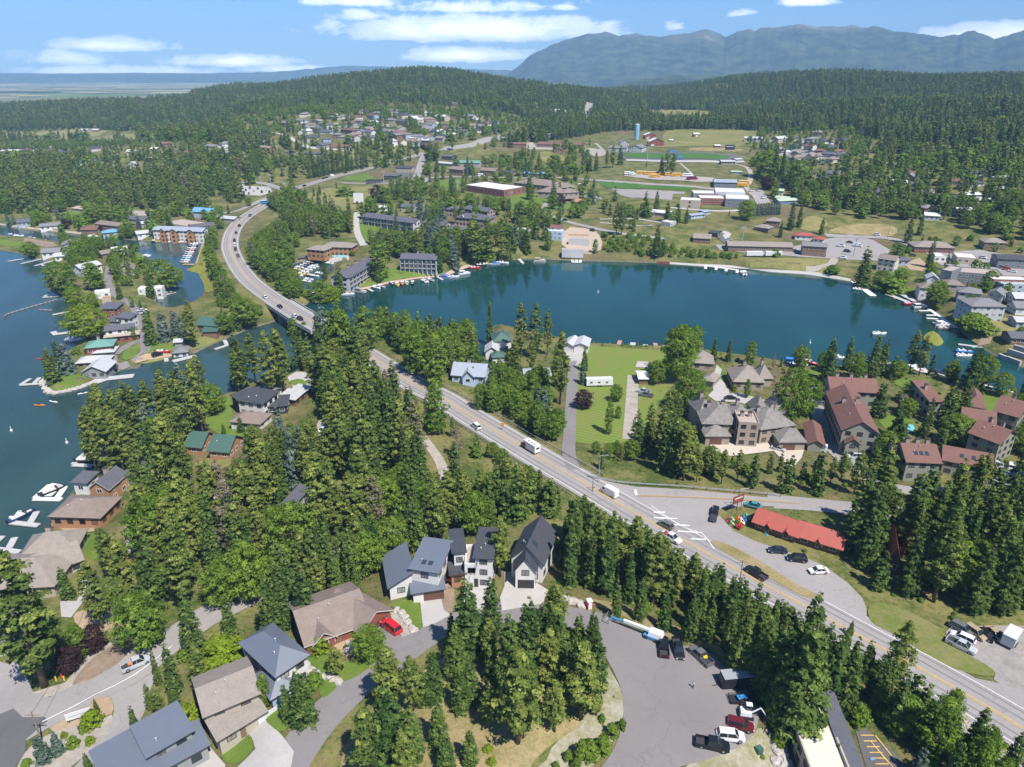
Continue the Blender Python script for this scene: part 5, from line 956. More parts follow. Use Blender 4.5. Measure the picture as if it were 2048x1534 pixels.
house((598,515),(620,515),6,2.8,'h',1.0,'slate','tanw','small slate roofed pavilion at marina',MT,cat='pavilion',name='pavilion',win=None)
RC='slate roofed resort condominiums'
for i,(A,B,D,h,k,ri,l) in enumerate([((891,418),(918,420),9,6,'h',2.2,'resort condominium furthest left and nearest school lawn'),((930,417),(975,423),10,6,'g',2.2,'resort condominium behind round trees below school'),((911,434),(974,440),12,6.5,'h',2.8,'largest resort condominium with pale hipped roof faces'),((846,444),(887,451),10,6,'g',2.2,'resort condominium next to long two storey motel'),((888,457),(924,460),10,6,'h',2.2,'resort condominium just above tall lakeside pines')]):
 r=house(A,B,D,h,k,ri,'slate','stone',l,RC,cat='condominium',name='condominium',win='d',chim=1)
 if i in(0,2,3): add(r,(A[0]+8,A[1]+2),(A[0]+20,A[1]+3),5,h-.6,'G',2,'greyW','stone',win='d')
house((755,415),(781,415),8,3.2,'g',1.4,'greyW','white','small white house with pale roof above long motel','houses above motels'); house((802,413),(828,414),9,4,'g',1.8,'slate','tanw','dark roofed house between conifers above long motel','houses above motels')
house((1024,461),(1059,462),9,5.4,'h',1.6,'greyW','cedarw','lake house with pale hip roof and timber deck among trees','houses above lake',win='d')
r=house((1088,462),(1124,464),8,6.2,'f',0,'white','ltblue','white and blue terraced house left of building site','houses above lake'); add(r,(1100,455),(1122,456),6,7.6,'s',1,'redbrown','white')
r=house((1137,478),(1178,480),5,4.6,'f',0,'gravelr','lgrey','unfinished house of pale concrete walls and timber studs on a sandy site','houses above lake',cat='building site',name='unfinished_house',win=None,z0=-3); add(r,(1137,471),(1178,472),3,1.4,'f',0,'tile','cedarw',win=None)
add(r,(1124,500),(1167,501),4,2.2,'f',0,'gravelr','lgrey',win=None,z0=-3)
# -- restaurants, school, town
TW='buildings near school'
for A,B,D,h,k,ri,rm,wm,l,c in [((791,335),(823,336),9,5,'g',1.6,'char','tanw','charcoal roofed restaurant by far highway','restaurant'),((732,361),(762,362),8,3,'f',0,'char','dark','low black flat roofed building on grass triangle','store'),((768,351),(797,352),9,4,'g',1.4,'slate','dark','low dark store by small car park','store'),
 ((898,337),(926,340),12,6,'g',2.2,'brown','brownw','left of two brown roofed lodges above school road','lodge'),((960,340),(990,342),12,6,'g',2.2,'brown','brownw','right of two brown roofed lodges above school road','lodge'),((1003,344),(1025,345),9,3.6,'g',1.4,'char','brownw','small charcoal roofed shop with orange front','shop'),((1048,346),(1092,348),8,3,'g',1.2,'blue','blueg','long low building with pale blue roof','store'),((883,312),(904,313),10,4,'g',1.4,'slate','dark','dark roofed block behind green roofed hall','store'),((870,325),(906,328),9,3.4,'g',1.2,'greyW','tanw','grey roofed building left of green roofed hall','store'),
 ((910,325),(959,326),12,5,'g',2,'teal','tanw','hall with pale green metal roof','hall'),((1027,288),(1053,288),12,5.5,'g',2,'redbrown','brownw','reddish brown two storey lodge in front of fir wood','lodge'),((1075,288),(1120,289),18,4.6,'g',2.6,'redbrown','brownw','left half of long reddish lodge by fir wood','lodge'),((1124,289),(1166,290),18,4.2,'g',2.2,'redbrown','brownw','right half of long reddish lodge by fir wood','lodge'),((1109,301),(1126,301),9,4,'G',3,'redbrown','brownw','small barn like cabin with steep reddish roof','cabin'),((1146,403),(1168,403),8,2.8,'h',2,'tile','brownw','picnic shelter with salmon hip roof on school lawn','shelter')]:
 house(A,B,D,h,k,ri,rm,wm,l,TW,cat=c,name=c,win='w')
SG='school buildings'; S_=dict(cat='school building',name='school_building')
house((928,370),(1008,381),29,6,'f',0,'white','brick','long brick school building with white flat roof',SG,floors=1,wrow=5,win='d',vents=6,**S_)
r=house((1028,365),(1100,372),24,4.6,'h',4,'brown','stone','brown roofed school wing with low hipped roofs',SG,win='d',wrow=5,**S_); add(r,(1075,383),(1125,386),16,4,'h',4,'brown','stone',win='d',wrow=5); add(r,(1106,375),(1150,375),15,4.4,'h',3.4,'brown','stone',win='d',wrow=5); add(r,(1127,386),(1158,384),12,4,'h',3,'brown','stone',win='d',wrow=5)
r=house((1360,400),(1400,402),14,6.6,'f',0,'white','tanw','white roofed high school with grey and tan wings',SG,win='d',wrow=9,**S_); add(r,(1400,397),(1451,398),18,6.8,'f',0,'white','redw',win='w',wrow=2.6,floors=2); add(r,(1451,398),(1500,400),25,7.6,'f',0,'white','slatew',win='w',wrow=6); add(r,(1387,387),(1437,388),18,8,'f',0,'white','grey',win=None); add(r,(1431,384),(1491,386),24,9.6,'f',0,'white','lgrey',win=None,vents=3)
house((1429,364),(1474,365),16,5.6,'g',1.8,'metalL','slatew','metal clad workshop behind high school',SG,win='w',wrow=7,**S_)
r=house((1383,431),(1410,428),7,2.8,'g',.8,'metalL','ltblue','pale blue portable classroom below high school',SG,**S_); add(r,(1409,424),(1421,422),7,2.8,'g',.8,'metalL','ltblue')
house((1463,343),(1485,344),6,2.6,'g',.8,'lgreen','lgrey','small pale storage hut right of bus yard',SG,cat='hut',name='hut',win=None); r=house((1443,323),(1471,323),9,3.6,'g',1.2,'greyW','grey','open grey field house by running track',SG,cat='field house',name='field_house',win='d'); add(r,(1473,319),(1486,318),8,3,'g',1,'greyW','grey',win=None)
BG='barns and halls by playing field'
for A,B,D,h,k,ri,rm,wm,l,c in [((1290,270),(1312,270),14,6,'G',3,'white','redw','red barn with white roof nearest water tower','barn'),((1299,283),(1328,283),16,6,'G',4,'white','redw','largest red barn with white roof by sports field','barn'),((1388,268),(1399,268),9,4,'g',1.6,'white','redw','small red barn alone on meadow','barn'),((1430,291),(1441,291),6,2.6,'g',1,'white','redw','tiny red shed by dry infield','shed'),((1339,280),(1346,280),5,2.4,'g',1,'white','redw','tiny red hut right of largest barn','hut'),((1218,295),(1253,296),13,5.4,'g',2,'grey','lgrey','grey hall in front of water tower','hall'),((1258,295),(1284,296),24,5.6,'G',3,'grey','lgrey','long grey gabled hall by largest red barn','hall'),((1240,284),(1258,284),12,5.4,'G',2.6,'grey','lgrey','grey gabled hall behind two front halls','hall'),((1489,276),(1524,277),12,4.6,'g',2,'greyW','lgrey','long pale hall at right end of meadow','hall'),((1622,264),(1646,265),11,5,'h',2.6,'tan','tanw','tan house on rise above subdivision','house')]:
 house(A,B,D,h,k,ri,rm,wm,l,BG,cat=c,name=c,win='w' if c in('hall','house') else None,garage=((4.5,4,'w') if c=='barn' else None))
FC='white commercial buildings far along highway'
for A,B,D,h,l in [((1113,223),(1148,223),40,8,'largest white roofed store far along highway'),((1092,219),(1105,220),30,7,'small white roofed store left of largest far one'),((1157,232),(1192,233),35,6,'low white roofed store right of far highway'),((1090,268),(1104,269),15,4,'dark roofed hut by far highway')]: house(A,B,D,h,'f',0,'white' if 'white' in l else 'char','lgrey',l,FC,cat='store',name='store',win=None)
VG='houses on village hillside'
for A,B,D,h,k,ri,rm,wm,l in [((1573,307),(1598,305),10,4,'g',2,'grey','white','grey roofed white house above poplar row'),((1553,367),(1567,368),8,3.4,'g',1.4,'gravelr','tanw','small pinkish roofed house by purple tree'),((1548,381),(1567,382),9,4.6,'g',1.4,'lgreen','white','white two storey house right of school car park'),((1551,395),(1578,397),8,3,'g',1.2,'lgreen','blue','blue hut with pale green roof nearest school car park'),((1559,402),(1597,400),9,3,'g',1.4,'lgreen','blue','larger blue hut with pale green roof'),((1531,366),(1542,367),8,3.4,'g',1.4,'red','redw','small red roofed house by school car park'),((1532,441),(1560,443),10,5,'h',2.4,'tan','brownw','brown shingled house on knoll behind strip mall'),((1509,453),(1537,457),9,3.2,'h',2,'tan','brownw','lower brown shingled house on knoll'),((1387,475),(1421,477),10,3.8,'g',2.2,'tan','brownw','brown gabled house above brushy bank'),((1419,464),(1435,466),8,3,'g',1,'char','dark','black roofed garage above brushy bank'),((1591,470),(1626,472),8,3.6,'h',1.4,'red','white','white shop with bright red roof'),((1627,477),(1647,479),7,3,'h',1.2,'red','white','small annex with bright red roof'),((1737,352),(1757,353),9,4,'g',2,'teal','tanw','green roofed house high on village hillside'),((1970,484),(2014,486),10,5,'h',2.4,'tan','brownw','brown house with tan roof above village street'),((1300,423),(1340,427),10,3.4,'g',1.2,'white','tanw','white roofed house hidden by tall conifers below school'),((1322,443),(1341,446),8,3,'f',0,'white','lgrey','low white house by gravel path'),((1665,350),(1690,352),9,4,'g',2,'tile','redw','reddish house between dark trees on hillside'),((1850,430),(1880,432),9,4,'g',1.6,'white','lgrey','white roofed house in trees above meadow'),((1960,400),(1990,402),10,4,'g',1.8,'greyW','white','pale roofed house among trees at far right'),((1640,355),(1662,356),9,4,'g',1.8,'slate','white','slate roofed house left of white church'),((1700,372),(1722,374),9,4,'g',1.8,'gravelr','tanw','tan roofed house just left of white church'),((1905,395),(1925,396),9,4,'g',1.8,'char','tanw','charcoal roofed house behind village wood')]:
 house(A,B,D,h,k,ri,rm,wm,l,VG)
r=house((1734,383),(1770,386),14,5.4,'g',3.4,'slate','white','white church with dark roof and small steeple',VG,cat='church',name='church'); sb=MB(); W_=r['w']; sb.box((W_*0.78,6,7.4),(2.6,2.6,7)); sb.build('steeple',[WM['white']],r); sb=MB(); sb.box((W_*0.78,6,12.0),(2.9,2.9,2.4),top=(0.05,0.05)); sb.build('spire',[RM['slate']],r)
DT='village centre buildings'
for A,B,D,h,k,ri,rm,wm,l,c in [((1457,491),(1586,494),12,3.8,'g',2,'tan','brownw','long brown strip mall behind lakeside road','store'),((1606,491),(1654,494),12,7,'g',1.6,'grey','brownw','dark two storey timber building by car park','restaurant'),((1757,516),(1791,521),10,7.6,'g',2,'brown','cream','cream inn with brown roof behind shore trees','inn'),((1795,520),(1820,520),7,3.8,'g',1.2,'slate','blueg','small blue house by cream inn','house'),((1830,493),(1910,496),15,4,'h',2.8,'tan','redw','wide taupe roofed restaurant in village','restaurant'),((1870,513),(1893,514),10,3.6,'f',0,'white','white','small white flat roofed shop','shop'),((1914,515),(1956,518),14,4,'f',0,'white','tanw','low flat roofed shop with white roof','shop'),((1903,544),(2006,552),14,6,'f',0,'gravelr','slatew','big pinkish flat roofed theatre','theatre'),((1882,540),(1904,544),15,9,'f',0,'gravelr','slatew','tall windowless dark end of theatre','theatre'),((1998,517),(2060,520),12,6,'g',1.6,'char','slatew','black roofed building at right edge of village','shop'),((1987,560),(2062,562),9,6.4,'f',0,'white','brick','brick building with white roof at right edge','shop'),((2008,570),(2062,570),8,5.4,'f',0,'greyW','blueg','pale grey building in front of brick one','shop'),((1925,611),(1948,618),11,8.4,'s',.6,'grey','lgrey','shaded side wing with balconies facing lake','hotel'),((1945,612),(2012,613),14,9,'h',2.4,'grey','lgrey','large grey three storey hotel above lake','hotel'),((1918,583),(1964,588),10,6,'h',2,'grey','lgrey','grey hipped building behind large hotel','hotel'),((1889,569),(1928,571),10,6,'h',2,'brown','stone','brown roofed building by lakeside house','house'),((1841,575),(1870,577),9,6,'h',1.8,'brown','white','white lakeside house with brown hip roof and round deck','house'),((1855,556),(1878,558),8,5,'G',2,'greyW','white','white gabled house behind lakeside house','house'),((1977,585),(2006,590),9,5,'G',2,'grey','lgrey','small grey gabled building right of hotel','house'),((2032,596),(2070,597),9,4.6,'g',2,'greyW','white','white house at right edge above hotel garden','house'),((2034,615),(2070,616),9,4,'g',2,'grey','white','grey roofed white house at right edge','house'),((2035,643),(2070,644),8,3.4,'g',1.4,'greyW','blueg','small blue house below bluff at right edge','house'),((2024,675),(2070,677),9,3.6,'g',1.6,'slate','brownw','dark brown cabin above bay at right edge','cabin')]:
 house(A,B,D,h,k,ri,rm,wm,l,DT,cat=c,name=c,win=None if 'windowless' in l else 'w')
# -- hillside town: countable houses, placed along its streets
HS='houses of hillside town'
for A,B,D,h,k,ri,rm,wm,l in [((661,293),(696,294),10,4.6,'g',2.6,'redbrown','cream','cream house with twin reddish gables above highway'),((643,290),(662,288),10,4,'g',2.2,'slate','tanw','slate roofed house left of twin gabled one'),((743,260),(776,258),9,3.4,'g',1.4,'tile','tanw','long building with orange roof in hillside town'),((788,265),(817,263),10,4.6,'g',2.2,'redbrown','redw','large dark red house in hillside town'),((811,276),(836,276),9,3.2,'h',1.4,'cream','white','low cream house below dark red one'),((603,306),(647,308),9,3.4,'g',1.4,'slate','white','long low white building by street above highway bend'),((569,304),(586,305),8,3,'g',1.2,'slate','white','small white building left of long low one'),((0,302),(39,302),12,4,'g',1.6,'greyW','white','long pale roofed house at left edge'),((88,302),(127,304),12,4.4,'h',2.4,'slate','tanw','large slate roofed house in left trees'),((45,300),(57,301),9,4,'g',1.8,'redbrown','white','reddish house between two pale ones on left'),((159,325),(180,325),11,4,'g',1.8,'teal','white','house with teal roof among left trees'),((150,331),(164,332),9,3.6,'g',1.8,'greyW','white','pale gabled house just below teal roof'),((150,340),(167,341),9,3.4,'g',1.4,'white','white','white roofed garage below teal roof'),((3,356),(24,357),9,3.6,'g',1.4,'greyW','white','white cottage by left edge'),((159,260),(174,260),14,4,'g',2,'greyW','white','white barn in hay field'),((183,260),(196,260),12,4,'g',2,'greyW','redw','red barn in hay field'),((409,292),(430,293),11,5,'g',2,'grey','tanw','grey roofed house on wooded rise'),((432,293),(446,299),9,4,'g',2,'greyW','white','pale roofed wing by house on rise'),((299,297),(312,298),9,4,'g',1.8,'cream','tanw','cream house at end of hay field'),((311,318),(322,319),9,4,'g',1.8,'slate','tanw','slate roofed house in left wood'),((435,339),(455,340),9,3.6,'g',1.6,'grey','tanw','grey cottage below wooded rise'),((860,193),(880,193),12,6,'g',2.4,'cream','cream','cream mansion high on forested hill'),((904,207),(915,207),10,5,'g',2.4,'slate','redw','dark house high on forested hill'),((452,367),(474,369),10,4,'g',1.6,'slate','tanw','dark roofed store by far junction'),((870,275),(885,276),9,4,'g',1.8,'tan','tanw','tan house below far firs'),((880,250),(899,251),9,3.6,'g',1.6,'slate','white','slate roofed white house at edge of fir wood')]:
 house(A,B,D,h,k,ri,rm,wm,l,HS,cat='barn' if 'barn' in l else 'house',name='barn' if 'barn' in l else 'house')
def scatter_houses(poly,n,group,place,seed,step=(12,7),wmin=11,wmax=19):
 rs=np.random.RandomState(seed); poly=np.array(poly,float); done=[]; k=0; tries=0; seen=set()
 rc=[('grey','grey'),('slate','slate'),('brown','brown'),('tan','tan'),('greyW','pale'),('redbrown','reddish'),('char','charcoal'),('white','white')]; wc=[('white','white'),('tanw','tan'),('cream','cream'),('lgrey','light grey'),('brownw','dark brown'),('blueg','blue grey')]
 while k<n and tries<4000:
  tries+=1; x=rs.uniform(poly[:,0].min(),poly[:,0].max()); y=rs.uniform(poly[:,1].min(),poly[:,1].max())
  if not pip(poly,np.array([x]),np.array([y]))[0]: continue
  if any(abs(x-a)<step[0] and abs(y-b)<step[1] for a,b in done): continue
  g=G(x,y); 
  if any(pip(q,np.array([g[0]]),np.array([g[1]]))[0] for q in KEEP): continue
  r_=rc[rs.choice(8,p=[.24,.2,.14,.14,.1,.08,.06,.04])]; w_=wc[rs.randint(6)]; hip=rs.rand()<0.35; key=(r_,w_,hip)
  ds=('hip' if hip else 'gable'); l=f"{w_[1]} house with {r_[1]} {ds} roof {place}"
  if l in seen and rs.rand()<0.8: continue
  seen.add(l); Wm=rs.uniform(wmin,wmax); D=np.hypot(g[0],g[1]); hwpx=Wm*FPX/D/2; sl=rs.uniform(-1.2,1.2)
  house((x-hwpx,y+sl),(x+hwpx,y-sl),rs.uniform(8,11),rs.uniform(3.2,5.6),'h' if hip else ('g' if rs.rand()<.7 else 'G'),rs.uniform(1.8,2.8),r_[0],w_[0],l,group,wrow=4.2,sides='F')
  done.append((x,y)); k+=1
scatter_houses([(600,236),(640,228),(760,218),(930,222),(1000,240),(960,262),(850,285),(700,285),(620,275)],88,HS,'in hillside town',4,step=(11,4))
scatter_houses([(1520,285),(1560,272),(1690,278),(1700,300),(1690,330),(1600,325),(1530,300)],36,'houses right of playing field','right of playing field',6,step=(12,5))
scatter_houses([(0,290),(300,292),(480,262),(560,262),(560,290),(430,330),(200,350),(0,340)],22,'houses in left wood','in wood beyond channel',8,step=(26,8))
scatter_houses([(1600,340),(2040,345),(2040,440),(1880,420),(1640,380)],24,'houses scattered on right hillside','scattered in trees on right hillside',9,step=(28,10))
scatter_houses([(480,232),(600,214),(700,210),(620,250),(500,262)],8,'houses at forest edge','at forest edge left of hillside town',10,step=(18,7))
# --- bridge and guardrails
def hw_s(px,py):
 q=P(px,py,6.5)[:2]; return int(np.argmin(np.hypot(HW[:,0]-q[0],HW[:,1]-q[1])))
def bridge():
 i0,i1=hw_s(655,660),hw_s(552,600); i0,i1=min(i0,i1),max(i0,i1); seg=HW[i0:i1+1]; c=seg[0].copy(); root=empty('bridge',c,0,'concrete highway bridge carrying road over river mouth','bridge','roadworks')
 def strip(w0,w1,z0,z1,name,m_):
  a,_=ribbon_xy(seg,w0,0); b,_=ribbon_xy(seg,w1,0); mb=MB(); rings=[]
  for k in range(len(seg)): z=seg[k,2]-c[2]; rings.append([(a[k,0]-c[0],a[k,1]-c[1],z+z0),(b[k,0]-c[0],b[k,1]-c[1],z+z0),(b[k,0]-c[0],b[k,1]-c[1],z+z1),(a[k,0]-c[0],a[k,1]-c[1],z+z1)])
  mb.loft(rings); mb.build(name,[m_],root)
 strip(-7.2,7.2,-1.0,-0.02,'deck',M_CONC); strip(6.9,7.15,-0.02,0.95,'parapet',M_CONC); strip(-7.15,-6.9,-0.02,0.95,'parapet',M_CONC)
 for w in (-5,-1.7,1.7,5): strip(w-0.3,w+0.3,-2.4,-1.0,'girder',M_CONC)
 for k in (len(seg)//3,2*len(seg)//3):
  t=seg[min(k+1,len(seg)-1)]-seg[k]; rz=math.atan2(t[1],t[0]); mb=MB(); p=seg[k]-c; mb.box((p[0],p[1],-6.2),(1.2,12.5,8),rz); mb.build('pier',[M_CONC],root)
bridge()
def guardrail(px,label,z=None,side=0):
 pts=dense([np.r_[G(a,b)] for a,b in px],3.0); c=pts[0].copy(); root=empty('guardrail',c,0,label,'guardrail','guardrails'); mb=MB(); rings=[]
 hz_=np.array([H(p[0],p[1]) for p in pts])+0.1; a,_=ribbon_xy(pts,0.06,0); b,_=ribbon_xy(pts,-0.06,0)
 for k in range(len(pts)): z=hz_[k]-c[2]; rings.append([(a[k,0]-c[0],a[k,1]-c[1],z+0.5),(b[k,0]-c[0],b[k,1]-c[1],z+0.5),(b[k,0]-c[0],b[k,1]-c[1],z+0.86),(a[k,0]-c[0],a[k,1]-c[1],z+0.86)])
 mb.loft(rings); mb.build('rail',[M_STEEL],root)
 for k in range(0,len(pts)): 
  if k%1==0: pb=MB(); p=pts[k]; pb.box((p[0]-c[0],p[1]-c[1],hz_[k]-c[2]+0.3),(0.18,0.18,0.9)); 
  if k<100: pb.build('post',[M_PILE],root)
def hw_off(i0,i1,off): return [tuple(proj(p[0],p[1],p[2])) for p in ribbon_xy(HW,off,0)[0][i0:i1:6].tolist() for p in [(p[0],p[1],H(p[0],p[1]))]]
i0,i1=hw_s(1190,972),hw_s(700,690)
guardrail([(1176,955),(1232,967),(1290,972),(1362,976),(1437,983),(1500,988),(1560,994)],'long steel guardrail curving along top of junction')
for off in (7.4,-7.4):
 q=hw_off(min(i0,i1),max(i0,i1),off)
 if q[0][1]>0: guardrail([t_ for t_ in q if t_[0]>690],'steel guardrail on the '+('bay' if np.mean([t_[1] for t_ in q])<np.mean([t_[1] for t_ in hw_off(min(i0,i1),max(i0,i1),-off)]) else 'woods')+' side of highway')
# --- vehicles
V=vehicle
CD='vehicles in cul-de-sac'
V(1327,1299,'pickup','black',(1325,1275),'black pickup truck next to blue and white boom lift',CD); V(1356,1303,'pickup','black',(1361,1325),'black pickup truck between another black one and a grey one',CD); V(1400,1317,'pickup','grey',(1379,1299),'grey pickup truck with yellow gear in its bed',CD)
V(1479,1455,'suv','maroon',(1506,1466),'maroon suv parked above white one',CD); V(1460,1477,'suv','white',(1486,1487),'white suv between a maroon one and a black pickup',CD); V(1424,1494,'pickup','black',(1452,1503),'black pickup truck nearest bottom edge',CD)
HWG='vehicles on highway'
V(1218,990,'van','white',(1195,977),'white panel van at junction',HWG,lift=.25); V(1331,1055,'wagon','grey',(1309,1043),'dark grey car by hatched markings',HWG,lift=.3); V(1342,1081,'pickup','white',(1366,1094),'white pickup truck with a red loaded bed heading down highway',HWG,lift=.3); V(1511,1152,'pickup','black',(1487,1137),'black pickup truck on highway below grass island',HWG,lift=.3); V(952,857,'suv','white',(936,845),'white suv on highway above camper',HWG,lift=.3)
FG='cars at gift shop'
V(1430,1026,'suv','black',(1433,1009),'black suv towing a small grey trailer',FG,lift=.2); V(1554,1105,'sedan','navy',(1538,1104),'navy sedan in front of red roofed shop',FG,lift=.2); V(1593,1122,'suv','black',(1576,1120),'black suv in front of red roofed shop',FG,lift=.2); V(1636,1146,'sedan','white',(1618,1147),'white sedan right of black suv at shop',FG,lift=.2); V(1506,1015,'sedan','teal',(1494,1012),'teal sedan in tree shade behind shop sign',FG,lift=.2)
RG='vehicles in lot at right edge'
V(1921,1296,'pickup','silver',(1944,1307),'silver pickup truck nearest grass verge',RG); V(1924,1281,'suv','white',(1902,1271),'white suv next to silver pickup',RG); V(1949,1270,'suv','tan',(1966,1282),'tan grey suv in middle of lot',RG); V(1968,1274,'sedan','black',(1982,1283),'black car between a tan suv and a cream sedan',RG); V(1988,1272,'sedan','tan',(2000,1283),'cream sedan by grey trailer',RG); V(1921,1262,'suv','grey',(1936,1270),'dark suv parked against trees',RG)
V(275,1333,'pickup','silver',(297,1321),'silver pickup truck with orange boxes driving on lower road','vehicles on lower road',lift=.3)
V(783,1259,'suv','red',(765,1247),sc=1.1,label='bright red van parked in front of brown garage',group='vehicles near street')
for a in [(231,738,'suv','black',(233,728),'black suv by boathouse deck of spit'),(315,712,'suv','black',(322,710),'dark suv on spit gravel pad'),(285,623,'sedan','white',(291,622),'white car under spit spruces'),(283,628,'suv','silver',(290,627),'silver car under spit spruces'),(648,862,'sedan','white',(655,857),'white car on clearing in woods'),(1287,786,'pickup','silver',(1276,784),'silver pickup by narrow open shed'),(1292,793,'pickup','grey',(1281,791),'grey pickup by narrow open shed'),
 (1630,774,'sedan','black',(1620,774),'black car furthest up condominium car park'),(1634,788,'sedan','silver',(1624,787),'silver car in condominium car park'),(1639,801,'sedan','red',(1629,799),'bright red car in condominium car park'),(1641,810,'sedan','grey',(1631,809),'grey car below bright red one'),(1646,868,'sedan','yellow',(1644,859),'yellow car by narrow carport'),(1703,910,'pickup','white',(1692,910),'white pickup at lower end of condominium car park'),(1709,917,'pickup','silver',(1698,917),'silver pickup at lower end of condo car park'),(1634,901,'van','white',(1624,899),'white van below narrow carport'),(1556,900,'sedan','silver',(1564,902),'silver car on mansion forecourt'),(1461,799,'sedan','black',(1470,799),'black car behind stone mansion'),(2021,936,'suv','white',(2021,925),'white suv at right edge by condominiums'),(1993,931,'sedan','silver',(1990,921),'silver car near stepped condominium')]:
 V(*a,group='cars at houses and condominiums')
for i,(x,y,k,c,l) in enumerate([(513,429,'suv','grey','grey suv highest on highway curve'),(514,427,'sedan','navy','x'),(492,449,'suv','black','dark suv on upper highway curve'),(481,462,'sedan','black','black sedan on upper highway curve'),(472,478,'suv','black','black suv on highway curve ahead of white one'),(468,487,'suv','white','white suv at tightest part of highway curve'),(467,496,'suv','black','black suv behind white one on curve'),(467,508,'pickup','grey','grey pickup on highway curve'),(535,590,'sedan','white','white sedan approaching bridge'),(568,612,'sedan','black','black sedan on bridge'),(601,631,'sedan','white','white sedan on bridge'),(601,641,'suv','black','black suv on bridge'),(548,408,'suv','navy','navy car below far junction'),(609,381,'sedan','grey','grey car nearest far junction'),(616,376,'suv','black','black suv right of far junction'),(640,362,'sedan','black','black sedan queueing on far highway'),(646,364,'sedan','navy','navy sedan queueing on far highway'),(660,360,'van','white','white van queueing on far highway'),(677,355,'suv','black','black suv on far highway by grass triangle'),(697,347,'sedan','grey','grey sedan on far highway by grass triangle')]):
 if l=='x': continue
 w=P(x,y,7); j=int(np.argmin(np.hypot(HW[:,0]-w[0],HW[:,1]-w[1]))); j=min(max(j,1),len(HW)-2); d=HW[j+1]-HW[j-1]; hd=math.degrees(math.atan2(d[1],d[0]))+(180 if i%3==0 else 0)
 r_=V(x,y,k,c,hd,l,HWG,lift=.35,sc=1.05)
 q=HW[j]; n_=np.array([-d[1],d[0]])/np.hypot(d[0],d[1]); side=1 if (w[0]-q[0])*n_[0]+(w[1]-q[1])*n_[1]>0 else -1
 u=G(x,y); r_.location=(q[0]+n_[0]*side*3.1,q[1]+n_[1]*side*3.1,q[2]+0.13)
V(567,370,'sedan','white',(575,371),'white sedan waiting at far junction',HWG,lift=.5)
for i,(x,y) in enumerate([(484,377),(492,382),(500,378),(508,384),(516,379),(524,386),(488,387),(498,389),(533,381),(539,386)]): V(x,y,('suv','sedan','pickup')[i%3],('black','navy','grey','white','black')[i%5],(x+3,y-6),'parked car in lot by far junction','cars parked by far junction',lift=.5)
for x,y,k,c,l in [(1754,472,'suv','white','white suv on upper village road'),(1699,487,'sedan','black','black car in village car park'),(1681,494,'pickup','white','white pickup in village car park'),(1715,494,'van','white','white delivery van in village car park'),(1694,505,'suv','navy','navy suv in village car park'),(1684,518,'pickup','white','white pickup at top of dirt track'),(1589,504,'sedan','grey','grey car by dark timber building'),(1646,512,'sedan','silver','silver car by dark timber building'),(1520,496,'suv','white','white suv in front of strip mall'),(1511,502,'sedan','silver','silver car on lakeside road'),(1535,496,'suv','black','black suv in front of strip mall'),(1556,497,'sedan','navy','navy car in front of strip mall'),(1825,513,'sedan','black','black car by cream inn'),(1822,498,'suv','red','red car below taupe roofed restaurant'),(1965,518,'suv','white','white suv on village street'),(2005,538,'sedan','grey','grey car by big theatre'),(2014,541,'suv','red','red suv by big theatre'),(2024,545,'sedan','white','white car by big theatre'),(1458,481,'sedan','silver','silver car on access road'),(1185,463,'suv','black','black suv at building site'),(1130,442,'sedan','navy','dark car above building site')]: V(x,y,k,c,(x+8,y+1),l,'cars in village',lift=.3)
for i,(x,y) in enumerate([(1168,388),(1176,391),(1184,394),(1192,397),(1200,400),(1172,397),(1180,400),(1188,403),(1160,372),(1166,376)]): V(x,y,('sedan','suv','van')[i%3],('white','silver','grey','white')[i%4],(x+4,y-2),'parked car outside brown roofed school wing','cars outside school',lift=.4)
for i in range(14): V(1142+i%7*4.2,236+(i//7)*4-(i%7)*0.3,('sedan','suv')[i%2],('black','grey','white','navy')[i%4],80,'parked car in far store lot','cars in far store lot',lift=.6)
for x,y,c,l in [(1502,384,'white','white car by high school gymnasium'),(1527,398,'white','white car right of high school'),(1516,383,'silver','silver car by blue huts')]: V(x,y,'suv',c,(x+7,y),l,'cars at high school',lift=.4)
def bus(px,py,color,label,L=11,hd=0,nm='school_bus',group='school buses',cat='bus'):
 p=G(px,py); root=empty(nm,(p[0],p[1],p[2]+.15+.0004*p[1]),R(hd),label,cat,group); m_=MATS.get(color+'_coach_paint') or mat(color+'_coach_paint',{'yellow':(0.72,0.36,0.02),'white':(.7,.7,.7),'maroon':(.16,.02,.05),'red':(.45,.03,.03),'black':(0.015,0.015,0.017),'grey':(0.3,0.31,0.33),'blue':(.04,.22,.5)}[color],0.35)
 b=MB(); rings=[]
 for x,w,z0,z1 in ((-L/2,1.2,.5,2.7),(-L/2+.3,1.25,.45,3.0),(L/2-1.9,1.25,.45,3.0),(L/2-1.5,1.2,.45,2.6),(L/2-1.45,1.15,.45,1.7),(L/2-.1,1.0,.5,1.5),(L/2,.9,.6,1.3)): rings.append([(x,-w,z0),(x,-w,z1-.2),(x,-w+.25,z1),(x,w-.25,z1),(x,w,z1-.2),(x,w,z0)])
 b.loft(rings); b.build('body',[m_],root); r_=MB(); r_.box((-0.8,0,3.03),(L-2.6,1.9,.08)); r_.build('roof_panel',[M_BWHITE if color!='maroon' else m_],root)
 g=MB(); 
 for s in (-1,1): g.box((-0.9,s*1.255,2.1),(L-3,.03,.6))
 g.box((L/2-1.47,0,2.15),(.08,2.0,.75)); g.build('windows',[M_CGLASS],root)
 for x in (-L*.28,L*.33):
  for s in (-1,1): w=MB(); w.cyl((x,s*1.2-.15,.48),(x,s*1.2+.15,.48),.48,n=10); w.build('wheel',[M_TYRE],root)
 return root
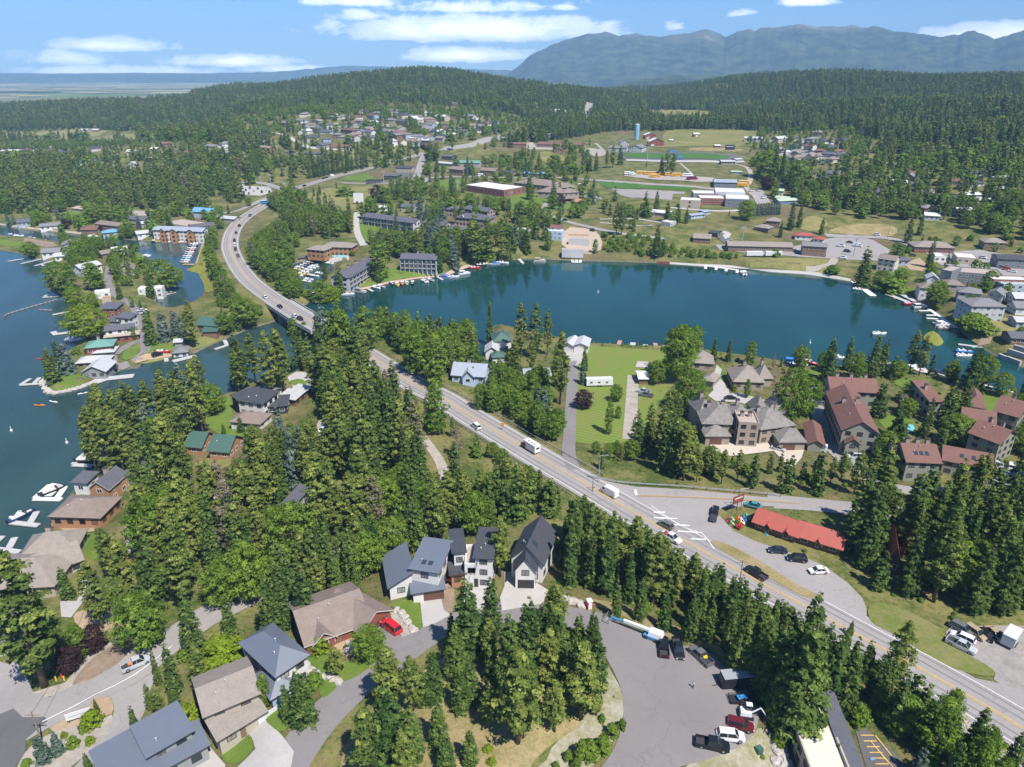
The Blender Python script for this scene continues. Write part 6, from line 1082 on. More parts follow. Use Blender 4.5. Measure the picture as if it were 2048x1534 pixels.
for i,(x,y) in enumerate([(1283,349),(1299,350),(1314,350),(1329,351),(1340,352),(1354,353)]): bus(x,y,'yellow','yellow school bus in long row on hillside',hd=-4,group='yellow school buses in a row')
bus(1310,355,'yellow','yellow school bus parked in front of long row',group='school buses'); bus(1375,354,'white','white bus at right end of bus row'); bus(1384,360,'maroon','maroon coach in front of bus row',nm='coach'); bus(1485,373,'yellow','yellow school bus right of metal clad workshop'); bus(1488,368,'yellow','yellow school bus behind one at workshop'); bus(1256,350,'white','white truck at left end of bus row',L=8,nm='truck',cat='truck'); bus(1265,351,'white','second white truck by bus row',L=7,nm='truck',cat='truck'); bus(960,354,'white','white motorhome on school road',L=10,nm='motorhome',cat='motorhome',group='vehicles near school')
r_=bus(532,408,'blue','bright blue box truck on far highway',L=9,nm='box_truck',cat='truck',group=HWG,hd=40)
def boxtrailer(px,py,L,w,h,hd,body,roof,label,nm='trailer',group='trailers',wn=False,cat='trailer',lift=.1):
 p=G(px,py)
 if isinstance(hd,tuple): q=G(*hd); rz=math.atan2(q[1]-p[1],q[0]-p[0])
 else: rz=R(hd)
 root=empty(nm,(p[0],p[1],p[2]+lift+.0003*p[1]),rz,label,cat,group); b=MB(); b.box((0,0,.6+h/2),(L,w,h)); b.box((L/2+.01,0,.6+h*.45),(.5,w*.9,h*.8),top=(.2,1)); b.build('body',[body],root)
 r=MB(); r.box((0,0,.62+h),(L+.05,w+.05,.06)); r.build('roof_panel',[roof],root)
 for x in (-.5,.5):
  for s in (-1,1): t_=MB(); t_.cyl((x,s*(w/2)-.12,.38),(x,s*(w/2)+.12,.38),.38,n=10); t_.build('wheel',[M_TYRE],root)
 d=MB(); d.box((L/2+1.1,0,.5),(1.6,.12,.12)); d.cyl((L/2+1.7,0,0),(L/2+1.7,0,.6),.05,n=6); d.build('drawbar',[M_RAILM],root)
 if wn:
  for i in range(3):
   for s in (-1,1): g=MB(); g.box((-L*.32+i*L*.3,s*(w/2+.01),1.9),(1.0,.05,.6)); g.build('window',[M_CGLASS],root)
 return root
boxtrailer(1470,1371,5.6,2.4,2.3,(1440,1372),mat('black_trailer_panel',(.02,.02,.022),.4),mat('grey_trailer_roof',(.3,.31,.33),.5),'black enclosed trailer with grey roof at cul-de-sac edge')
boxtrailer(2018,1287,4.6,2.4,2.5,(2035,1262),mat('silver_trailer_panel',(.42,.43,.44),.4),mat('pale_trailer_roof',(.6,.62,.65),.5),'silver enclosed trailer at right edge lot')
boxtrailer(1426,1042,2.6,1.5,.5,(1429,1030),mat('dark_green_trailer',(.08,.1,.09),.6),M_BED,'small grey utility trailer behind black suv')
boxtrailer(1198,772,10.5,2.5,2.7,3,mat('white_caravan_panel',(.68,.68,.67),.4),M_BWHITE,'long white fifth wheel camper parked on mown lawn',nm='travel_trailer',wn=True,cat='camper')
boxtrailer(1546,513,11,2.5,2.7,0,MATS['white_caravan_panel'],M_BWHITE,'right of two white semi trailers by lakeside road'); boxtrailer(1508,513,11,2.5,2.7,0,MATS['white_caravan_panel'],M_BWHITE,'left of two white semi trailers by lakeside road')
def camper(px,py,to):
 p=G(px,py); q=G(*to); root=empty('camper_truck',(p[0],p[1],p[2]+.3),math.atan2(q[1]-p[1],q[0]-p[0]),'white camper with red cab driving along highway','camper',HWG)
 r=mat('red_cab_paint',(.28,.02,.025),.3); b=MB(); b.box((2.3,0,1.0),(2.6,2.0,.9)); b.box((1.5,0,1.65),(1.6,1.9,.6),top=(.8,.85)); b.build('cab',[r],root); c=MB(); c.box((-1.5,0,1.9),(4.6,2.35,2.5)); c.box((1.3,0,2.75),(1.4,2.3,.9)); c.build('camper_body',[M_BWHITE],root)
 for x in (-2.6,-1.2,0.2): v=MB(); v.box((x,.3,3.22),(.7,.6,.18)); v.build('roof_vent',[M_RIM],root)
 g=MB(); g.box((2.35,0,1.7),(.1,1.7,.45)); g.build('windshield',[M_CGLASS],root)
 w=MB(); w.box((-3.83,0,2.1),(.05,1.2,.6)); w.build('rear_window',[M_CGLASS],root)
 for x in (-2,2.6):
  for s in (-1,1): t_=MB(); t_.cyl((x,s*.95-.13,.42),(x,s*.95+.13,.42),.42,n=12); t_.build('wheel',[M_TYRE],root)
camper(1060,901,(1040,889))
def cargo(px,py,col,sz,label,nm,hgt,cat,group='loads on trucks'):
 p=G(px,py); mb=MB(); rs=np.random.RandomState(int(px)); 
 for i in range(3): mb.box((rs.uniform(-.3,.3)*sz,rs.uniform(-.3,.3)*sz,.15+.18*i),(sz*.6,sz*.45,.28),rs.rand())
 o=mb.build(nm,[col]); o.location=(p[0],p[1],p[2]+hgt); tag(o,label,cat,group)
cargo(1407,1322,mat('yellow_plastic',(.7,.55,.03),.5),1.3,'yellow equipment lying in grey pickup bed','equipment',.85,'equipment'); cargo(268,1337,mat('orange_plastic',(.7,.22,.04),.5),1.2,'orange crates in silver pickup bed','crate',1.1,'crate'); cargo(1334,1077,mat('red_tarp',(.35,.03,.04),.7),1.6,'red tarpaulin over load of white pickup','tarpaulin',1.15,'tarpaulin')
def boomlift():
 p=G(1305,1277); q=G(1262,1258); rz=math.atan2(q[1]-p[1],q[0]-p[0]); root=empty('boom_lift',(p[0],p[1],p[2]+.12),rz,'blue and white telescopic boom lift lowered along cul-de-sac','boom lift','work machines'); bl=mat('lift_blue',(.05,.25,.5),.35); 
 b=MB(); b.box((0,0,.75),(3.4,2.2,.6)); b.build('chassis',[bl],root); t=MB(); t.box((-.6,0,1.55),(3.0,1.9,1.0),top=(.85,.85)); t.build('turret',[M_BWHITE],root)
 a=MB(); a.box((3.0,0.3,2.0),(6.5,.55,.6)); a.build('boom',[M_BWHITE],root); a=MB(); a.box((7.3,0.3,1.7),(3.0,.35,.4)); a.build('boom_extension',[bl],root)
 c=MB()
 for z in (.5,1.0,1.6):
  for (x0,y0,x1,y1) in ((9,-1,10.2,-1),(10.2,-1,10.2,1.4),(10.2,1.4,9,1.4),(9,1.4,9,-1)): c.cyl((x0,y0,z),(x1,y1,z),.05,n=4)
 for x in (9,10.2):
  for y in (-1,.2,1.4): c.cyl((x,y,.45),(x,y,1.6),.05,n=4)
 c.box((9.6,.2,.45),(1.2,2.4,.06)); c.build('basket',[M_STEEL],root)
 for x in (-1.2,1.2):
  for s in (-1,1): w=MB(); w.cyl((x,s*1.1-.2,.5),(x,s*1.1+.2,.5),.5,n=12); w.build('wheel',[M_TYRE],root)
boomlift()
def excavator(px,py,col,label,sc,hd):
 p=G(px,py); root=empty('excavator',(p[0],p[1],p[2]+.1),R(hd),label,'excavator','work machines'); root.scale=(sc,)*3
 for s in (-1,1): t=MB(); t.prism([(-1.2,s*.75-.2),(1.2,s*.75-.2),(1.2,s*.75+.2),(-1.2,s*.75+.2)],0.05,.6); t.build('track',[M_TYRE],root)
 b=MB(); b.box((-.2,0,1.1),(2.0,1.6,.8),top=(.9,.9)); b.build('body',[col],root); c=MB(); c.box((.3,.3,2.0),(1.1,.9,1.2),top=(.85,.9)); c.build('cab',[M_CGLASS],root); r=MB(); r.box((.3,.3,2.63),(1.05,.9,.08)); r.build('cab_roof',[col],root)
 a=MB(); a.cyl((.8,-.2,1.3),(2.2,-.2,2.6),.16,.13,6); a.cyl((2.2,-.2,2.6),(3.3,-.2,1.0),.13,.1,6); a.build('arm',[col],root); k=MB(); k.box((3.35,-.2,.7),(.6,.7,.6),top=(.6,1)); k.build('bucket',[M_DTRIM],root)
excavator(1492,1433,M_BWHITE,'white mini excavator above maroon suv',1.0,-10); excavator(899,1162,mat('loader_red',(.5,.05,.03),.4),'small red and white excavator between modern houses',.7,80)
def utr():
 p=G(1483,1404); root=empty('utility_trailer',(p[0],p[1],p[2]+.1),R(0),'low black utility trailer between enclosed trailer and excavator','trailer','trailers'); b=MB(); b.box((0,0,.6),(4.6,2,.12)); b.build('bed',[M_RAILM],root); rail(root,[(-2.3,-1),(2.3,-1),(2.3,1),(-2.3,1),(-2.3,-1)],.65,.5)
 for x in (-.4,.4):
  for s in (-1,1): t=MB(); t.cyl((x,s*1.1-.1,.35),(x,s*1.1+.1,.35),.35,n=10); t.build('wheel',[M_TYRE],root)
 q=empty('quad_bike',(p[0],p[1],p[2]+.76),0.2,'blue quad bike strapped on utility trailer','quad bike','work machines'); b=MB(); b.box((0,0,.55),(1.6,.5,.3),top=(.8,.8)); b.box((-.2,0,.8),(.8,.4,.2)); b.box((.6,0,.6),(.5,1.0,.08)); b.box((-.7,0,.6),(.5,1.0,.08)); b.build('body',[MATS['lift_blue']],q)
 h=MB(); h.cyl((.35,-.45,.95),(.3,.45,.95),.035,n=5); h.build('handlebar',[M_RAILM],q)
 for x in (-.6,.6):
  for s in (-1,1): t=MB(); t.cyl((x,s*.5-.12,.28),(x,s*.5+.12,.28),.28,n=10); t.build('wheel',[M_TYRE],q)
utr()
def person(px,py,label,rz=0.6,shirt=(.6,.6,.6),trous=(.03,.03,.04)):
 p=G(px,py); root=empty('person',(p[0],p[1],p[2]+.14),rz,label,'person','people'); ms=mat('skin',(.45,.27,.19),.6)
 me=bpy.data.meshes.new('body'); J=[(0,0,.95,.13),(0,0,1.18,.135),(0,0,1.40,.15),(0,0,1.50,.06),(.01,0,1.60,.085),(.015,0,1.70,.08),(.12*0,.09,.90,.10),(.12,.10,.50,.065),(.20,.10,.07,.045),(.30,.10,.04,.035),(0,-.09,.90,.10),(-.08,-.10,.50,.065),(-.20,-.10,.08,.045),(-.10,-.10,.04,.035),(0,.20,1.40,.06),(-.05,.26,1.14,.042),(.08,.27,.92,.032),(.12,.27,.84,.03),(0,-.20,1.40,.06),(.05,-.26,1.14,.042),(.18,-.25,.95,.032),(.22,-.25,.88,.03)]
 E=[(0,1),(1,2),(2,3),(3,4),(4,5),(0,6),(6,7),(7,8),(8,9),(0,10),(10,11),(11,12),(12,13),(2,14),(14,15),(15,16),(16,17),(2,18),(18,19),(19,20),(20,21)]
 me.from_pydata([j[:3] for j in J],E,[]); o=bpy.data.objects.new('body',me); LINK(o); o.parent=root; md=o.modifiers.new('s','SKIN'); 
 for v,j in zip(me.skin_vertices[0].data,J): v.radius=(j[3],j[3])
 me.skin_vertices[0].data[0].use_root=True; o.modifiers.new('ss','SUBSURF').levels=1; o.modifiers['ss'].render_levels=1; me.materials.append(ms)
 c=MB(); c.loft([[(r*math.cos(a),r*1.35*math.sin(a),z) for a in np.linspace(0,6.283,13)[:-1]] for z,r in ((.93,.16),(1.15,.155),(1.35,.17),(1.47,.10))]); c.build('shirt',[mat('shirt_cloth',shirt,.8)],root)
 for s,kx,fx in ((.09,.12,.20),(-.09,-.08,-.20)): t=MB(); t.loft([[(x+r*math.cos(a),s*1.05+r*math.sin(a),z) for a in np.linspace(0,6.283,11)[:-1]] for x,z,r in ((0,.98,.125),(kx,.5,.09),(fx,.14,.07))]); t.build('trouser_leg',[MATS.get('trouser_cloth') or mat('trouser_cloth',trous,.8)],root)
 h=MB(); h.loft([[(.005+r*math.cos(a),r*math.sin(a),z) for a in np.linspace(0,6.283,11)[:-1]] for z,r in ((1.66,.098),(1.74,.095),(1.79,.05))]); h.build('hair',[M_PILE],root)
 h=MB(); h.box((.10,0,1.64),(.03,.03,.05)); h.build('nose',[ms],root)
person(1386,1377,'person in pale shirt and dark trousers walking across cul-de-sac')
# --- site clutter
def tub(px,py,h,r,m_,nm,label,cat,group):
 p=G(px,py); mb=MB(); mb.cyl((0,0,-.1),(0,0,h),r,r*.85,10); mb.cyl((0,0,h),(0,0,h*1.12),r*.6,r*.2,8); o=mb.build(nm,[m_]); o.location=p; return tag(o,label,cat,group)
YM=mat('yellow_marker_paint',(.75,.48,.03),.5); RM_=mat('red_hydrant_paint',(.5,.04,.04),.4)
for x,y in ((113,1362),(129,1361),(135,1349)): tub(x,y,1.1,.16,YM,'marker_post','yellow marker post round red hydrant','marker post','yellow marker posts')
tub(124,1355,.9,.2,RM_,'fire_hydrant','red fire hydrant between yellow marker posts','hydrant','hydrants')
def toilet():
 p=G(1178,1216); root=empty('portable_toilet',p,.3,'red portable toilet with white roof by building rubble','portable toilet','site equipment'); b=MB(); b.box((0,0,1.05),(1.2,1.2,2.1)); b.build('cabin',[RM_],root); r=MB(); r.box((0,0,2.2),(1.25,1.25,.2),top=(.8,.8)); r.build('roof',[M_BWHITE],root); d=MB(); d.box((0,-.62,1.0),(.8,.05,1.8)); d.build('door',[M_BWHITE],root)
toilet()
for i,(x,y) in enumerate([(1128,1196),(1136,1200),(1142,1204),(1150,1202),(1158,1207),(1163,1212)]): rock(x,y,.9+.2*(i%3),'pale boulder in rubble by portable toilet',i+3,'rubble boulders')
pts=Cb([(1440,770),(1475,790),(1500,820),(1520,860),(1545,895),(1560,915)])
for i,(x,y) in enumerate(pts): rock(x,y,1.0,'granite boulder lining lawn of swooping roof house',i+11,'boulders along upper lawn')
for i,(x,y) in enumerate(Cb([(815,1150),(850,1185),(890,1215),(930,1235),(975,1235),(1010,1255),(1040,1275),(1130,1040)])): rock(x,y,.9 if i<7 else 1.8,'granite boulder edging front lawn' if i<7 else 'large pale boulder by entrance path',i+21,'boulders along front lawn' if i<7 else 'boulders')
for i,(x,y) in enumerate(Cg([(960,1000),(985,1030),(970,1070),(990,1100),(955,1130),(975,1170),(940,1200),(960,1240),(950,1060),(1000,1010)])): rock(x,y,1.3,'pale boulder in dry creek bed',i+31,'creek bed boulders')
for i,(x,y) in enumerate(Ca([(312,1400),(318,1425),(325,1450),(345,1472),(370,1483),(400,1488),(435,1482),(470,1475),(510,1468),(545,1458),(580,1448),(615,1436),(645,1425),(330,1385),(350,1370)])): rock(x,y,1.4,'riprap boulder round tip of spit',i+41,'riprap boulders of spit')
for i,(x,y) in enumerate(Ch([(870,740),(885,770),(900,760),(915,790),(925,820),(880,810),(905,830)])): rock(x,y,1.2,'mossy boulder below electrical box',i+61,'boulders near commercial building')
def ebox(px,py):
 p=G(px,py); root=empty('electrical_box',p,.4,'green electrical box on grass at cul-de-sac edge','electrical box','site equipment'); b=MB(); b.box((0,0,.6),(1.1,1.0,1.3)); b.build('cabinet',[mat('green_cabinet',(.05,.12,.09),.5)],root); b=MB(); b.box((0,0,-.02),(1.5,1.4,.15)); b.build('plinth',[M_CONC],root)
ebox(1517,1505)
def sign(px,py,w,h,z,m_,label,hd=0,posts=2,bands=None,nm='sign',frame=None,group='signs'):
 p=G(px,py); root=empty(nm,p,R(hd),label,'sign',group); b=MB(); b.box((0,0,z+h/2),(w,.15,h)); b.build('panel',[m_],root)
 for i in range(posts): x=(0 if posts==1 else -w*.42+i*w*.84); q=MB(); q.cyl((x,.1,-.3),(x,.1,z+h),.09,n=6); q.build('post',[frame or M_PILE],root)
 for (x,zz,ww,hh,mm) in bands or []: q=MB(); q.box((x,-.09,z+zz),(ww,.04,hh)); q.build('lettering_band',[mm],root)
 return root
sign(1473,1024,4.0,2.4,3.0,mat('brown_sign_board',(.20,.07,.04),.7),'brown timber sign board at end of gift shop planting',30,bands=[(0,1.6,3.0,.35,M_FRAME),(0,.8,2.4,.3,mat('red_sign_band',(.5,.05,.03),.6))])
sign(1005,861,1.1,1.1,1.8,mat('orange_sign_face',(.75,.28,.02),.6),'orange diamond like warning sign by highway guardrail',-20,1,frame=M_STEEL)
sign(160,1439,4.2,1.6,.6,M_FRAME,'white sign board on mulch bed at road fork',25,bands=[(0,.8,3.4,.12,M_STEEL)])
sign(718,409,9,8,2,M_FRAME,'large white billboard standing in meadow',0,frame=M_STEEL)
sign(1459,303,12,6,2,mat('navy_board',(.02,.03,.08),.6),'dark scoreboard at end of playing field',0,bands=[(0,4,9,.6,M_FRAME)],frame=M_STEEL)
kc=['red','navy','green','yellow','teal','red','orange','white','blue','green']
for i,(x,y) in enumerate([(1456,1040),(1459,1043),(1463,1040),(1466,1044),(1469,1047),(1473,1043),(1479,1040),(1485,1043),(1490,1038),(1496,1034)]): boat(x,y,'kayak',kc[i],60+i*4,kc[i]+' kayak on rack by gift shop sign, number '+['one','two','three','four','five','six','seven','eight','nine','ten'][i]+' from left' if kc.count(kc[i])>1 else kc[i]+' kayak on rack by gift shop sign','kayaks at gift shop',ground=True,sc=1.05)
boat(1527,1064,'kayak','teal',100,'teal and white paddle board leaning by shop entrance','kayaks at gift shop',ground=True,sc=1.2,tilt=60)
def chair(px,py,label,hd):
 p=G(px,py); root=empty('garden_chair',(p[0],p[1],p[2]+.15),R(hd),label,'chair','red garden chairs'); m_=RM_; b=MB(); b.box((0,0,.4),(.9,.8,.08)); b.build('seat',[m_],root); b=MB(); b.box((-.45,0,.85),(.1,.8,.95)); b.build('backrest',[m_],root)
 for s in (-.45,.45): a=MB(); a.box((0,s,.65),(.9,.14,.06)); a.build('armrest',[m_],root)
 for x in (-.4,.4):
  for s in (-.4,.4): a=MB(); a.box((x,s,.2),(.1,.1,.6)); a.build('leg',[m_],root)
for i,(x,y) in enumerate([(1474,1056),(1478,1059),(1481,1054)]): chair(x,y,'red garden chair in gift shop yard',i*50)
def flag(px,py,ty,label,cols,w=2.6):
 r=pole(px,py,ty,label,'lamp',group='flagpoles',cat='flagpole'); 
 for c in list(r.children):
  if not c.name.startswith('post'): bpy.data.objects.remove(c)
 r.name='flagpole'; h=r['h']
 for i,c in enumerate(cols): m_=MATS.get(c+'_flag_cloth') or mat(c+'_flag_cloth',{'red':(.55,.03,.04),'white':(.7,.7,.7),'blue':(.03,.06,.3)}[c],.8); b=MB(); b.loft([[(x,.12*math.sin(x*3),h-.3-i*.55),(x,.12*math.sin(x*3),h-.85-i*.55),(x,.12*math.sin(x*3)+.03,h-.85-i*.55),(x,.12*math.sin(x*3)+.03,h-.3-i*.55)] for x in np.linspace(.1,w,5)]); b.build('flag_band',[m_],r)
flag(1604,738,709,'flagpole with a red white and blue flag by lakeside lawn',['blue','white','red'])
def tower():
 p=G(1273,279); root=empty('water_tower',p,0,'pale blue standpipe water tower in front of fir wood','water tower','landmarks'); k=(CY-247)/FPX; h=p[1]*(k*cp-sp)/(cp+k*sp)+CAMZ-p[2]; r=4.4*p[1]/FPX; m_=mat('pale_blue_tank_paint',(.22,.44,.52),.5,amt=.05,scale=.2); b=MB(); b.cyl((0,0,-.5),(0,0,h*.93),r,n=20); b.build('tank',[m_],root); b=MB(); b.cyl((0,0,h*.93),(0,0,h),r*1.0,r*.35,20); b.build('dome',[M_PIPE],root); b=MB(); b.cyl((r+.2,-1,0),(r+.2,-1,h*.93),.15,n=5); b.cyl((r+.2,-1.8,0),(r+.2,-1.8,h*.93),.15,n=5); b.build('ladder',[M_STEEL],root)
tower()
def stand(px,py,w,label,n=5):
 p=G(px,py); root=empty('bleacher',p,0,label,'bleacher','stands by playing field'); bl=mat('bleacher_blue',(.08,.2,.42),.5)
 for i in range(n): b=MB(); b.box((0,i*1.0,.5+i*.6),(w,.7,.12)); b.build('bench_row',[bl],root)
 b=MB(); b.box((0,n*.5-.3,.3),(w,n*.9,.4)); b.build('frame',[M_STEEL],root); b=MB(); b.box((0,n+1.2,.6*n+1.5),(w*.5,2.4,2.4)); b.build('press_box',[bl],root)
stand(1347,311,16,'blue grandstand with press box beyond running track'); stand(1361,321,11,'small blue grandstand on near side of track',4)
for a in [(1197,966,911,'tall pale street lamp behind junction guardrail','lamp'),(1185,984,959,'short dark post at edge of highway junction','lamp','dark'),(922,957,919,'wooden utility pole in woods left of highway','wood'),(85,1486,1424,'wooden utility pole at corner of dark street','wood'),(1294,321,272,'tall floodlight mast by running track','mast'),(1306,454,421,'white floodlight mast on slope below school','mast'),(1483,494,453,'white lamp mast above brushy bank','mast'),(1774,479,446,'wooden utility pole behind village car park','wood'),(1807,507,469,'utility pole by cream inn','wood'),(1707,513,475,'white lamp mast in village car park','mast'),(1022,409,383,'lamp mast below school lawn','mast'),(768,371,342,'lamp mast at grass triangle','mast'),(915,387,362,'lamp mast left of long brick school','mast'),(543,377,349,'lamp mast at far junction','mast'),(523,374,353,'smaller lamp mast at far junction','mast'),(1516,376,357,'utility pole by high school car park','wood'),(1473,1020,978,'dark street lamp by gift shop sign','lamp','dark'),(205,1205,1150,'utility pole standing by mulch bed','wood'),(977,678,655,'small lamp post at mouth of inlet','lamp'),(1720,578,540,'thin pole in shore trees by long dock','wood'),(1124,300,281,'utility pole in front of long reddish lodge','wood'),(1123,434,405,'reddish pole on school lawn','wood'),(1023,1040,985,'utility pole behind charcoal roofed houses','wood'),(1475,1190,1120,'bare pole in firs below highway','wood')]: pole(*a[:5],arm=a[5] if len(a)>5 else None)
def top(px,py,ty): p=G(px,py); k=(CY-ty)/FPX; h=p[1]*(k*cp-sp)/(cp+k*sp)+CAMZ; return (p[0],p[1],h-.3)
w0=top(1807,507,469); w1=top(1774,479,446)
for i,(x,y,z) in enumerate([(420,455,24),(420,450,21),(418,440,18)]): wire((w0[0]+i*.8,w0[1],w0[2]-i*.4),(x,y,z),5,['highest','middle','lowest'][i]+' of three power lines crossing village to right edge')
wire(top(85,1486,1424),top(205,1205,1150),2.5,'power line from corner pole up lower road'); wire(top(205,1205,1150),top(922,957,919),4,'power line above lower road through trees')
# --- docks
D_=dock
D_([[(16,522),(59,515)]],'uppermost of three docks below white houses'); D_([[(42,527),(85,517)]],'middle of three docks below white houses'); D_([[(70,531),(107,521)],[(82,528),(88,531)]],'lowest of three docks below white houses')
D_([[(86,594),(120,592)],[(90,594),(93,589)]],'short dock by big round willow'); D_([[(105,629),(142,622)]],'dock below lime green trees'); D_([[(120,648),(152,643)]],'dock with a red raft by lime green trees'); D_([[(110,668),(155,662)],[(112,669),(106,663)]],'widest dock by lime green trees',w=2.6)
D_([(1.6,(41,769),(92,766)),(1.6,(41,769),(60,757)),(1.6,(66,768),(79,755))],'forked grey dock at tip of spit'); D_([(5.0,(176,768),(211,756)),(4.0,(208,757),(266,751))],'broad boathouse deck at tip of spit'); D_([(3.0,(346,722),(391,711))],'wide pale dock below spit boathouse'); D_([[(430,698),(454,690)],[(454,690),(449,680)]],'bent dock by dark cabin'); D_([[(332,716),(333,722)]],'very short dock in front of gravel pad')
D_([[(146,929),(184,931)],[(147,927),(178,899)]],'triangular dock with a black boat'); D_([[(68,997),(122,998)],[(70,995),(100,969)],[(100,969),(129,974)],[(129,974),(113,997)],(3.5,(88,985),(108,985))],'broad pale dock with a covered black boat',m_=M_DOCKW); D_([[(22,1044),(76,1050)],[(25,1042),(42,1021)],[(60,1045),(73,1023)]],'U shaped grey dock below brown hip roofed house'); D_([[(-12,1097),(38,1103)],[(18,1095),(29,1075)],[(-12,1087),(4,1072)]],'forked grey dock at left edge')
D_([(2.4,(408,486),(394,528)),(2.4,(394,529),(367,528))],'L shaped marina dock lined with boats',m_=M_TAN,group='marina docks'); D_([(2.0,(590,558),(634,528))],'main dock of lodge marina basin',group='marina docks'); D_([(1.6,(575,548),(590,560))],'short dock of lodge marina basin',group='marina docks')
D_([[(736,577),(745,582)]],'small finger dock left of white speedboat'); D_([[(876,554),(885,559)]],'small finger dock left of blue canopied boat'); D_([[(845,558),(853,565)]],'small finger dock between two white boats'); D_([[(1038,518),(1046,526)]],'small white finger dock on far shore',m_=M_DOCKW); D_([[(1145,524),(1162,524)],[(1153,514),(1153,523)],[(1145,523),(1145,519)],[(1161,523),(1161,519)]],'pale U shaped dock in front of building site',m_=M_DOCKW)
D_([(2.2,(1412,531),(1476,540)),(1.8,(1412,531),(1411,537)),(1.8,(1433,534),(1432,539)),(1.8,(1453,537),(1452,542)),(1.8,(1475,540),(1474,545))],'white floating dock with four fingers along far wall',m_=M_DOCKW); D_([(4.0,(1707,562),(1746,591))],'long broad dock jutting out by shore trees',m_=M_DOCKW)
D_([(3.2,(1783,578),(1832,603)),(3.2,(1775,588),(1822,606)),(1.5,(1779,583),(1789,590))],'double dock with dark slips below lakeside house'); D_([(2.0,(1858,618),(1912,655)),(1.4,(1838,621),(1860,621)),(1.4,(1853,630),(1873,630)),(1.4,(1853,636),(1884,638)),(1.4,(1866,645),(1898,647))],'long shore dock with finger slips below hotel',m_=M_DOCKW); D_([[(1917,688),(1966,694)]],'dock by reed island'); D_([[(1758,725),(1781,725)]],'dock behind lakeside conifers'); D_([[(1640,716),(1668,722)],[(1690,722),(1712,724)]],'pair of slips at lakeside conifers')
D_([(1.6,(1176,689),(1256,695)),(1.6,(1256,696),(1350,700)),(2.0,(1237,691),(1240,681)),(2.0,(1314,697),(1310,686)),(1.8,(1330,697),(1328,690))],'reddish boardwalk with three jetties along mown lawn',m_=M_DOCKR); D_([(2.6,(1265,696),(1266,685))],'left grey jetty of mown lawn'); D_([(2.4,(1291,698),(1291,689))],'right grey jetty of mown lawn')
D_([[(556,788),(566,775)]],'small dock by beach patio'); D_([[(320,592),(350,584)]],'small dock under tall channel trees'); D_([(1.4,(12,473),(60,478),(110,486))],'long low dock along dirt strip')
def breakwater(px,label):
 pts=dense([P(a,b,0) for a,b in px],2.2); c=pts[0]; root=empty('breakwater',c,0,label,'breakwater','breakwaters'); mb=MB()
 for p in pts: mb.cyl((p[0]-c[0],p[1]-c[1],-2.5),(p[0]-c[0],p[1]-c[1],1.1),.28,n=6)
 mb.build('pile',[M_PILE],root)['kind']='stuff'; b=MB()
 for a,q in zip(pts[:-1],pts[1:]): b.cyl((a[0]-c[0],a[1]-c[1],.5),(q[0]-c[0],q[1]-c[1],.5),.25,n=5)
 b.build('beam',[M_WOODW],root)
breakwater([(10,637),(14,630),(60,616),(115,600)],'long curved timber breakwater in west lake'); breakwater([(78,621),(105,622)],'short timber breakwater by lime green trees')
def bulk(px0,px1,h,m_,label,nm,th=.5,z0=-1,cat='wall',group='walls'):
 a,b=G(*px0),G(*px1); c=(a+b)/2; d=b-a; mb=MB(); mb.box((0,0,(h+z0)/2),(np.hypot(d[0],d[1]),th,h-z0),math.atan2(d[1],d[0])); o=mb.build(nm,[m_]); o.location=c; return tag(o,label,cat,group)
bulk((1314,530),(1339,531),2.6,WM['redw'],'rusty sheet pile wall on far lake shore','retaining_wall')
for i,(a,b) in enumerate([((1996,716),(2012,722)),((2012,722),(2040,731)),((2014,708),(2060,719)),((2026,700),(2060,706))]): bulk(a,b,2.2,M_CONC,['lowest left','lowest right','middle','topmost'][i]+' concrete block terrace wall at right edge','retaining_wall',1.2,-2)
def island():
 q=[P(a,b,0)[:2] for a,b in CR(4.513,1660,640,[(828,170),(850,140),(880,118),(920,104),(960,120),(995,155),(1025,195),(1015,218),(985,233),(940,232),(890,210),(850,190)])]; q=smooth_poly(np.array(q),1); c=q.mean(0); V=[];F=[]; n=len(q)
 for k,(s,z) in enumerate(((1.03,-.6),(1,.25),(.9,.8),(.6,1.15),(.3,1.3))): V+=[tuple(c+(p-c)*s)+(z+.12*math.sin(i*2.1+k),) for i,p in enumerate(q)]
 for k in range(4): F+=[(k*n+i,k*n+(i+1)%n,(k+1)*n+(i+1)%n,(k+1)*n+i) for i in range(n)]
 F.append(tuple(4*n+i for i in range(n))); o=mesh('reeds',V,F,M_REED); o['kind']='stuff'
island()
for x,y,l in [(23,862,'white mooring buoy furthest left on west lake'),(134,886,'white mooring buoy off triangular dock'),(1196,585,'white mooring buoy in middle of bay'),(1620,686,'white mooring buoy off mansion shore')]:
 p=P(x,y,0); root=empty('buoy',p,0,l,'buoy','mooring buoys'); b=MB(); b.cyl((0,0,-.3),(0,0,.5),.45,n=10); b.cyl((0,0,.5),(0,0,1.9),.18,.1,8); b.build('float',[M_BWHITE],root); b=MB(); b.cyl((0,0,1.1),(0,0,1.3),.17,n=8); b.build('band',[MATS['lift_blue']],root)
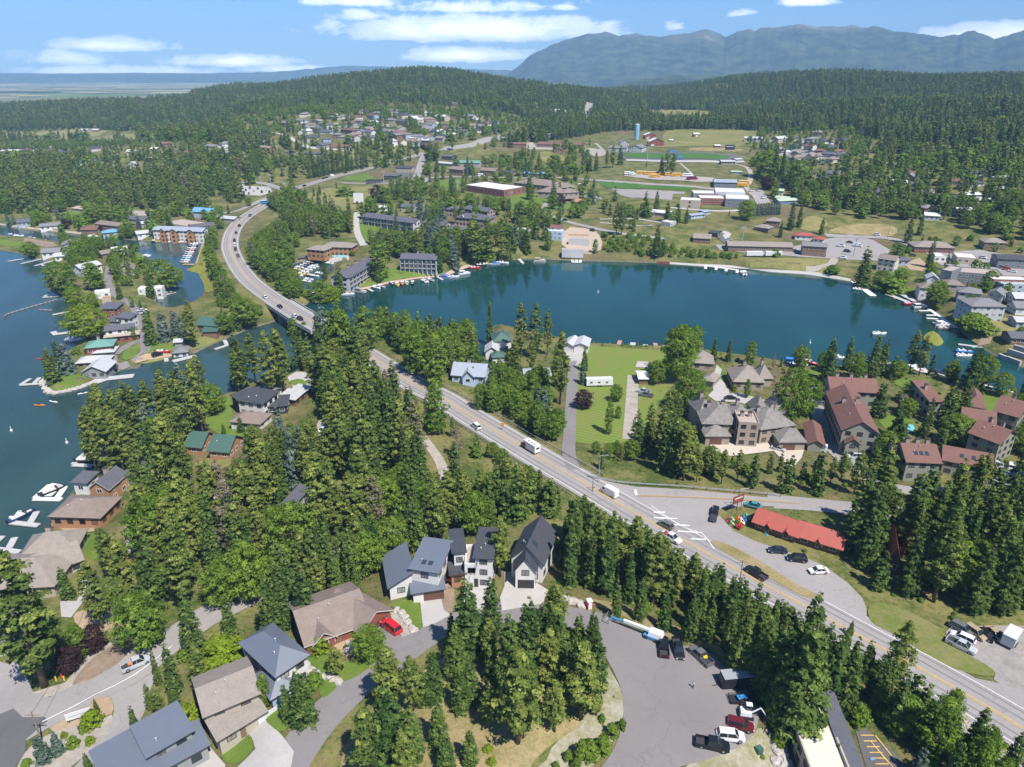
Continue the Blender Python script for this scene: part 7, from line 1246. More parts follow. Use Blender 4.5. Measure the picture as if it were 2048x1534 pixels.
# --- boats
B=boat
for i in range(10): 
 t=i/9; x=388+(-19)*t; y=489+37*t; c=['white','navy','white','red','white','grey','white','teal','white','tan'][i]; B(x,y,'motor',c,182-6*i*.2,c+' motorboat at L shaped marina dock, '+['first','second','third','fourth','fifth','sixth','seventh','eighth','ninth','tenth'][i]+' from its far end','boats at L shaped marina dock',sc=1.05)
for x,y,k,c,hd,l in [(323,484,'pontoon','yellow',5,'yellow boat in front of three storey apartments'),(348,485,'motor','white',10,'white cruiser in front of three storey apartments'),(309,483,'motor','black',100,'black boat left of yellow one'),(367,486,'motor','tan',20,'tan boat right of white cruiser'),(294,516,'pontoon','white',90,'white houseboat by channel garden'),(335,588,'motor','black',20,'black boat under tall channel trees'),(25,471,'motor','blue',0,'blue boat at dirt strip'),(38,473,'motor','white',10,'white boat at dirt strip'),(63,478,'motor','white',-5,'white boat in middle of dirt strip'),(93,484,'motor','grey',-5,'grey boat at right end of dirt strip'),(186,474,'motor','white',5,'white boat in front of sky blue roofed house'),(148,463,'motor','red',0,'red boat on channel bank'),(88,461,'motor','black',0,'black boat in front of low white house'),
 (148,681,'motor','white',8,'large white cruiser below lime green trees'),(84,718,'kayak','red',30,'red kayak at two spit spruces'),(119,667,'kayak','red',10,'red raft on widest dock'),(126,648,'kayak','red',10,'red raft at dock by lime green trees'),(174,923,'motor','black',5,'black boat in triangular dock'),(107,984,'motor','black',50,'covered black boat in broad pale dock'),(44,1035,'motor','navy',60,'navy boat in U shaped dock'),(182,901,'kayak','red',20,'red kayak at triangular dock'),
 (79,811,'kayak','orange',0,'orange kayak paddling off spit'),(107,804,'kayak','white',-20,'white paddle board nearest orange kayak'),(168,787,'kayak','white',30,'white kayak close to spit tip'),(484,770,'motor','white',-5,'large white cruiser by black roofed house'),(524,772,'motor','black',20,'dark boat by grey roofed boathouse'),(587,749,'motor','white',20,'white boat off beach patio'),(603,747,'motor','teal',-30,'teal boat off beach patio'),
 (634,590,'motor','white',-20,'white boat furthest left along motel shore'),(696,590,'motor','white',15,'long white boat below end on motel'),(720,585,'pontoon','grey',-25,'grey pontoon boat below end on motel'),(753,577,'motor','white',-40,'white speedboat left of colourful row'),(763,575,'motor','grey',-40,'grey boat next to white speedboat'),(784,569,'motor','navy',-70,'navy boat at left of colourful row'),(795,571,'motor','yellow',-75,'yellow boat in colourful row'),(805,569,'motor','red',-80,'bright red boat in colourful row'),(814,569,'motor','green',-80,'green boat in colourful row'),(825,568,'motor','black',-85,'black boat at right of colourful row'),(851,564,'motor','white',-50,'white boat off bright motel lawn'),(862,562,'motor','grey',-50,'grey boat off bright motel lawn'),(892,557,'pontoon','blue',-20,'blue canopied pontoon boat'),(907,555,'motor','white',10,'white boat right of blue canopied one'),(928,549,'pontoon','white',30,'white pontoon boat at walk corner'),(950,537,'motor','red',10,'dark red boat beyond walk corner'),(962,532,'motor','black',10,'black boat along far walk'),(975,530,'motor','grey',5,'grey boat along far walk'),(988,528,'pontoon','blue',5,'blue boat along far walk'),(1007,527,'motor','white',-10,'white boat at end of far walk'),(1079,523,'pontoon','tan',0,'tan pontoon boat with sun deck on far shore'),
 (1486,549,'pontoon','white',90,'white tour boat with red trim at floating dock'),(1719,581,'motor','white',-30,'white boat by long broad dock'),(1753,576,'motor','white',-20,'white boat right of long broad dock'),(1762,580,'motor','grey',-10,'grey boat right of long broad dock'),(1795,598,'kayak','yellow',-5,'long yellow kayak at double dock'),(1818,609,'motor','red',10,'white and red boat at hotel docks'),(1838,616,'pontoon','white',10,'white pontoon boat at hotel docks'),(1884,652,'pontoon','white',0,'white covered boat at end of hotel docks'),(1889,658,'motor','tan',0,'cream boat at end of hotel docks'),(1758,669,'motor','white',5,'white boat crossing bay'),(1586,728,'pontoon','blue',-15,'blue covered boat below guest house'),(1597,731,'motor','white',-20,'white boat below guest house'),(1620,727,'motor','red',-60,'red boat near flagpole'),(1678,717,'motor','white',-10,'white boat among lakeside conifers'),(1716,721,'motor','blue',-15,'blue boat among lakeside conifers'),(1830,742,'pontoon','white',0,'white canopied boat under twin conifers'),(1850,749,'motor','white',-15,'white boat right of twin conifers'),(1861,747,'motor','red',-20,'maroon boat right of twin conifers'),(1876,752,'pontoon','navy',-60,'navy boat at condominium shore'),(1927,713,'motor','white',0,'white boat below reed island'),(1928,705,'motor','blue',-10,'blue boat below reed island'),(1970,775,'motor','black',-50,'black and white boat at condominium shore'),(2005,788,'pontoon','teal',0,'turquoise covered boat at right edge'),(1952,695,'kayak','green',0,'green kayak at dock by reed island'),(1302,699,'kayak','green',10,'green kayak on boardwalk edge')]:
 B(x,y,k,c,hd,l,sc=1.15 if k!='kayak' else 1.3)
for i,(x,y,c) in enumerate([(583,549,'red'),(588,545,'red'),(594,540,'yellow'),(600,536,'white'),(607,533,'navy'),(613,530,'navy'),(620,527,'black'),(592,556,'white'),(598,552,'white'),(604,549,'yellow'),(610,545,'white'),(617,541,'white'),(624,537,'white'),(630,534,'white'),(622,552,'red'),(630,553,'white'),(618,560,'white'),(614,564,'white'),(660,528,'white'),(640,548,'white')]): B(x,y,'motor',c,-20,c+' motorboat in lodge marina basin','boats in lodge marina basin')
boat(14,1138,'kayak','yellow',40,'yellow kayak lying on left shore lawn','kayaks on shore',ground=True,sc=1.4); boat(326,705,'motor','red',5,'red and black boat on a trailer on spit lawn','boats on shore',ground=True)
# --- vegetation
def leaf_mat(name,c1,c2,c3=None,tr=0.17):
 m_=MATS.new(name); m_.use_nodes=True; t=NT(m_.node_tree); t.n.clear(); out=t.add('ShaderNodeOutputMaterial')
 oi=t.add('ShaderNodeObjectInfo'); rnd=oi.outputs['Random']; tc=t.add('ShaderNodeTexCoord'); n=t.noise(tc.outputs['Object'],9.0,3,0.7)
 a=t.mix(rnd,c1,c2); 
 if c3: a=t.mix(t.ramp(n,0.48,0.72),a,c3)
 k=t.math('MULTIPLY_ADD',t.ramp(n,0.25,0.75),1.1,0.52); cb=t.add('ShaderNodeCombineColor'); [t.l.new(k,cb.inputs[i]) for i in range(3)]
 a=t.mix(1.0,a,cb.outputs[0],'MULTIPLY')
 d=t.add('ShaderNodeBsdfDiffuse'); tl=t.add('ShaderNodeBsdfTranslucent'); gl=t.add('ShaderNodeBsdfGlossy'); gl.inputs['Roughness'].default_value=0.55
 t.l.new(a,d.inputs[0]); t.l.new(t.mix(0.5,a,(0.14,0.20,0.03)),tl.inputs[0]); gl.inputs[0].default_value=(1,1,1,1)
 mx=t.add('ShaderNodeMixShader'); mx.inputs[0].default_value=tr; t.l.new(d.outputs[0],mx.inputs[1]); t.l.new(tl.outputs[0],mx.inputs[2])
 m2=t.add('ShaderNodeMixShader'); m2.inputs[0].default_value=0.0; t.l.new(mx.outputs[0],m2.inputs[1]); t.l.new(gl.outputs[0],m2.inputs[2]); t.l.new(m2.outputs[0],out.inputs[0]); return m_
M_FIR=leaf_mat('fir_needles',(0.052,0.098,0.026),(0.108,0.158,0.036),(0.155,0.20,0.045))
M_PINE=leaf_mat('pine_needles',(0.090,0.132,0.030),(0.165,0.20,0.042),(0.22,0.235,0.058))
M_BLUE=leaf_mat('blue_spruce_needles',(0.085,0.125,0.095),(0.115,0.155,0.12),(0.15,0.19,0.15))
M_BROAD=leaf_mat('broad_leaves',(0.10,0.18,0.024),(0.17,0.25,0.034),(0.20,0.265,0.042),tr=0.3)
M_LIME=leaf_mat('lime_leaves',(0.15,0.23,0.018),(0.19,0.26,0.02),(0.23,0.28,0.03),tr=0.3)
M_PURP=leaf_mat('purple_leaves',(0.040,0.020,0.022),(0.055,0.028,0.03),(0.06,0.035,0.035),tr=0.15)
M_DEAD=leaf_mat('dead_twigs',(0.15,0.12,0.085),(0.20,0.155,0.105),(0.22,0.19,0.15),tr=0.1)
M_BARK=mat('tree_bark',(0.17,0.11,0.075),0.95,amt=0.3,scale=3)
M_GREYBARK=mat('grey_dead_bark',(0.33,0.29,0.25),0.95,amt=0.2,scale=3)
def tri_cloud(C,Nn,size,rs,fold=True):
 n=len(C); Nn=Nn/(np.linalg.norm(Nn,axis=1)[:,None]+1e-9); a=rs.randn(n,3); u=np.cross(Nn,a); u/=np.linalg.norm(u,axis=1)[:,None]+1e-9; v=np.cross(Nn,u)
 s=size*(0.65+0.7*rs.rand(n))[:,None] if np.isscalar(size) else (size*(0.65+0.7*rs.rand(n)))[:,None]
 p0=C+u*s*0.62; p1=C-u*s*0.38+v*s*0.5; p2=C-u*s*0.38-v*s*0.5
 return np.stack([p0,p1,p2],1)
def clump_crown(seed,nclump,ntri,size,prof,cr,flat,base=0.08,droop=0.0,lean=0.0,hollow=0.55,azgap=0.0):
 rs=np.random.RandomState(seed); T=[]
 ts=base+(1-base)*(1-np.sqrt(rs.rand(nclump)))**0.92 if prof is CONE else base+(1-base)*rs.rand(nclump)
 gaps=rs.rand(3)*6.28
 for t in ts:
  Rr=prof(t)*(0.82+0.36*rs.rand()); a=rs.rand()*6.283
  if azgap and any(abs((a-g+3.14)%6.28-3.14)<0.35 for g in gaps) and rs.rand()<azgap: Rr*=0.6
  f=hollow+(1-hollow)*rs.rand()**0.6; r=Rr*f
  c=np.array([math.cos(a)*r,math.sin(a)*r,t-droop*r]); k=cr*(0.65+0.6*rs.rand())*(0.55+0.45*min(1,Rr/(0.10)))
  d=rs.randn(ntri,3); d/=np.linalg.norm(d,axis=1)[:,None]; d[:,2]=np.abs(d[:,2])*0.9-0.25
  q=d*k*(0.55+0.45*rs.rand(ntri))[:,None]; q[:,2]*=flat
  out=np.array([math.cos(a),math.sin(a),0.0]); q+=out[None]*((rs.rand(ntri)-0.5)*k*0.9)[:,None]; q[:,2]-=np.maximum(0,(q@out))*droop*1.3
  N_=d*np.array([1,1,1.0])+out*0.45+np.array([0,0,0.40])+rs.randn(ntri,3)*0.45
  T.append(tri_cloud(c+q,N_,size*(0.8 if t>0.9 else 1),rs))
 return np.concatenate(T)
def CONE(t): return 0.134*(1-t)**0.60*(1 if t>0.16 else 0.75+t*1.5)+0.004
def SPIRE(t): return 0.098*(1-t)**0.72+0.004
def OVAL(t): 
 x=(t-0.28)/0.72; return 0.17*math.sqrt(max(0,1-(2*max(0,min(1,x))-0.85)**2*0.75))*(1 if t<0.9 else 0.8) if t>0.28 else 0.05
def PINEP(t): return 0.125*min(1,(t-0.2)*4+0.3 if t>0.2 else 0.2)*(1-max(0,(t-0.45)/0.55)**1.6)**0.8+0.012
def ROUND(t): 
 x=(t-0.16)/0.84; return 0.34*math.sqrt(max(0.0,1-(2*x-0.9)**2)) if 0<x<1 else 0.05
def TALLOV(t):
 x=(t-0.08)/0.92; return 0.2*math.sqrt(max(0.0,1-(2*x-0.85)**2*0.8)) if 0<x<1 else 0.05
def BUSHP(t): return 0.42*math.sqrt(max(0.0,1-t**2))
def crown_mesh(name,tris,m_):
 n=len(tris); me=bpy.data.meshes.new(name); me.vertices.add(n*3); me.vertices.foreach_set('co',tris.reshape(-1,3).astype(np.float32).ravel()); me.loops.add(n*3); me.loops.foreach_set('vertex_index',np.arange(n*3,dtype=np.int32)); me.polygons.add(n); me.polygons.foreach_set('loop_start',np.arange(n,dtype=np.int32)*3); me.polygons.foreach_set('loop_total',np.full(n,3,np.int32)); me.update(calc_edges=True); me.materials.append(m_); return me
def trunk_mesh(name,seed,h1,r,m_,limbs=0,limb_t=(0.3,0.8),limb_r=0.12,n=7):
 rs=np.random.RandomState(seed); mb=MB(); pts=[]; lean=rs.randn(2)*0.006
 for k in range(6): 
  t=k/5*h1; pts.append((lean[0]*math.sin(t*5),lean[1]*math.sin(t*4+1)-lean[1]*math.sin(1),t))
 rings=[]
 for p in pts: 
  rr=r*(1-p[2]/ (h1*1.05))**0.8+0.0006 ; rr*= 1.35 if p[2]==0 else 1; rings.append([(p[0]+rr*math.cos(6.283*i/n),p[1]+rr*math.sin(6.283*i/n),p[2]-(0.02 if p[2]==0 else 0)) for i in range(n)])
 mb.loft(rings)
 for _ in range(limbs):
  t=rs.uniform(*limb_t); a=rs.rand()*6.28; L=limb_r*rs.uniform(0.6,1.1)*(1.25-t); mb.cyl((0,0,t*h1),(math.cos(a)*L,math.sin(a)*L,t*h1+L*rs.uniform(-0.1,0.6)),r*0.33,r*0.08,4)
 me_o=mb.build(name,[m_],smooth=True); me=me_o.data; bpy.data.objects.remove(me_o); return me
SP={}
def species(key,nv,crown,trunk,matl):
 SP[key]=[(crown_mesh(key+'_crown',crown(i),matl),trunk(i)) for i in range(nv)]
def TR(seed,h1=0.93,r=0.0125,limbs=0,m_=None,**k): return lambda i: trunk_mesh('trunk',seed+i,h1,r,m_ or M_BARK,limbs,**k)
species('fir',7,lambda i:clump_crown(10+i,330,19,0.020,CONE,0.029,0.42,base=0.07,droop=0.25,azgap=0.6),TR(1),M_FIR)
species('firb',3,lambda i:clump_crown(60+i,240,20,0.025,SPIRE,0.032,0.5,base=0.06,droop=0.45),TR(4),M_FIR)
species('pine',7,lambda i:clump_crown(120+i,170,32,0.020,PINEP,0.039,0.62,base=0.20,hollow=0.35,azgap=0.8),TR(11,r=0.014,limbs=14,limb_r=0.14),M_PINE)
species('blue',2,lambda i:clump_crown(30+i,170,26,0.034,CONE,0.050,0.5,base=0.03,droop=0.3),TR(21),M_BLUE)
species('broad',5,lambda i:clump_crown(40+i,230,34,0.027,ROUND,0.072,0.9,base=0.14,hollow=0.5,azgap=0.5),TR(31,h1=0.75,r=0.022,limbs=8,limb_r=0.35),M_BROAD)
species('tallb',3,lambda i:clump_crown(50+i,200,26,0.025,TALLOV,0.055,0.85,base=0.1,hollow=0.4,azgap=0.7),TR(41,h1=0.85,r=0.014,limbs=8,limb_r=0.2,m_=M_GREYBARK),M_BROAD)
species('lime',2,lambda i:clump_crown(70+i,230,34,0.027,ROUND,0.072,0.9,base=0.12,hollow=0.5),TR(51,h1=0.75,r=0.022,limbs=8,limb_r=0.35),M_LIME)
species('purple',2,lambda i:clump_crown(80+i,160,36,0.035,ROUND,0.085,0.9,base=0.1,hollow=0.5),TR(61,h1=0.7,r=0.02,limbs=5,limb_r=0.3),M_PURP)
species('bush',3,lambda i:clump_crown(90+i,60,34,0.10,BUSHP,0.14,0.8,base=0.05,hollow=0.5),TR(71,h1=0.6,r=0.03,limbs=3,limb_r=0.4),M_BROAD)
species('limeb',2,lambda i:clump_crown(95+i,60,34,0.10,BUSHP,0.14,0.8,base=0.05,hollow=0.5),TR(73,h1=0.6,r=0.03,limbs=3,limb_r=0.4),M_LIME)
species('dead',2,lambda i:clump_crown(100+i,60,22,0.022,PINEP,0.05,0.7,base=0.25,hollow=0.3),TR(81,r=0.010,limbs=40,limb_r=0.17,m_=M_GREYBARK,limb_t=(0.25,0.95)),M_DEAD)
species('brownp',2,lambda i:clump_crown(110+i,90,28,0.032,PINEP,0.055,0.7,base=0.2,hollow=0.35),TR(83,r=0.012,limbs=14,limb_r=0.14),M_DEAD)
LO={}
def lo(key,nv,crown,matl): LO[key]=[crown_mesh(key+'_far',crown(i),matl) for i in range(nv)]
lo('fir',4,lambda i:clump_crown(210+i,80,12,0.048,CONE,0.044,0.6,base=0.05,droop=0.2),M_FIR)
lo('pine',3,lambda i:clump_crown(220+i,56,15,0.052,PINEP,0.058,0.75,base=0.2,hollow=0.3),M_PINE)
lo('broad',3,lambda i:clump_crown(240+i,46,18,0.095,ROUND,0.13,0.85,base=0.12,hollow=0.5),M_BROAD)
SPN={'fir':('fir_tree','fir tree'),'firb':('fir_tree','fir tree'),'pine':('pine_tree','pine tree'),'blue':('spruce_tree','spruce tree'),'broad':('broadleaf_tree','tree'),'tallb':('aspen_tree','tree'),'lime':('lime_green_tree','tree'),'purple':('purple_leaved_tree','tree'),'bush':('shrub','shrub'),'limeb':('shrub','shrub'),'dead':('dead_tree','dead tree'),'brownp':('browning_pine_tree','pine tree')}
TREES=[]   # (x,y,h,species,label,group,wide)
def keep_test(x,y):
 bad=np.zeros(len(x),bool)
 for poly in list(WATER.values()):
  bad|=pip(poly,x,y)
 for poly in KEEP:
  lo_,hi_=poly.min(0)-3,poly.max(0)+3; m_=(x>lo_[0])&(x<hi_[0])&(y>lo_[1])&(y<hi_[1])&~bad
  if m_.any():
   idx=np.nonzero(m_)[0]; ins=pip(poly,x[idx],y[idx]); bad[idx[ins]]=True
   r=idx[~ins]
   if len(r):
    st=poly if len(poly)<60 else poly[::len(poly)//60]
    d,_=dist_poly(st,x[r],y[r]); bad[r[d<1.6]]=True
 return bad
def hand2(l,group='trees'):
 for e in l:
  bx,by,ty,k,label=e[:5]; w=e[5] if len(e)>5 else 1.0; p=G(bx,by); kk=(CY-ty)/FPX; h=p[1]*(kk*cp-sp)/(cp+kk*sp)+CAMZ-p[2]
  TREES.append((p[0],p[1],max(1.0,h),k,label,None,min(w,1.45) if k in('broad','lime','purple','tallb') else w))
F_={'fir':5,'firb':2,'pine':4}; MIXED={'fir':3,'pine':3,'broad':2,'tallb':1,'blue':.3}
TOWN={'broad':5,'fir':2,'pine':1.5,'blue':.8,'purple':.3,'tallb':1}
E_={'fir':1}
OP_=(None,E_,(1,1),0)
ZONES=[
 ('open',[(0,190),(60,196),(300,190),(300,202),(180,206),(60,208),(0,206)],)+OP_,
 ('open',[(-100,262),(60,262),(180,257),(215,262),(310,264),(305,280),(220,283),(130,276),(-100,280)],)+OP_,
 ('open',[(590,395),(640,378),(745,370),(800,372),(760,402),(720,422),(650,420),(610,410)],)+OP_,
 ('open',[(1290,222),(1340,220),(1430,222),(1432,240),(1370,248),(1300,240)],40,{'fir':1},(14,18),0),
 ('open',[(1235,272),(1290,262),(1490,262),(1500,300),(1490,330),(1520,372),(1500,440),(1400,452),(1230,400),(1180,360),(1180,330)],)+OP_,
 ('open',[(-400,140),(400,140),(385,198),(300,208),(0,216),(-400,216)],)+OP_,
 ('on the valley floor beyond the ridges',[(1090,184),(1110,172),(1260,165),(1300,150),(1440,150),(1470,183)],16,{'fir':1},(16,22),0.2),
 ('behind the channel houses below the hay field',[(-200,284),(430,284),(430,318),(-200,326)],13,TOWN,(6,11),0),
 ('among the houses of the hillside town',[(470,232),(600,214),(760,205),(950,215),(1040,232),(1060,262),(1000,300),(860,300),(620,290),(470,285)],15,TOWN,(8,18),0),
 ('among the houses right of the playing field',[(1490,268),(1700,258),(1760,290),(1740,330),(1640,345),(1500,330)],15,TOWN,(8,16),0),
 ('around the school and the lodges',[(840,345),(1180,290),(1200,400),(1160,440),(1010,440),(860,430),(700,440),(690,400),(820,370)],22,TOWN,(9,18),0.3),
 ('on the far forested hills',[(-400,140),(2450,140),(2450,262),(1500,262),(1230,262),(1000,300),(800,300),(500,300),(310,262),(-400,262)],8.6,{'fir':8,'pine':1.5,'broad':.5,'brownp':.05},(13,25),1.15),
 ('in the wood beyond the left houses',[(-400,262),(480,262),(540,330),(470,420),(440,430),(-400,430)],9.5,{'fir':6,'pine':4,'broad':1.5,'brownp':.08},(13,24),1.1),
 ('among the houses along the far channel bank',[(-400,400),(430,400),(470,430),(430,470),(380,482),(-400,452)],14,TOWN,(8,17),0),
 ('on the slope beside the far highway',[(470,300),(860,290),(880,330),(700,340),(560,366),(470,366)],15,{'fir':4,'pine':2,'broad':1},(14,22),0.5),
 ('in the thicket between highway and marina lodge',[(508,440),(560,392),(600,392),(620,410),(700,440),(715,470),(700,500),(650,500),(600,520),(570,545),(600,585),(620,600),(600,612),(560,590),(515,560),(485,530),(480,480)],7.5,{'broad':4,'fir':2,'pine':2,'tallb':3,'dead':.5,'limeb':1},(9,18),0),
 ('on the bank left of the highway curve',[(440,470),(450,540),(470,570),(540,600),(530,640),(480,660),(440,640),(420,600),(425,560),(410,500),(425,455)],7.5,{'broad':4,'tallb':3,'dead':1,'fir':1.5,'bush':2},(8,15),0),
 ('between the lakeside motels',[(720,480),(860,470),(990,470),(1060,500),(1060,512),(940,520),(900,530),(800,520),(740,530),(700,510)],8.5,{'fir':3,'pine':4,'blue':.7,'broad':2},(14,22),0),
 ('around the resort condominiums',[(850,400),(1140,400),(1140,470),(1060,500),(860,470)],15,{'fir':2,'pine':2,'broad':2},(12,19),0),
 ('on the brushy bank above the lake',[(1200,470),(1300,475),(1350,500),(1500,520),(1480,530),(1205,512)],5.5,{'bush':5,'broad':1,'limeb':1},(3,7),0),
 ('on the village hillside right of the lake',[(1500,330),(1760,300),(2400,300),(2400,480),(2000,480),(1880,440),(1700,440),(1640,420),(1540,400)],10.5,{'fir':4,'pine':2,'broad':4,'purple':.15},(10,22),1.2),
 ('on the right hill above the village',[(1500,255),(2450,255),(2450,320),(1760,330),(1690,260)],9.5,F_,(14,25),1.2),
 ('open',[(1500,440),(1640,440),(1790,440),(1880,450),(2000,480),(2400,480),(2400,660),(1990,700),(1900,640),(1730,560),(1540,535),(1490,520)],)+OP_,
 ('open',[(60,480),(300,490),(420,540),(420,600),(520,640),(280,745),(80,800),(60,600)],)+OP_,
 ('along the railing between highway and bay',[(650,640),(700,668),(960,690),(975,712),(940,730),(930,790),(900,780),(830,740),(760,700),(700,672)],7,{'fir':4,'tallb':3,'broad':2,'pine':2},(12,19),0),
 ('between the highway and the lakeside drive',[(930,790),(940,740),(1020,740),(1140,760),(1150,900),(1130,935),(1040,870)],7,{'broad':3,'tallb':3,'fir':2,'bush':2},(8,14),0),
 ('on the wooded strip in front of the stone mansion',[(1130,920),(1180,895),(1320,900),(1600,905),(1800,940),(2000,960),(2400,1000),(2400,1130),(1800,1100),(1700,1030),(1500,975),(1220,960)],8.4,{'fir':6,'pine':4,'firb':1,'broad':1,'bush':1},(13,23),0),
 ('in the dense fir wood right of the gift shop',[(1690,960),(2400,960),(2400,1300),(2060,1232),(1900,1222),(1790,1195),(1725,1170),(1700,1120)],6.3,{'fir':6,'firb':2,'pine':2,'broad':.4},(16,25),0),
 ('among the red brown condominiums',[(1620,760),(2400,760),(2400,960),(1700,950)],26,{'fir':3,'broad':2},(12,18),0),
 ('open',[(1160,690),(1340,690),(1400,740),(1600,760),(1640,900),(1380,900),(1150,900)],)+OP_,
 ('on the bank between cul-de-sac and highway',[(1130,1080),(1190,1050),(1262,1062),(1362,1118),(1483,1185),(1634,1266),(1755,1333),(1837,1376),(1850,1450),(1760,1440),(1700,1400),(1600,1395),(1540,1360),(1440,1290),(1330,1225),(1200,1190),(1110,1180)],6.0,{'fir':6,'firb':3,'pine':1.2},(13,20),0),
 ('on the verge below the highway',[(1830,1400),(1985,1470),(2200,1580),(2400,1900),(1900,1800),(1760,1600),(1740,1500)],6.5,{'fir':4,'tallb':2,'bush':2,'broad':1},(8,15),0),
 ('open',[(1180,1200),(1540,1340),(1600,1395),(1760,1440),(1900,1800),(1000,1800),(560,1800),(560,1460),(700,1200),(780,1130),(900,1150),(1100,1150)],)+OP_,
 ('on the slope below the modern houses',[(430,1010),(760,990),(1130,1000),(1130,1060),(1000,1010),(890,1060),(790,1080),(640,1170),(560,1130),(430,1200),(280,1290),(260,1250),(430,1100)],8.0,{'fir':5,'pine':3,'broad':.8,'dead':.25},(15,25),0),
 ('in the mixed wood above the left shore',[(200,1010),(290,900),(430,830),(440,1000),(430,1100),(260,1250),(180,1180),(230,1100)],9.6,{'pine':5,'fir':3,'broad':1.6,'bush':1.5,'limeb':1},(15,27),0),
 ('in the wood between left shore houses and highway',[(430,840),(520,830),(560,760),(640,680),(700,700),(830,780),(1000,880),(1110,950),(1160,990),(1130,1010),(760,1010),(430,1020)],8.6,{'fir':6,'pine':4,'broad':1,'dead':.3,'blue':.25,'bush':1.5,'limeb':.6},(15,27),0),
 ('on the shore by the left houses',[(150,900),(200,860),(300,770),(430,760),(500,770),(430,830),(290,900),(200,1000)],9.0,{'pine':6,'fir':3,'blue':.3},(17,26),0),
 ('on the slope beside the lower road',[(230,1290),(430,1200),(560,1130),(640,1170),(700,1190),(590,1260),(480,1290),(400,1380),(420,1440),(300,1480),(290,1420),(330,1330)],8.5,{'fir':3,'broad':2,'limeb':2,'bush':2},(8,15),0),
 ('beside the left garages',[(-300,1080),(60,1180),(200,1160),(200,1230),(60,1320),(-300,1350)],16,{'pine':1},(15,20),0),
]
CLEAR=[(q,900) for q in [
 [(735,700),(850,762),(880,785),(1010,850),(1100,908),(1190,958),(1290,1005),(1290,1040),(1190,1000),(1060,925),(930,850),(860,800),(760,735)],[(1772,1080),(1808,1078),(1806,1140),(1790,1140)],
 [(1230,985),(1500,990),(1560,1040),(1700,1080),(1720,1130),(1700,1180),(1860,1230),(2048,1400),(2048,1455),(1960,1400),(1640,1225),(1480,1140),(1300,1050)],
 [(1150,690),(1340,690),(1330,800),(1260,880),(1150,880)],
 [(1385,720),(1470,700),(1560,720),(1570,780),(1640,870),(1640,905),(1400,890)],
 [(1640,770),(1780,760),(1780,860),(1700,900),(1640,900)],[(1790,880),(1900,880),(1900,930),(1800,930)],[(1840,760),(1960,760),(1960,830),(2040,830),(2040,900),(1930,900)],
 [(455,780),(620,770),(640,830),(560,850),(460,850)],[(60,940),(225,930),(225,1050),(70,1080)],[(380,860),(480,865),(480,915),(380,910)],
 [(0,1060),(160,1070),(160,1140),(60,1180),(0,1200)],
 [(770,1075),(890,1075),(890,1200),(780,1200)],[(900,1030),(1090,1020),(1090,1200),(900,1200)],
 [(580,1160),(800,1160),(820,1280),(600,1300)],[(470,1260),(610,1260),(620,1400),(480,1400)],[(380,1330),(540,1330),(540,1480),(400,1480)],[(180,1430),(420,1430),(420,1540),(180,1540)],
 [(0,1250),(230,1230),(440,1200),(450,1260),(290,1330),(200,1530),(0,1534)],
 [(1190,1230),(1440,1300),(1520,1420),(1500,1500),(1200,1530)],[(1580,1420),(1720,1420),(1820,1534),(1590,1534)],
 [(880,940),(895,900),(870,890),(860,910)],
 [(1000,500),(1500,520),(1700,560),(1720,580),(1700,680),(1100,650),(640,600),(900,535)],
 [(445,440),(520,400),(560,430),(490,480),(495,540),(640,650),(610,655),(480,590),(440,530)],
 [(600,470),(700,470),(750,520),(740,570),(690,570),(600,560)],[(800,500),(875,500),(875,545),(800,545)],[(720,415),(840,415),(840,455),(720,455)],[(880,405),(975,405),(975,455),(880,450)],
 [(920,358),(1180,358),(1180,395),(920,390)],[(1340,370),(1510,370),(1510,415),(1340,420)],[(980,690),(985,640),(1025,640),(1020,700),(970,730)],[(900,720),(975,720),(975,765),(900,765)],
 [(120,580),(420,560),(460,680),(300,745),(100,790)],[(1500,470),(1700,470),(1700,540),(1500,530)],[(1860,520),(2048,520),(2048,640),(1900,640)],
 [(600,1000),(560,1060),(600,1060)],[(1160,960),(1225,975),(1225,1000),(1160,990)],
]]
C6=(2.872,760,1000); C5=(3.487,380,1000); C4=(3.657,0,1140); C8=(2.359,1180,1180); S4=(3.652,0,380); K9=(3.835,420,640); K2=(3.793,860,600); K3=(2.893,1340,640)
def hc(c,l,f=1): hand2([(c[1]+e[0]/c[0],c[2]+e[1]/c[0],c[2]+e[2]/c[0],e[3],e[4],(e[5] if len(e)>5 else 1)*(f if e[3]!='bush' else .8)) for e in l])
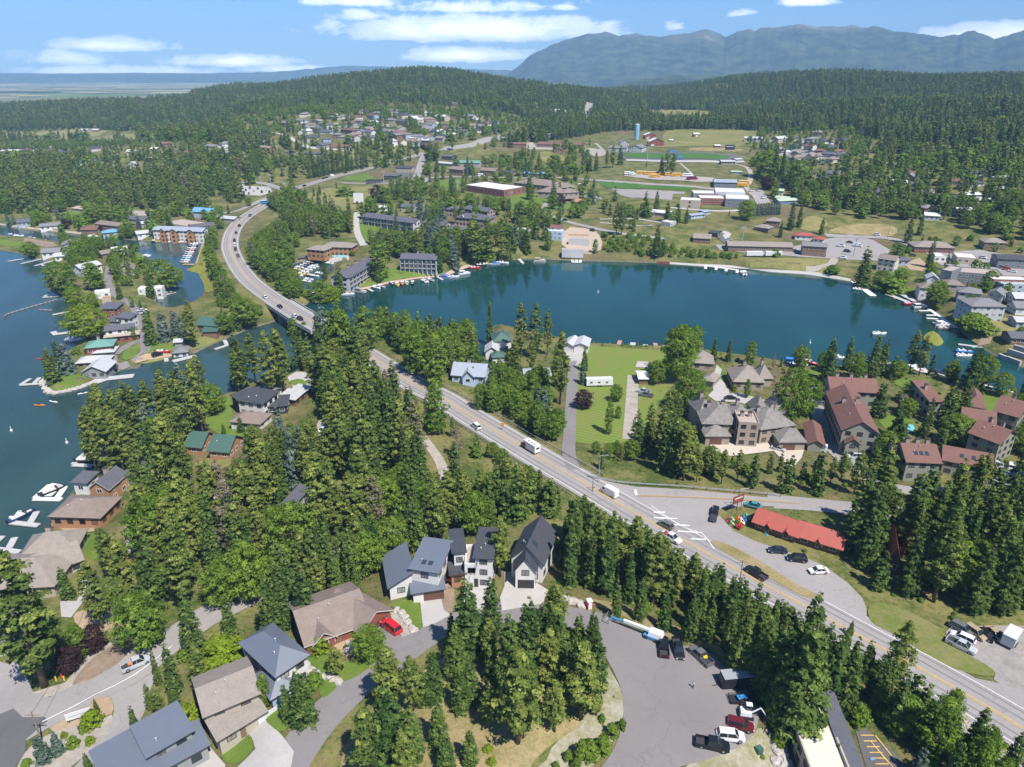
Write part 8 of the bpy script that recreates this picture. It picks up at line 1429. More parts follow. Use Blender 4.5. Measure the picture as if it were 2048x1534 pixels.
hc(C6,[(505,905,435,'fir','tall fir standing left of knoll by house drives',.9),(640,760,425,'fir','fir between two charcoal roofed house drives',.85),(690,440,95,'pine','tall pine standing between two charcoal roofed houses',.8),(860,930,535,'fir','tall fir behind middle of knoll',.85),(1005,760,480,'pine','pine right of charcoal gabled house drive'),(1020,1030,615,'fir','tall fir near right side of knoll',.85),(745,1080,630,'fir','dense fir left of knoll centre',.95),(790,1395,860,'pine','large pine standing foremost on knoll'),(630,1305,1068,'pine','small round pine alone on knoll slope'),(1000,1330,1045,'pine','pine right of large foremost one'),(1155,1255,815,'pine','broad pine at right edge of knoll',1.1),(1215,905,632,'fir','fir nearest cul-de-sac entrance'),(1135,870,640,'fir','fir second from cul-de-sac entrance'),(930,800,575,'fir','slim fir behind knoll',.8),(880,1290,1130,'pine','low pine between larger pines on knoll'),(465,1215,960,'fir','fir at left foot of knoll'),(520,1165,880,'fir','second fir at left foot of knoll'),(440,1010,700,'fir','fir by street bend left of knoll'),(1240,1080,760,'fir','fir on knoll rim above scree'),(1080,1130,800,'fir','tall fir in right group on knoll'),(960,1100,740,'pine','pine in middle of right knoll group'),(840,1170,800,'fir','tall fir behind foremost knoll pine',.9),(1240,1240,1100,'pine','low pine just above scree',1.1),
 (60,1200,850,'pine','broad pine left of street',1.1),(190,1210,900,'pine','pine second from left group'),(310,1150,850,'fir','fir at right of left group'),(250,1175,960,'fir','short fir in left group'),(60,1500,1060,'fir','big fir at bottom of left group',1.25),(190,1480,1180,'fir','fir by big bottom one'),(340,1405,1140,'fir','fir alone below knoll trees'),(385,1560,1335,'fir','fir at bottom edge below knoll'),(520,1515,1315,'fir','dense small fir at bottom edge'),(-60,1560,1200,'pine','pine at bottom edge by street'),(140,1600,1320,'pine','wide pine cut by bottom edge'),
 (1330,1355,1288,'bush','rounded shrub on scree by cul-de-sac',1.2),(1280,1445,1358,'bush','taller shrub on scree'),(1160,1480,1385,'bush','left shrub of pair on scree'),(1205,1480,1375,'bush','right shrub of pair on scree'),(1387,1315,1258,'bush','small shrub nearest cul-de-sac kerb'),(1080,1492,1440,'bush','small shrub low on scree'),(1275,1272,1228,'bush','shrub under knoll rim pine'),(1125,1540,1485,'bush','shrub on scree at bottom edge'),(1010,1540,1500,'bush','shrub cut by bottom edge on scree')],1.27)
hc(C4,[(330,850,-120,'pine','huge broad pine by left car park',1.35),(430,700,230,'pine','second pine by huge one',1.1),(700,595,408,'purple','dark purple plum tree on mulch bed',1.1),(515,745,565,'purple','dark purple tree by huge pine'),(600,640,390,'tallb','slender green tree between two purple ones'),(500,205,-30,'fir','dense spruce like fir by pale driveway',1.35),(755,430,-60,'pine','tall pine rising above mulch bed',1.1),(930,390,60,'pine','pine behind mulch bed'),(1050,570,180,'broad','leafy thicket tree by lower road'),(1160,520,150,'fir','fir behind leafy thicket tree'),(1420,575,130,'fir','fir overhanging lower road',1.1),(1165,840,575,'fir','slim fir by road fork',.7),(1290,900,520,'fir','fir above fork in lower road'),(1480,870,545,'pine','pine left of tan shingled house'),(1105,1010,820,'fir','small fir by fork'),(1190,1115,880,'pine','pine between fork and metal roofed house'),(1290,1010,760,'fir','fir in middle of fork group'),(1000,1190,975,'fir','narrow small fir by side street',.8),(330,1400,1200,'blue','left small blue spruce in corner garden',1.2),(435,1345,1175,'blue','right small blue spruce in corner garden',1.2),(715,1045,935,'fir','thin young fir on mulch bed'),(650,1460,1325,'fir','small fir by big metal roofed house'),(1950,1000,760,'tallb','columnar tree between two houses',.7),(680,1140,1040,'limeb','green shrub by white sign board',1.2),(620,1175,1120,'bush','low shrub below white sign board',1.4),(470,1225,1185,'limeb','yellow flowering shrub in corner garden'),(660,1270,1220,'limeb','golden shrub by kerb'),(540,1290,1225,'bush','silver green shrub in corner garden',1.4),(200,1430,1385,'bush','pale shrub at bottom left garden',1.6),(1700,640,540,'limeb','yellow green bush by lawn slope',1.6),(1760,1215,1155,'bush','clipped round shrub left of driveway'),(1680,1265,1210,'bush','clipped round shrub in front of tan house'),(870,475,430,'bush','small round shrub on mulch bed'),(1350,1130,1000,'limeb','shrubby growth by metal roof',1.4),(1430,1260,1180,'bush','green shrub by concrete patio'),(60,320,180,'broad','leafy tree at left edge above garages')])
hc(C5,[(1030,1225,1030,'pine','round clipped pine on front lawn',1.6),(1250,1105,880,'broad','bright leafy tree hiding front path',1.1),(905,1060,958,'limeb','bright clipped shrub by brown house',1.2),(800,1560,1150,'fir','large fir between hipped house and street',1.25),(690,1540,1270,'fir','fir in front of hipped roof house'),(870,1300,1210,'bush','shrubs below large fir',1.5),(1090,1045,1010,'limeb','yellow shrub in planting bed'),(1160,960,900,'bush','shrub by front door'),(300,1000,640,'fir','fir on slope above lower road'),(90,1320,1010,'fir','fir left of tan shingled house'),(250,1150,980,'limeb','yellow green thicket on slope',1.6),(580,960,520,'fir','tall fir behind blue grey hipped roof',1.1),(680,900,600,'fir','fir behind brown shingled roof'),(820,880,430,'fir','large fir by clearing',1.2),(900,700,360,'pine','pine behind brown roof'),(1050,640,450,'fir','fir above brown ridge'),(1160,630,430,'fir','fir between brown roof and swooping roof'),(1330,490,300,'tallb','leafy tree behind swooping roof'),(430,700,300,'broad','leafy tree by lower road bend'),(250,720,420,'broad','bushy tree above lower road'),(620,480,320,'bush','dense bush by road fragment',1.8),(750,460,20,'broad','large bright leafy tree in woods'),(600,330,40,'broad','second large leafy tree in woods'),(950,300,60,'fir','slim fir right of leafy trees')])
hc(C8,[(960,700,110,'fir','towering fir by flat roofed commercial building',1.15),(1150,850,715,'fir','fir in front of flat roofed commercial building',1.1),(880,640,250,'fir','dark fir left of towering one'),(1110,560,180,'fir','fir right of towering one'),(1190,570,220,'fir','fir above slate roof edge'),(1420,480,150,'pine','tall open pine by highway verge',1.0),(1225,215,140,'fir','young fir at highway edge',1.2),(1290,420,225,'fir','slim fir by highway'),(1680,650,470,'tallb','young tree below highway pull out'),(1790,800,540,'fir','fir at lower right'),(1960,900,660,'fir','fir near bottom right corner'),(2050,900,700,'fir','fir in bottom right corner'),(1540,880,730,'blue','blue grey fir by car park',1.2),(1640,760,600,'tallb','leafy tree below highway'),(1480,650,520,'bush','thicket by car park',1.5),(1260,620,540,'bush','shrub at corner of commercial building',1.3),(890,730,680,'bush','shrub growing on mossy boulders',1.4),(345,185,0,'fir','tall fir behind boom lift',1.1),(235,140,-60,'fir','tall fir left of boom lift'),(470,235,0,'fir','fir behind black pickups'),(560,240,40,'fir','fir behind grey pickup'),(650,290,50,'fir','fir above enclosed trailer'),(700,400,40,'fir','tall fir above enclosed trailer'),(790,460,100,'fir','fir right of enclosed trailer'),(860,560,130,'fir','dark fir behind excavator'),(120,130,-60,'fir','fir near portable toilet'),(1000,420,0,'fir','fir on highway bank'),])
hc(S4,[(395,1405,1140,'fir','left of two dark spruces at spit tip',1.4),(500,1340,1090,'blue','blue spruce at spit tip',1.3),(450,1330,1080,'fir','right of two dark spruces at spit tip',1.2),(460,760,520,'broad','big round willow by west lake',1.5),(540,610,450,'tallb','leafy tree behind big willow'),(690,730,530,'tallb','leafy tree right of big willow',1.4),(650,1090,830,'lime','largest lime green tree on spit',1.5),(560,870,700,'lime','lime green tree at spit shore',1.2),(690,860,750,'lime','smaller lime green tree behind',1.1),(230,500,375,'broad','round tree at end of dirt strip',1.6),(1200,740,500,'broad','great tree leaning over channel',1.8),(1110,790,580,'fir','fir by great channel tree',1.2),(1290,690,560,'broad','right half of great channel tree',1.3),(880,800,640,'fir','fir in middle of spit'),(910,700,620,'lime','pale green tree in middle of spit'),(970,480,375,'fir','fir by channel garden'),(700,450,340,'broad','leafy clump between channel houses',1.4),(620,400,320,'broad','tree by inner channel house'),(830,620,470,'tallb','tree left of brown gabled house'),(1000,560,510,'limeb','round shrub in channel garden',1.5),(850,500,440,'bush','shrub by channel houses',1.5),(650,500,450,'bush','hedge like shrub on spit',2),(1110,1130,815,'fir','left of big spruces by spit lane',1.25),(1210,1105,870,'blue','blue spruce by spit lane',1.3),(1290,1060,860,'blue','second blue spruce by spit lane',1.2),(1345,1090,900,'blue','right blue spruce by spit lawn'),(1410,1150,850,'pine','large pine above dry lawn',1.2),(1400,1000,790,'pine','pine behind blue spruces'),(1640,1050,900,'broad','leafy tree right of dark cabin',1.2),(1800,1000,780,'broad','tree at bend of bank',1.2),(935,1090,1000,'tallb','left clipped cedar by long white house',.7),(985,1100,995,'tallb','right clipped cedar by long white house',.7),(970,860,770,'tallb','leafy tree above parked cars'),(1030,870,800,'blue','small blue spruce by spit lane'),(560,1200,1150,'bush','shrub by spit spruces',1.4),(640,1190,1140,'bush','shrub by teal roof'),
 (300,255,150,'broad','round tree on far channel bank',1.3),(370,230,180,'broad','smaller round tree on far channel bank'),(487,285,205,'purple','round purple tree on far channel bank',1.1),(733,300,250,'purple','small purple tree on far channel bank'),(905,355,255,'broad','left of two round green trees on channel bank'),(960,350,245,'broad','right of two round green trees on channel bank'),(1180,150,35,'blue','tall blue spruce behind store',.9),(1170,230,165,'broad','round tree behind apartments',1.2),(1085,190,145,'purple','purple tree behind apartments'),(690,240,90,'broad','dark tree behind long brown building',1.4),(800,230,100,'broad','second dark tree behind long brown building',1.3),(1290,150,80,'purple','purple tree by light blue roof'),(1820,120,50,'broad','round tree by frontage road')])
hc(K9,[(350,480,100,'pine','tall pine left of trunked pair by channel',1.1),(480,600,80,'pine','tall bare trunked pine by channel',.9),(550,555,60,'pine','bare trunked pine at beach',.85),(575,550,90,'pine','third bare trunked pine at beach',.8),(725,400,120,'pine','pine right of beach',.7),(240,860,735,'fir','small fir on lawn below white house',1.5),(110,880,780,'fir','small fir left on lawn',1.2),(175,545,440,'fir','young fir at channel bank'),(540,900,640,'blue','pale blue spruce near flat grey garages'),(30,720,490,'broad','leafy tree at channel shore',1.1),(-60,640,470,'pine','open pine at channel shore'),(820,590,260,'pine','large pine over beach patio',1.2),(1310,630,360,'dead','grey dead tree by highway',1.1),(1440,650,400,'dead','third grey dead tree by highway',1.1),(1690,800,560,'dead','dead pine left of highway',1.2),(1350,560,380,'brownp','browning pine at highway edge'),(1150,200,60,'brownp','browning tree above rail cut'),(1620,1100,780,'dead','bare leaning tree in woods'),(1900,1060,800,'dead','bare tree near utility pole'),(650,170,-20,'tallb','slender tree by bridge'),(735,180,10,'tallb','leafy tree at bridge end')])
hc(K2,[(455,330,5,'firb','tall narrow fir standing by green roofed lake house',.8),(690,430,20,'pine','left of three tall lakeside pines',.85),(800,440,25,'pine','middle of three tall lakeside pines',.85),(890,420,70,'pine','right of three tall lakeside pines',.7),(640,620,300,'pine','pine in front of green roofed house'),(770,560,300,'pine','pine below three tall ones'),(985,790,235,'pine','tall pine by lakeside drive',.8),(960,560,330,'pine','second pine by lakeside drive'),(1170,540,335,'fir','fir left of mown lawn',.9),(1160,640,480,'blue','blue spruce by camper',1.3),(1165,820,680,'purple','dark purple tree by lakeside drive',1.3),(1410,770,640,'broad','round tree on mown lawn',1.1),(1715,640,455,'broad','round green tree by concrete pad'),(1355,1020,760,'tallb','thin tree on lower lawn',.6),(1425,900,800,'tallb','young tree on lower lawn'),(1900,560,190,'broad','great yellow green willow at lake',.85),(2000,420,190,'broad','right half of great willow',.8),(1960,850,520,'broad','weeping willow above mansion drive',.9),(820,840,640,'blue','blue spruce in trees by drive'),(870,850,650,'blue','second blue spruce by drive'),(560,780,620,'broad','leafy tree behind light blue house'),(650,900,680,'tallb','leafy tree by highway fence'),(480,850,640,'tallb','tree left of leafy ones'),(330,640,490,'fir','fir in front of light blue house',.9),(540,600,500,'broad','round tree at inlet'),(370,830,640,'tallb','slender tree between highway and light blue house'),(1560,1180,830,'fir','dark fir at foot of gravel drive',1.2),(1660,1100,770,'fir','second dark fir at foot of gravel drive',1.1),(1780,1060,690,'pine','tall pine by stone mansion'),(1850,1130,700,'fir','fir by mansion drive')])
hc(K3,[(250,240,95,'fir','fir behind left lakeside cottage'),(335,240,105,'fir','fir between cottage and guest house'),(460,260,120,'tallb','pale poplar behind guest house'),(595,290,200,'dead','bare pale tree behind guest house'),(640,270,205,'fir','small fir by lake'),(905,360,90,'fir','dark spruce by lakeside lawn',1.2),(1020,290,85,'fir','second conifer along lakeside lawn',1.0),(1165,330,70,'fir','third and broadest lakeside conifer',1.1),(1215,320,85,'fir','slim conifer behind third'),(1385,300,60,'pine','left of twin lakeside pines',1.0),(1440,320,90,'pine','right of twin lakeside pines',.9),(690,600,270,'broad','dense round tree right of mansion',.8),(790,560,330,'broad','tree between mansion and car park',.8,1.2),(440,450,340,'tallb','young tree in mansion court',.9),(370,410,375,'limeb','red and green shrub by guest house'),(1000,430,320,'blue','left small spruce at car park end'),(1070,450,355,'blue','right small spruce at car park end',.8),(1200,560,345,'fir','dark broad fir right of longest condo',1.3),(1310,330,230,'broad','leafy tree by bright lawn',1.3),(1340,530,430,'brownp','pinkish brown tree in condo garden',2.2),(1390,480,350,'broad','tree in condo garden'),(1470,680,430,'fir','narrow fir in condo garden',.8),(1590,620,330,'fir','left of two great dark spruces',1.3),(1670,600,330,'fir','right of two great dark spruces',1.2),(1640,720,545,'broad','round tree below great spruces',1.4),(1730,400,130,'fir','tall fir at bay corner',1.1),(1800,390,200,'broad','leafy tree at bay corner'),(1910,440,300,'broad','round tree at right bay shore'),(2040,430,300,'fir','fir at right edge of bay'),(1940,560,480,'blue','small spruce in front of right edge condo'),(1800,780,690,'broad','tree by stepped condo',1.2),(2000,760,600,'tallb','tree at right edge by condominiums',1.2),(1240,800,640,'broad','tree in front of longest condo'),(1110,720,560,'tallb','white barked tree at end of longest condo',.8),(1280,720,620,'fir','fir by front condo'),(30,360,30,'broad','big yellow green tree at lake shore',.7)])
hand2([(1720,585,488,'fir','great dark fir on village shore',1.3),(1857,535,475,'fir','dark conifer in front of theatre'),(1642,470,432,'fir','fir by red roofed shop'),(1814,487,430,'fir','fir above village road',1.2),(1838,470,425,'fir','second fir above village road'),(1580,460,400,'fir','large dark fir behind knoll house'),(1597,455,405,'fir','second large fir behind knoll house'),(1560,475,440,'fir','fir in front of knoll house'),(1870,612,560,'broad','round tree by white lakeside house',1.2),(1935,545,540,'bush','shrub by pinkish theatre roof',2),(1977,575,540,'broad','tree in front of brick building'),(2010,598,565,'tallb','slender tree right of hotel',1.2),(1665,545,530,'bush','round shrub at dirt track',1.8),(1778,590,555,'bush','shore thicket shrub by double dock',1.6),(1760,580,540,'broad','grey green shore thicket tree',1.3),(1800,566,536,'broad','grey green thicket tree below inn',1.5),(1945,660,628,'bush','round shrub on grassy bluff',2),(1960,668,640,'bush','second shrub on bluff',1.8),(1550,512,498,'bush','rounded shrub between two semi trailers',1.8),
 (1312,515,445,'fir','tall fir on brushy bank',1.1),(1325,512,470,'fir','second fir on brushy bank'),(1232,470,405,'pine','left of pair of pines on school slope',1.0),(1243,470,420,'pine','right of pair of pines on school slope'),(1290,430,380,'fir','dark conifer below high school',1.2),(1312,425,378,'fir','second dark conifer below high school',1.2),(1355,445,405,'fir','fir by portable classroom',1.1),(1372,447,412,'fir','second fir by portable classroom'),(1060,400,345,'fir','tall fir on school lawn',1.1),(1107,408,345,'fir','second tall fir on school lawn'),(1121,413,390,'purple','round purple tree on school lawn',1.3),(1105,418,388,'broad','round tree on school lawn'),(903,392,340,'fir','tall fir left of brick school'),(886,460,400,'blue','blue spruce above resort'),(1190,506,478,'tallb','young tree by building site'),(1458,431,419,'fir','small round conifer on slope'),(1490,440,400,'broad','tree right of slope',1.3),(1333,352,300,'pine','left pine of group above buses',1.1),(1345,352,305,'pine','right pine of group above buses'),(1322,350,308,'fir','fir of group above buses'),(1293,333,320,'fir','small fir above bus row'),(1225,335,290,'pine','left of dark clump by track',1.2),(1240,330,285,'fir','right of dark clump by track',1.1),(1213,336,300,'pine','low part of dark clump by track'),(1165,345,305,'fir','fir of row below lodge'),(1180,343,308,'fir','second fir of row below lodge'),(1192,342,300,'fir','last fir of row below lodge'),(1125,350,322,'fir','fir above school road'),(1108,343,322,'fir','slim fir above school road'),(1078,340,305,'pine','pine above blue roofed building'),(1050,330,300,'pine','pine below reddish lodge',1.1),(1030,335,300,'fir','fir below reddish lodge'),
 (560,560,500,'broad','leafy tree between highway and marina',1.3),(640,610,560,'broad','rounded green tree at marina point',1.4),(660,612,570,'lime','bright green tree at marina point',1.4),(682,595,525,'fir','fir in front of end on motel'),(650,560,515,'fir','fir by marina basin'),(706,512,500,'lime','small lime tree by pool',1.5),(762,560,478,'tallb','tall tree between two motels',1.2),(757,565,510,'fir','fir between two motels'),(878,545,490,'fir','dark fir at right end of facing motel',1.3),(910,540,480,'blue','blue spruce by walk',1.1),(950,535,430,'pine','left tall pine on lakeshore',1.1),(975,530,435,'pine','right tall pine on lakeshore',1.1),(1003,528,450,'pine','dark pine on lakeshore',1.1),(1017,525,470,'fir','fir at end of pines'),(963,520,490,'bush','rounded shrub on shore',2),(815,530,508,'bush','shrub by facing motel'),(793,470,425,'fir','fir in front of long motel',1.1),(812,478,440,'fir','second fir in front of long motel'),(830,458,440,'purple','purple tree in front of long motel',1.4),(840,440,388,'blue','tall blue spruce behind long motel'),(855,440,400,'blue','second blue spruce behind long motel'),(755,405,370,'purple','purple tree by meadow',1.2),(768,405,372,'broad','leafy tree by meadow',1.3),(740,418,392,'broad','round tree behind long motel',1.3),(800,400,350,'tallb','left poplar above motels',.8),(815,400,352,'tallb','middle poplar above motels',.8),(835,400,350,'tallb','right poplar above motels',.8),(940,412,385,'broad','round tree below brick school',1.4),(980,415,390,'broad','third round tree below brick school',1.4),(1010,420,395,'broad','fourth round tree below brick school',1.3),(690,392,374,'bush','large rounded bush in meadow',2.4),(673,377,362,'fir','small conifer at street corner'),(640,390,368,'fir','small conifer by mown meadow',1.2),(628,393,372,'fir','second conifer by meadow'),(655,430,408,'fir','conifer at foot of meadow',1.2),(1090,455,415,'broad','tree left of white and blue house',1.2),(1065,470,440,'broad','tree by lake house'),(1040,478,440,'fir','fir by lake house'),(1095,500,460,'tallb','tree below white and blue house'),(1545,370,290,'firb','left poplar like conifer of tall row',1.1),(1560,372,300,'firb','second conifer of tall row'),(1530,360,300,'broad','broad tree left of tall row',1.4),(1580,372,315,'firb','third conifer of tall row'),(1597,378,318,'broad','broad tree right of tall row',1.3),(1532,380,352,'purple','purple tree by school car park',1.3)])
for i in range(11): 
 x=1503+i*5.4; hand2([(x,432-i*.3,403,'blue','blue spruce in straight row by high school',1.0)])
for i in range(13): hand2([(620+i*9.5,357-i*1.9,318-i*1.2-(i%3)*4,'fir','fir in row above far highway cutting',.95)])
for x,y,t_ in [(688,748,618),(790,822,715),(872,868,765),(735,700,612),(830,748,655),(872,772,668)]: hand2([(x,y,t_,'fir' if y%4 else 'tallb','tall tree crowding the highway past the bridge',1.1)])
ADDZ=[
 ('around school and lodges',[(840,345),(1180,290),(1200,400),(1160,440),(1010,440),(860,430),(700,440),(690,400),(820,370)],13,TOWN,(8,16),0),
 ('on wooded slope above building site',[(1200,400),(1340,400),(1360,450),(1240,470),(1210,460)],14,{'fir':3,'broad':2,'pine':1},(10,16),0.2),
 ('in village centre',[(1740,480),(2400,480),(2400,640),(1990,690),(1900,640),(1800,560)],15,{'broad':3,'fir':2,'bush':2},(6,13),0),
 ('between houses on spit',[(120,485),(300,495),(300,640),(260,640),(180,560),(130,520)],8.5,{'broad':4,'tallb':3,'bush':2,'fir':1,'lime':.6},(6,12),0),
 ('around lanes of spit',[(180,600),(430,600),(520,645),(400,690),(280,660),(190,640)],9,{'fir':2,'broad':3,'tallb':2,'bush':2},(6,13),0),
 ('along drives of mansion',[(1340,720),(1620,740),(1640,900),(1380,900),(1340,860)],11,{'bush':3,'broad':2,'fir':1},(4,9),0),
 ('among red brown condominiums',[(1590,730),(2400,760),(2400,960),(1600,950)],13,{'fir':3,'broad':3,'bush':2},(7,15),0),
 ('on lower lawn edge',[(1140,860),(1270,870),(1330,900),(1180,920)],7,{'broad':2,'fir':2,'bush':2,'tallb':2},(5,12),0),
]
for i,z in enumerate(ZONES):
 if z[0] in('around school and lodges','among red brown condominiums'): ZONES[i]=('void',[(0,0),(1,0),(0,1)])+OP_
ZONES[5:5]=ADDZ
ZONES.insert(5,('below the lower road',[(545,1165),(660,1125),(760,1090),(870,1052),(990,1002),(1090,1010),(1040,1045),(900,1085),(790,1115),(700,1190),(600,1235),(540,1210)],5.5,{'fir':5,'pine':2,'broad':1},(13,19),0))
ZONES.insert(13,('on gaps of knoll',[(900,1240),(1185,1250),(1225,1400),(1000,1440),(900,1330)],7,{'fir':3,'pine':2,'bush':1},(8,15),0))
def scatter(Dlo,Dhi,step,azlim,seed):
 rs=np.random.RandomState(seed); X=[];Y=[]
 xs=np.arange(-Dhi*math.sin(azlim),Dhi*math.sin(azlim),step); ys=np.arange(Dlo*math.cos(azlim)*0.9,Dhi,step)
 gx,gy=np.meshgrid(xs,ys); gx=gx.ravel()+rs.uniform(-.5,.5,gx.size)*step*0.95; gy=gy.ravel()+rs.uniform(-.5,.5,gy.size)*step*0.95
 d=np.hypot(gx,gy); a=np.abs(np.arctan2(gx,gy)); m_=(d>Dlo)&(d<=Dhi)&(a<azlim); return gx[m_],gy[m_]
CLEARW=[(p,min(d,float(np.hypot(*G(sum(q[0] for q in p)/4,max(q[1] for q in p)-8)[:2]))) if len(p)==4 else d) for p,d in CLEAR]
def sight(x,y,z,h,w):
 bad=np.zeros(len(x),bool); D=np.hypot(x,y)
 ps=[proj(x,y,z+h*f) for f in (0.15,0.35,0.55,0.75,0.97)]; hw=w*FPX/np.maximum(D,1)
 for poly,dist in CLEARW:
  pl=np.array(poly,float); c=D<dist
  if not c.any(): continue
  for i,(px,py) in enumerate(ps):
   k=hw*(1.0,1.0,0.8,0.5,0.1)[i]
   for o in (-1,0,1):
    bad|=c&pip(pl,px+k*o*0.8,py)
 return bad
def fill():
 rs=np.random.RandomState(5)
 bands=[(55,420,3.3,R(48)),(420,700,4.8,R(44)),(700,1200,7.5,R(43)),(1200,2100,8.6,R(42)),(2100,3600,12.5,R(41)),(3600,6000,24.0,R(40))]
 zp=[(z[0],np.array(z[1],float),z[2],z[3],z[4],z[5]) for z in ZONES]
 for (a,b,st,az) in bands:
  x,y=scatter(a,b,st,az,int(a)); z=H(x,y); px,py=proj(x,y,z)
  m_=(px>-260)&(px<2310)&(py<1950)&(z>0.25); x,y,z,px,py=x[m_],y[m_],z[m_],px[m_],py[m_]
  zi=np.full(len(x),-1)
  for k,zn in enumerate(zp):
   m_=(zi<0); idx=np.nonzero(m_)[0]
   if not len(idx): break
   lo_,hi_=zn[1].min(0),zn[1].max(0); q=idx[(px[idx]>=lo_[0])&(px[idx]<=hi_[0])&(py[idx]>=lo_[1])&(py[idx]<=hi_[1])]
   if len(q): zi[q[pip(zn[1],px[q],py[q])]]=k
  keep=np.zeros(len(x),bool); hh=np.zeros(len(x)); sp=np.empty(len(x),object); nn=np.empty(len(x),object)
  ng=np.sin(x*0.021+1.3)*np.cos(y*0.017+x*0.006)+0.6*np.sin(x*0.057+y*0.049)
  for k,zn in enumerate(zp):
   q=np.nonzero(zi==k)[0]
   if not len(q) or zn[2] is None: continue
   sz_=zn[2]*(0.66 if a<400 else (0.8 if a<700 else 1.0)); pr=min(1.0,(st/sz_)**2); u=rs.rand(len(q)); dens=pr*(1 if pr>=1 else 1)
   kk=q[(u<dens)]
   if len(zn)>5 and zn[5]: kk=kk[ng[kk]>-zn[5]]
   keep[kk]=True; names=list(zn[3].keys()); w=np.array(list(zn[3].values()),float); w/=w.sum(); sp[kk]=rs.choice(names,len(kk),p=w); hh[kk]=rs.uniform(zn[4][0],zn[4][1],len(kk)); nn[kk]=zn[0]
  q=np.nonzero(keep)[0]; x,y,z,hh,sp,nn=x[q],y[q],z[q],hh[q],sp[q],nn[q]
  bad=keep_test(x,y) if a<2000 else keep_test(x,y)
  g=~bad; x,y,z,hh,sp,nn=x[g],y[g],z[g],hh[g],sp[g],nn[g]
  sm=np.isin(sp,['bush','limeb','purple']); hh=np.where(sm&(hh>4.5),rs.uniform(2.0,4.5,len(hh)),hh); rd=np.isin(sp,['broad','lime']); hh=np.where(rd,hh*0.72,hh)
  if a<1300:
   rd=np.isin(sp,['broad','lime']); sm=np.isin(sp,['bush','limeb','purple']); wf=np.where(rd|sm,0.4,0.15); b_=sight(x,y,z,hh,hh*wf)
   for f_ in (0.8,0.8,0.75,0.7):
    if a>700 or not b_.any(): break
    q=np.nonzero(b_)[0]; hh[q]*=f_; b_[q]=sight(x[q],y[q],z[q],hh[q],hh[q]*wf[q])
   g=~b_; x,y,z,hh,sp,nn=x[g],y[g],z[g],hh[g],sp[g],nn[g]
  if a<700 and NH:
   for (hx,hy,h_) in HANDXY:
    g=np.hypot(x-hx,y-hy)>h_*0.17+0.6
    if not g.all(): x,y,z,hh,sp,nn=x[g],y[g],z[g],hh[g],sp[g],nn[g]
  for i in range(len(x)):
   TREES.append((x[i],y[i],hh[i],sp[i],None,nn[i],1.0 if a<2000 else 1.0+0.25*(a>3000)))
HANDXY=[(t_[0],t_[1],t_[2]) for t_ in TREES]; NH=len(HANDXY)
fill()
LIM={'fir_tree':298,'pine_tree':290,'spruce_tree':110,'broadleaf_tree':280,'aspen_tree':180,'lime_green_tree':60,'purple_leaved_tree':60,'shrub':290,'dead_tree':70,'browning_pine_tree':50}
DESC={'fir':['dark green fir tree','tall dense fir tree'],'firb':['narrow green fir tree'],'pine':['olive green pine tree'],'blue':['grey blue spruce tree'],'broad':['round green leafy tree'],'tallb':['slender leafy tree'],'lime':['bright yellow green tree'],'purple':['dark purple leaved tree'],'bush':['low green shrub'],'limeb':['low yellow green shrub'],'dead':['bare grey dead tree'],'brownp':['browning half dead pine tree']}
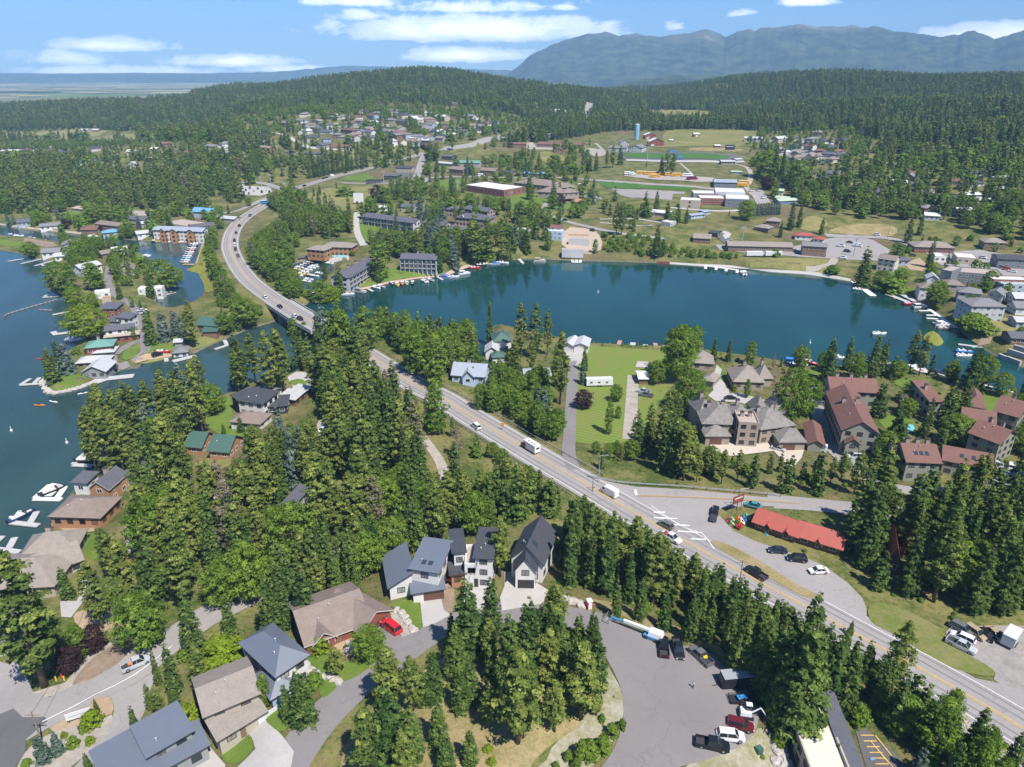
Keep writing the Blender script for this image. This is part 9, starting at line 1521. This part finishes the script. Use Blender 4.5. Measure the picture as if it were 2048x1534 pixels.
def plant():
 rs=np.random.RandomState(11); L=[]
 for t_ in TREES:
  D=math.sqrt(t_[0]**2+t_[1]**2+110**2); px,py=proj(t_[0],t_[1],H(t_[0],t_[1])+t_[2]*0.6); vis=(-60<px<2108) and (py<1620)
  L.append(((t_[2]*(1.3 if t_[3] in('broad','lime') else 1)/D)*(1 if vis else 0.001)+(10 if t_[4] else 0),t_))
 L.sort(key=lambda e:-e[0]); cnt={}; rest=[]; nr=0; proto={}
 for s,t_ in L:
  x,y,h,k,label,zone,wd=t_; nm,cat=SPN[k]; c=cnt.get(nm,0)
  if c>=LIM.get(nm,100) or (not label and s<0.0095 and h>0): rest.append(t_); continue
  cnt[nm]=c+1; var=SP[k][rs.randint(len(SP[k]))]; z=H(x,y); rz=rs.rand()*6.28
  if label is None: label=DESC[k][0]+' '+zone; group=label.replace(' tree ',' trees ').replace(' shrub ',' shrubs ')
  else: group='trees' if cat!='shrub' else 'shrubs'
  root=empty(nm,(x,y,z-0.1),rz,label,cat,group); w=wd*rs.uniform(0.9,1.12); root.scale=(h*w,h*w,h)
  c_=bpy.data.objects.new('crown',var[0]); LINK(c_); c_.parent=root; tr_=bpy.data.objects.new('trunk',var[1]); LINK(tr_); tr_.parent=root
 far={'forest':[], 'leafy_woods':[]}
 for t_ in rest:
  k=t_[3]
  far['forest' if k in('fir','firb','pine','blue','dead','brownp') else 'leafy_woods'].append(t_)
 def cloud(name,items,protos,rnd):
  n=len(items); me=bpy.data.meshes.new(name); me.vertices.add(n); co=np.array([(t_[0],t_[1],H(t_[0],t_[1])-0.2) for t_ in items],np.float32); me.vertices.foreach_set('co',co.ravel())
  a=me.attributes.new('tree_size','FLOAT_VECTOR','POINT'); a.data.foreach_set('vector',np.array([(t_[2]*t_[6]*w_,t_[2]*t_[6]*w_,t_[2]) for t_,w_ in zip(items,rnd.uniform(0.9,1.25,n))],np.float32).ravel())
  a=me.attributes.new('tree_turn','FLOAT_VECTOR','POINT'); a.data.foreach_set('vector',np.array([(0,0,r_) for r_ in rnd.rand(n)*6.28],np.float32).ravel())
  sel=np.zeros(n,np.int32)
  for i,t_ in enumerate(items):
   ks=[j for j,(kk,_) in enumerate(protos) if kk==(t_[3] if t_[3] in ALLK else {'firb':'fir'}.get(t_[3],'broad'))]
   if not ks: ks=[0]
   sel[i]=ks[rnd.randint(len(ks))]
  a=me.attributes.new('tree_kind','INT','POINT'); a.data.foreach_set('value',sel)
  me.update(); o=bpy.data.objects.new(name,me); LINK(o); o['kind']='stuff'
  ng=bpy.data.node_groups.new(name,'GeometryNodeTree'); ng.interface.new_socket('Geometry',in_out='INPUT',socket_type='NodeSocketGeometry'); ng.interface.new_socket('Geometry',in_out='OUTPUT',socket_type='NodeSocketGeometry')
  gi=ng.nodes.new('NodeGroupInput'); go=ng.nodes.new('NodeGroupOutput'); gj=ng.nodes.new('GeometryNodeJoinGeometry')
  def attr(nm_,ty): 
   q=ng.nodes.new('GeometryNodeInputNamedAttribute'); q.data_type=ty; q.inputs[0].default_value=nm_; return q.outputs[0]
  sz=attr('tree_size','FLOAT_VECTOR'); tn=attr('tree_turn','FLOAT_VECTOR'); kd=attr('tree_kind','INT')
  for j,(kk,ob) in enumerate(protos):
   oi=ng.nodes.new('GeometryNodeObjectInfo'); oi.transform_space='ORIGINAL'; oi.inputs[0].default_value=ob; 
   cm=ng.nodes.new('FunctionNodeCompare'); cm.data_type='INT'; cm.operation='EQUAL'; ng.links.new(kd,cm.inputs[2]); cm.inputs[3].default_value=j
   ip=ng.nodes.new('GeometryNodeInstanceOnPoints'); ng.links.new(gi.outputs[0],ip.inputs['Points']); ng.links.new(cm.outputs[0],ip.inputs['Selection']); ng.links.new(oi.outputs['Geometry'],ip.inputs['Instance']); ng.links.new(tn,ip.inputs['Rotation']); ng.links.new(sz,ip.inputs['Scale']); ng.links.new(ip.outputs[0],gj.inputs[0])
   oi.inputs['As Instance'].default_value=False
  ng.links.new(gj.outputs[0],go.inputs[0]); md=o.modifiers.new('woods','NODES'); md.node_group=ng; return o
 rnd=np.random.RandomState(3)
 def patch(key,me,h,px,py,label):
  p=G(px,py); root=empty(SPN[key][0],(p[0],p[1],p[2]-0.1),0.3,label,SPN[key][1],'trees'); root.scale=(h,h,h); c_=bpy.data.objects.new('crown',me); LINK(c_); c_.parent=root
  tr_=bpy.data.objects.new('trunk',SP[key][0][1]); LINK(tr_); tr_.parent=root; return c_
 P1=[('fir',patch('fir',m_,19,*q)) for m_,q in zip(LO['fir'],[(1128,300,'fir tree between the lodge roofs and the meadow'),(1520,268,'fir tree at the edge of the barn meadow'),(548,325,'fir tree beside the far highway bend'),(985,262,'fir tree by the far hillside road')])]
 P1+=[('pine',patch('pine',m_,20,*q)) for m_,q in zip(LO['pine'],[(1240,262,'pine tree left of the pale blue water tower'),(905,300,'pine tree on the slope behind the green roofed hall'),(480,300,'pine tree above the far highway junction')])]
 for key in ('blue','dead','brownp'):
  pr=next((t_ for t_ in bpy.data.objects if t_.name.startswith('crown') and t_.data==SP[key][0][0]),None)
  if pr: P1.append((key,pr))
 P2=[('broad',patch('broad',m_,11,*q)) for m_,q in zip(LO['broad'],[(700,258,'leafy tree between houses of the hillside town'),(880,262,'leafy tree below the hillside town'),(1640,300,'leafy tree among the houses right of the playing field')])]
 for key in ('tallb','purple','lime','bush','limeb'):
  pr=next((t_ for t_ in bpy.data.objects if t_.name.startswith('crown') and t_.data==SP[key][0][0]),None)
  if pr: P2.append((key,pr))
 global ALLK; ALLK=set(k for k,_ in P1+P2)
 x,y=scatter(55,330,2.6,R(46),77); z=H(x,y); q=rnd.rand(len(x))<0.42; q&=z>0.5; x,y,z=x[q],y[q],z[q]; ok=~keep_test(x,y); x,y=x[ok],y[ok]
 cloud('undergrowth',[(a_,b_,0.25+1.0*c_*c_,'bush' if d_<.75 else 'limeb',None,None,1.3) for a_,b_,c_,d_ in zip(x,y,rnd.rand(len(x)),rnd.rand(len(x)))],P2,rnd)
 cloud('forest',far['forest'],P1,rnd); cloud('leafy_woods',far['leafy_woods'],P2,rnd)
 print('TREES',cnt,{k:len(v) for k,v in far.items()})
plant()
# --- mountains beyond the valley
def vn(x,y,seed=0):
 xi=np.floor(x); yi=np.floor(y); u=x-xi; v=y-yi; u=u*u*(3-2*u); v=v*v*(3-2*v)
 h=lambda a,b:(np.sin(a*127.1+b*311.7+seed*74.7)*43758.5453)%1.0
 return h(xi,yi)*(1-u)*(1-v)+h(xi+1,yi)*u*(1-v)+h(xi,yi+1)*(1-u)*v+h(xi+1,yi+1)*u*v
def mountain(name,prof,D0,D1,label_mat,nr=60,rough=1.0,seed=3):
 px=np.array([p[0] for p in prof],float); py=np.array([p[1] for p in prof],float); xs=np.linspace(px[0],px[-1],520); ys=np.interp(xs,px,py)
 ys=ys+rough*4.0*(vn(xs/12,xs*0,seed)-.5)+rough*1.2*(vn(xs/3.5,xs*0,seed+1)-.5)
 c=np.array([PD(x,y,D1) for x,y in zip(xs,ys)]); f=np.linspace(0,1,nr)[None,:]; X1=xs[:,None]
 rid=np.zeros((len(xs),nr)); 
 for k,(sx_,a_) in enumerate(((150,1.0),(62,.6),(27,.38),(11,.2))): rid+=a_*(0.5-np.abs(vn(X1/sx_+f*1.3*(k+1)*.4,f*(.5+.4*k)+X1*0,seed+5*k)-0.5)*2)
 env=np.sin(np.pi*np.clip(f,0,1))**0.8; Zf=c[:,2:3]*np.clip(f**1.1+rid*0.26*rough*env,0,1.0)
 D=D0+(D1-D0)*f+rid*0.16*(D1-D0)*env*rough; v=c[:,:2]/D1; X=v[:,0:1]*D; Y=v[:,1:2]*D
 g=(np.arange(1,13)/12)[None,:]; Db=D1+(D1-D0)*g*0.7; Xb=v[:,0:1]*Db; Yb=v[:,1:2]*Db; Zb=c[:,2:3]*(1-g)
 Zf[:,0]=-40; return grid_mesh(name,np.c_[X,Xb],np.c_[Y,Yb],np.c_[Zf,Zb],label_mat)
def mtn_mat():
 m_=MATS.new('mountain_forest_rock'); m_.use_nodes=True; t=NT(m_.node_tree); b=t.n['Principled BSDF']; b.inputs['Roughness'].default_value=1; b.inputs['Specular IOR Level'].default_value=0
 g=t.add('ShaderNodeNewGeometry').outputs['Position']; s=t.add('ShaderNodeSeparateXYZ'); t.l.new(g,s.inputs[0])
 n=t.noise(g,0.0016,6,0.65); n2=t.noise(g,0.007,5,0.7)
 h=t.math('ADD',s.outputs[2],t.math('MULTIPLY',t.math('SUBTRACT',n,0.5),900)); hi=t.ramp(h,430,760)
 f=t.mix(t.ramp(n2,0.35,0.65),(0.018,0.030,0.014),(0.085,0.10,0.04)); rk=t.mix(t.ramp(n2,0.4,0.6),(0.26,0.22,0.17),(0.10,0.11,0.05))
 t.l.new(t.mix(hi,f,rk),b.inputs['Base Color']); return m_
MM=mtn_mat()
mountain('mountain',[(950,156),(1010,152),(1030,138),(1045,124),(1060,112),(1080,101),(1100,92),(1140,77),(1165,70),(1190,66),(1210,63),(1225,69),(1240,72),(1255,70),(1270,66),(1290,72),(1320,73),(1345,68),(1380,66),(1400,60),(1412,57),(1430,65),(1450,73),(1475,62),(1495,58),(1508,63),(1525,56),(1560,54),(1590,48),(1608,47),(1640,55),(1680,53),(1705,49),(1725,56),(1745,52),(1790,62),(1850,68),(1880,75),(1920,68),(1950,61),(1970,70),(1990,77),(2020,68),(2048,61),(2120,50),(2250,40),(2450,70)],6600,9000,MM)
mountain('distant_hills',[(250,150),(420,147),(560,143),(610,138),(660,134),(700,131),(760,133),(850,138),(950,139),(1100,142),(1200,150)],10800,12300,MM,nr=20,rough=0.4,seed=9)
mountain('distant_hills',[(-700,142),(-200,146),(100,147),(300,146),(600,148)],11500,13000,MM,nr=12,rough=0.2,seed=5)
mountain('forested_hill',[(1150,178),(1240,168),(1300,156),(1340,151),(1400,150),(1450,151),(1500,160),(1560,170),(1700,178)],4200,5200,MM,nr=24,rough=0.5,seed=12)
# --- air
HAZE_D=8.6e-5
def haze():
 mb=MB(); mb.box((0,6300,370),(32000,15200,860)); o=mb.build('haze',[]); o['kind']='stuff'
 m_=MATS.new('haze'); m_.use_nodes=True; t=m_.node_tree; t.nodes.clear(); out=t.nodes.new('ShaderNodeOutputMaterial'); v=t.nodes.new('ShaderNodeVolumePrincipled')
 v.inputs['Color'].default_value=(0.38,0.65,1.0,1); v.inputs['Density'].default_value=HAZE_D; v.inputs['Anisotropy'].default_value=-0.2
 t.links.new(v.outputs[0],out.inputs['Volume']); o.data.materials.append(m_)
haze()
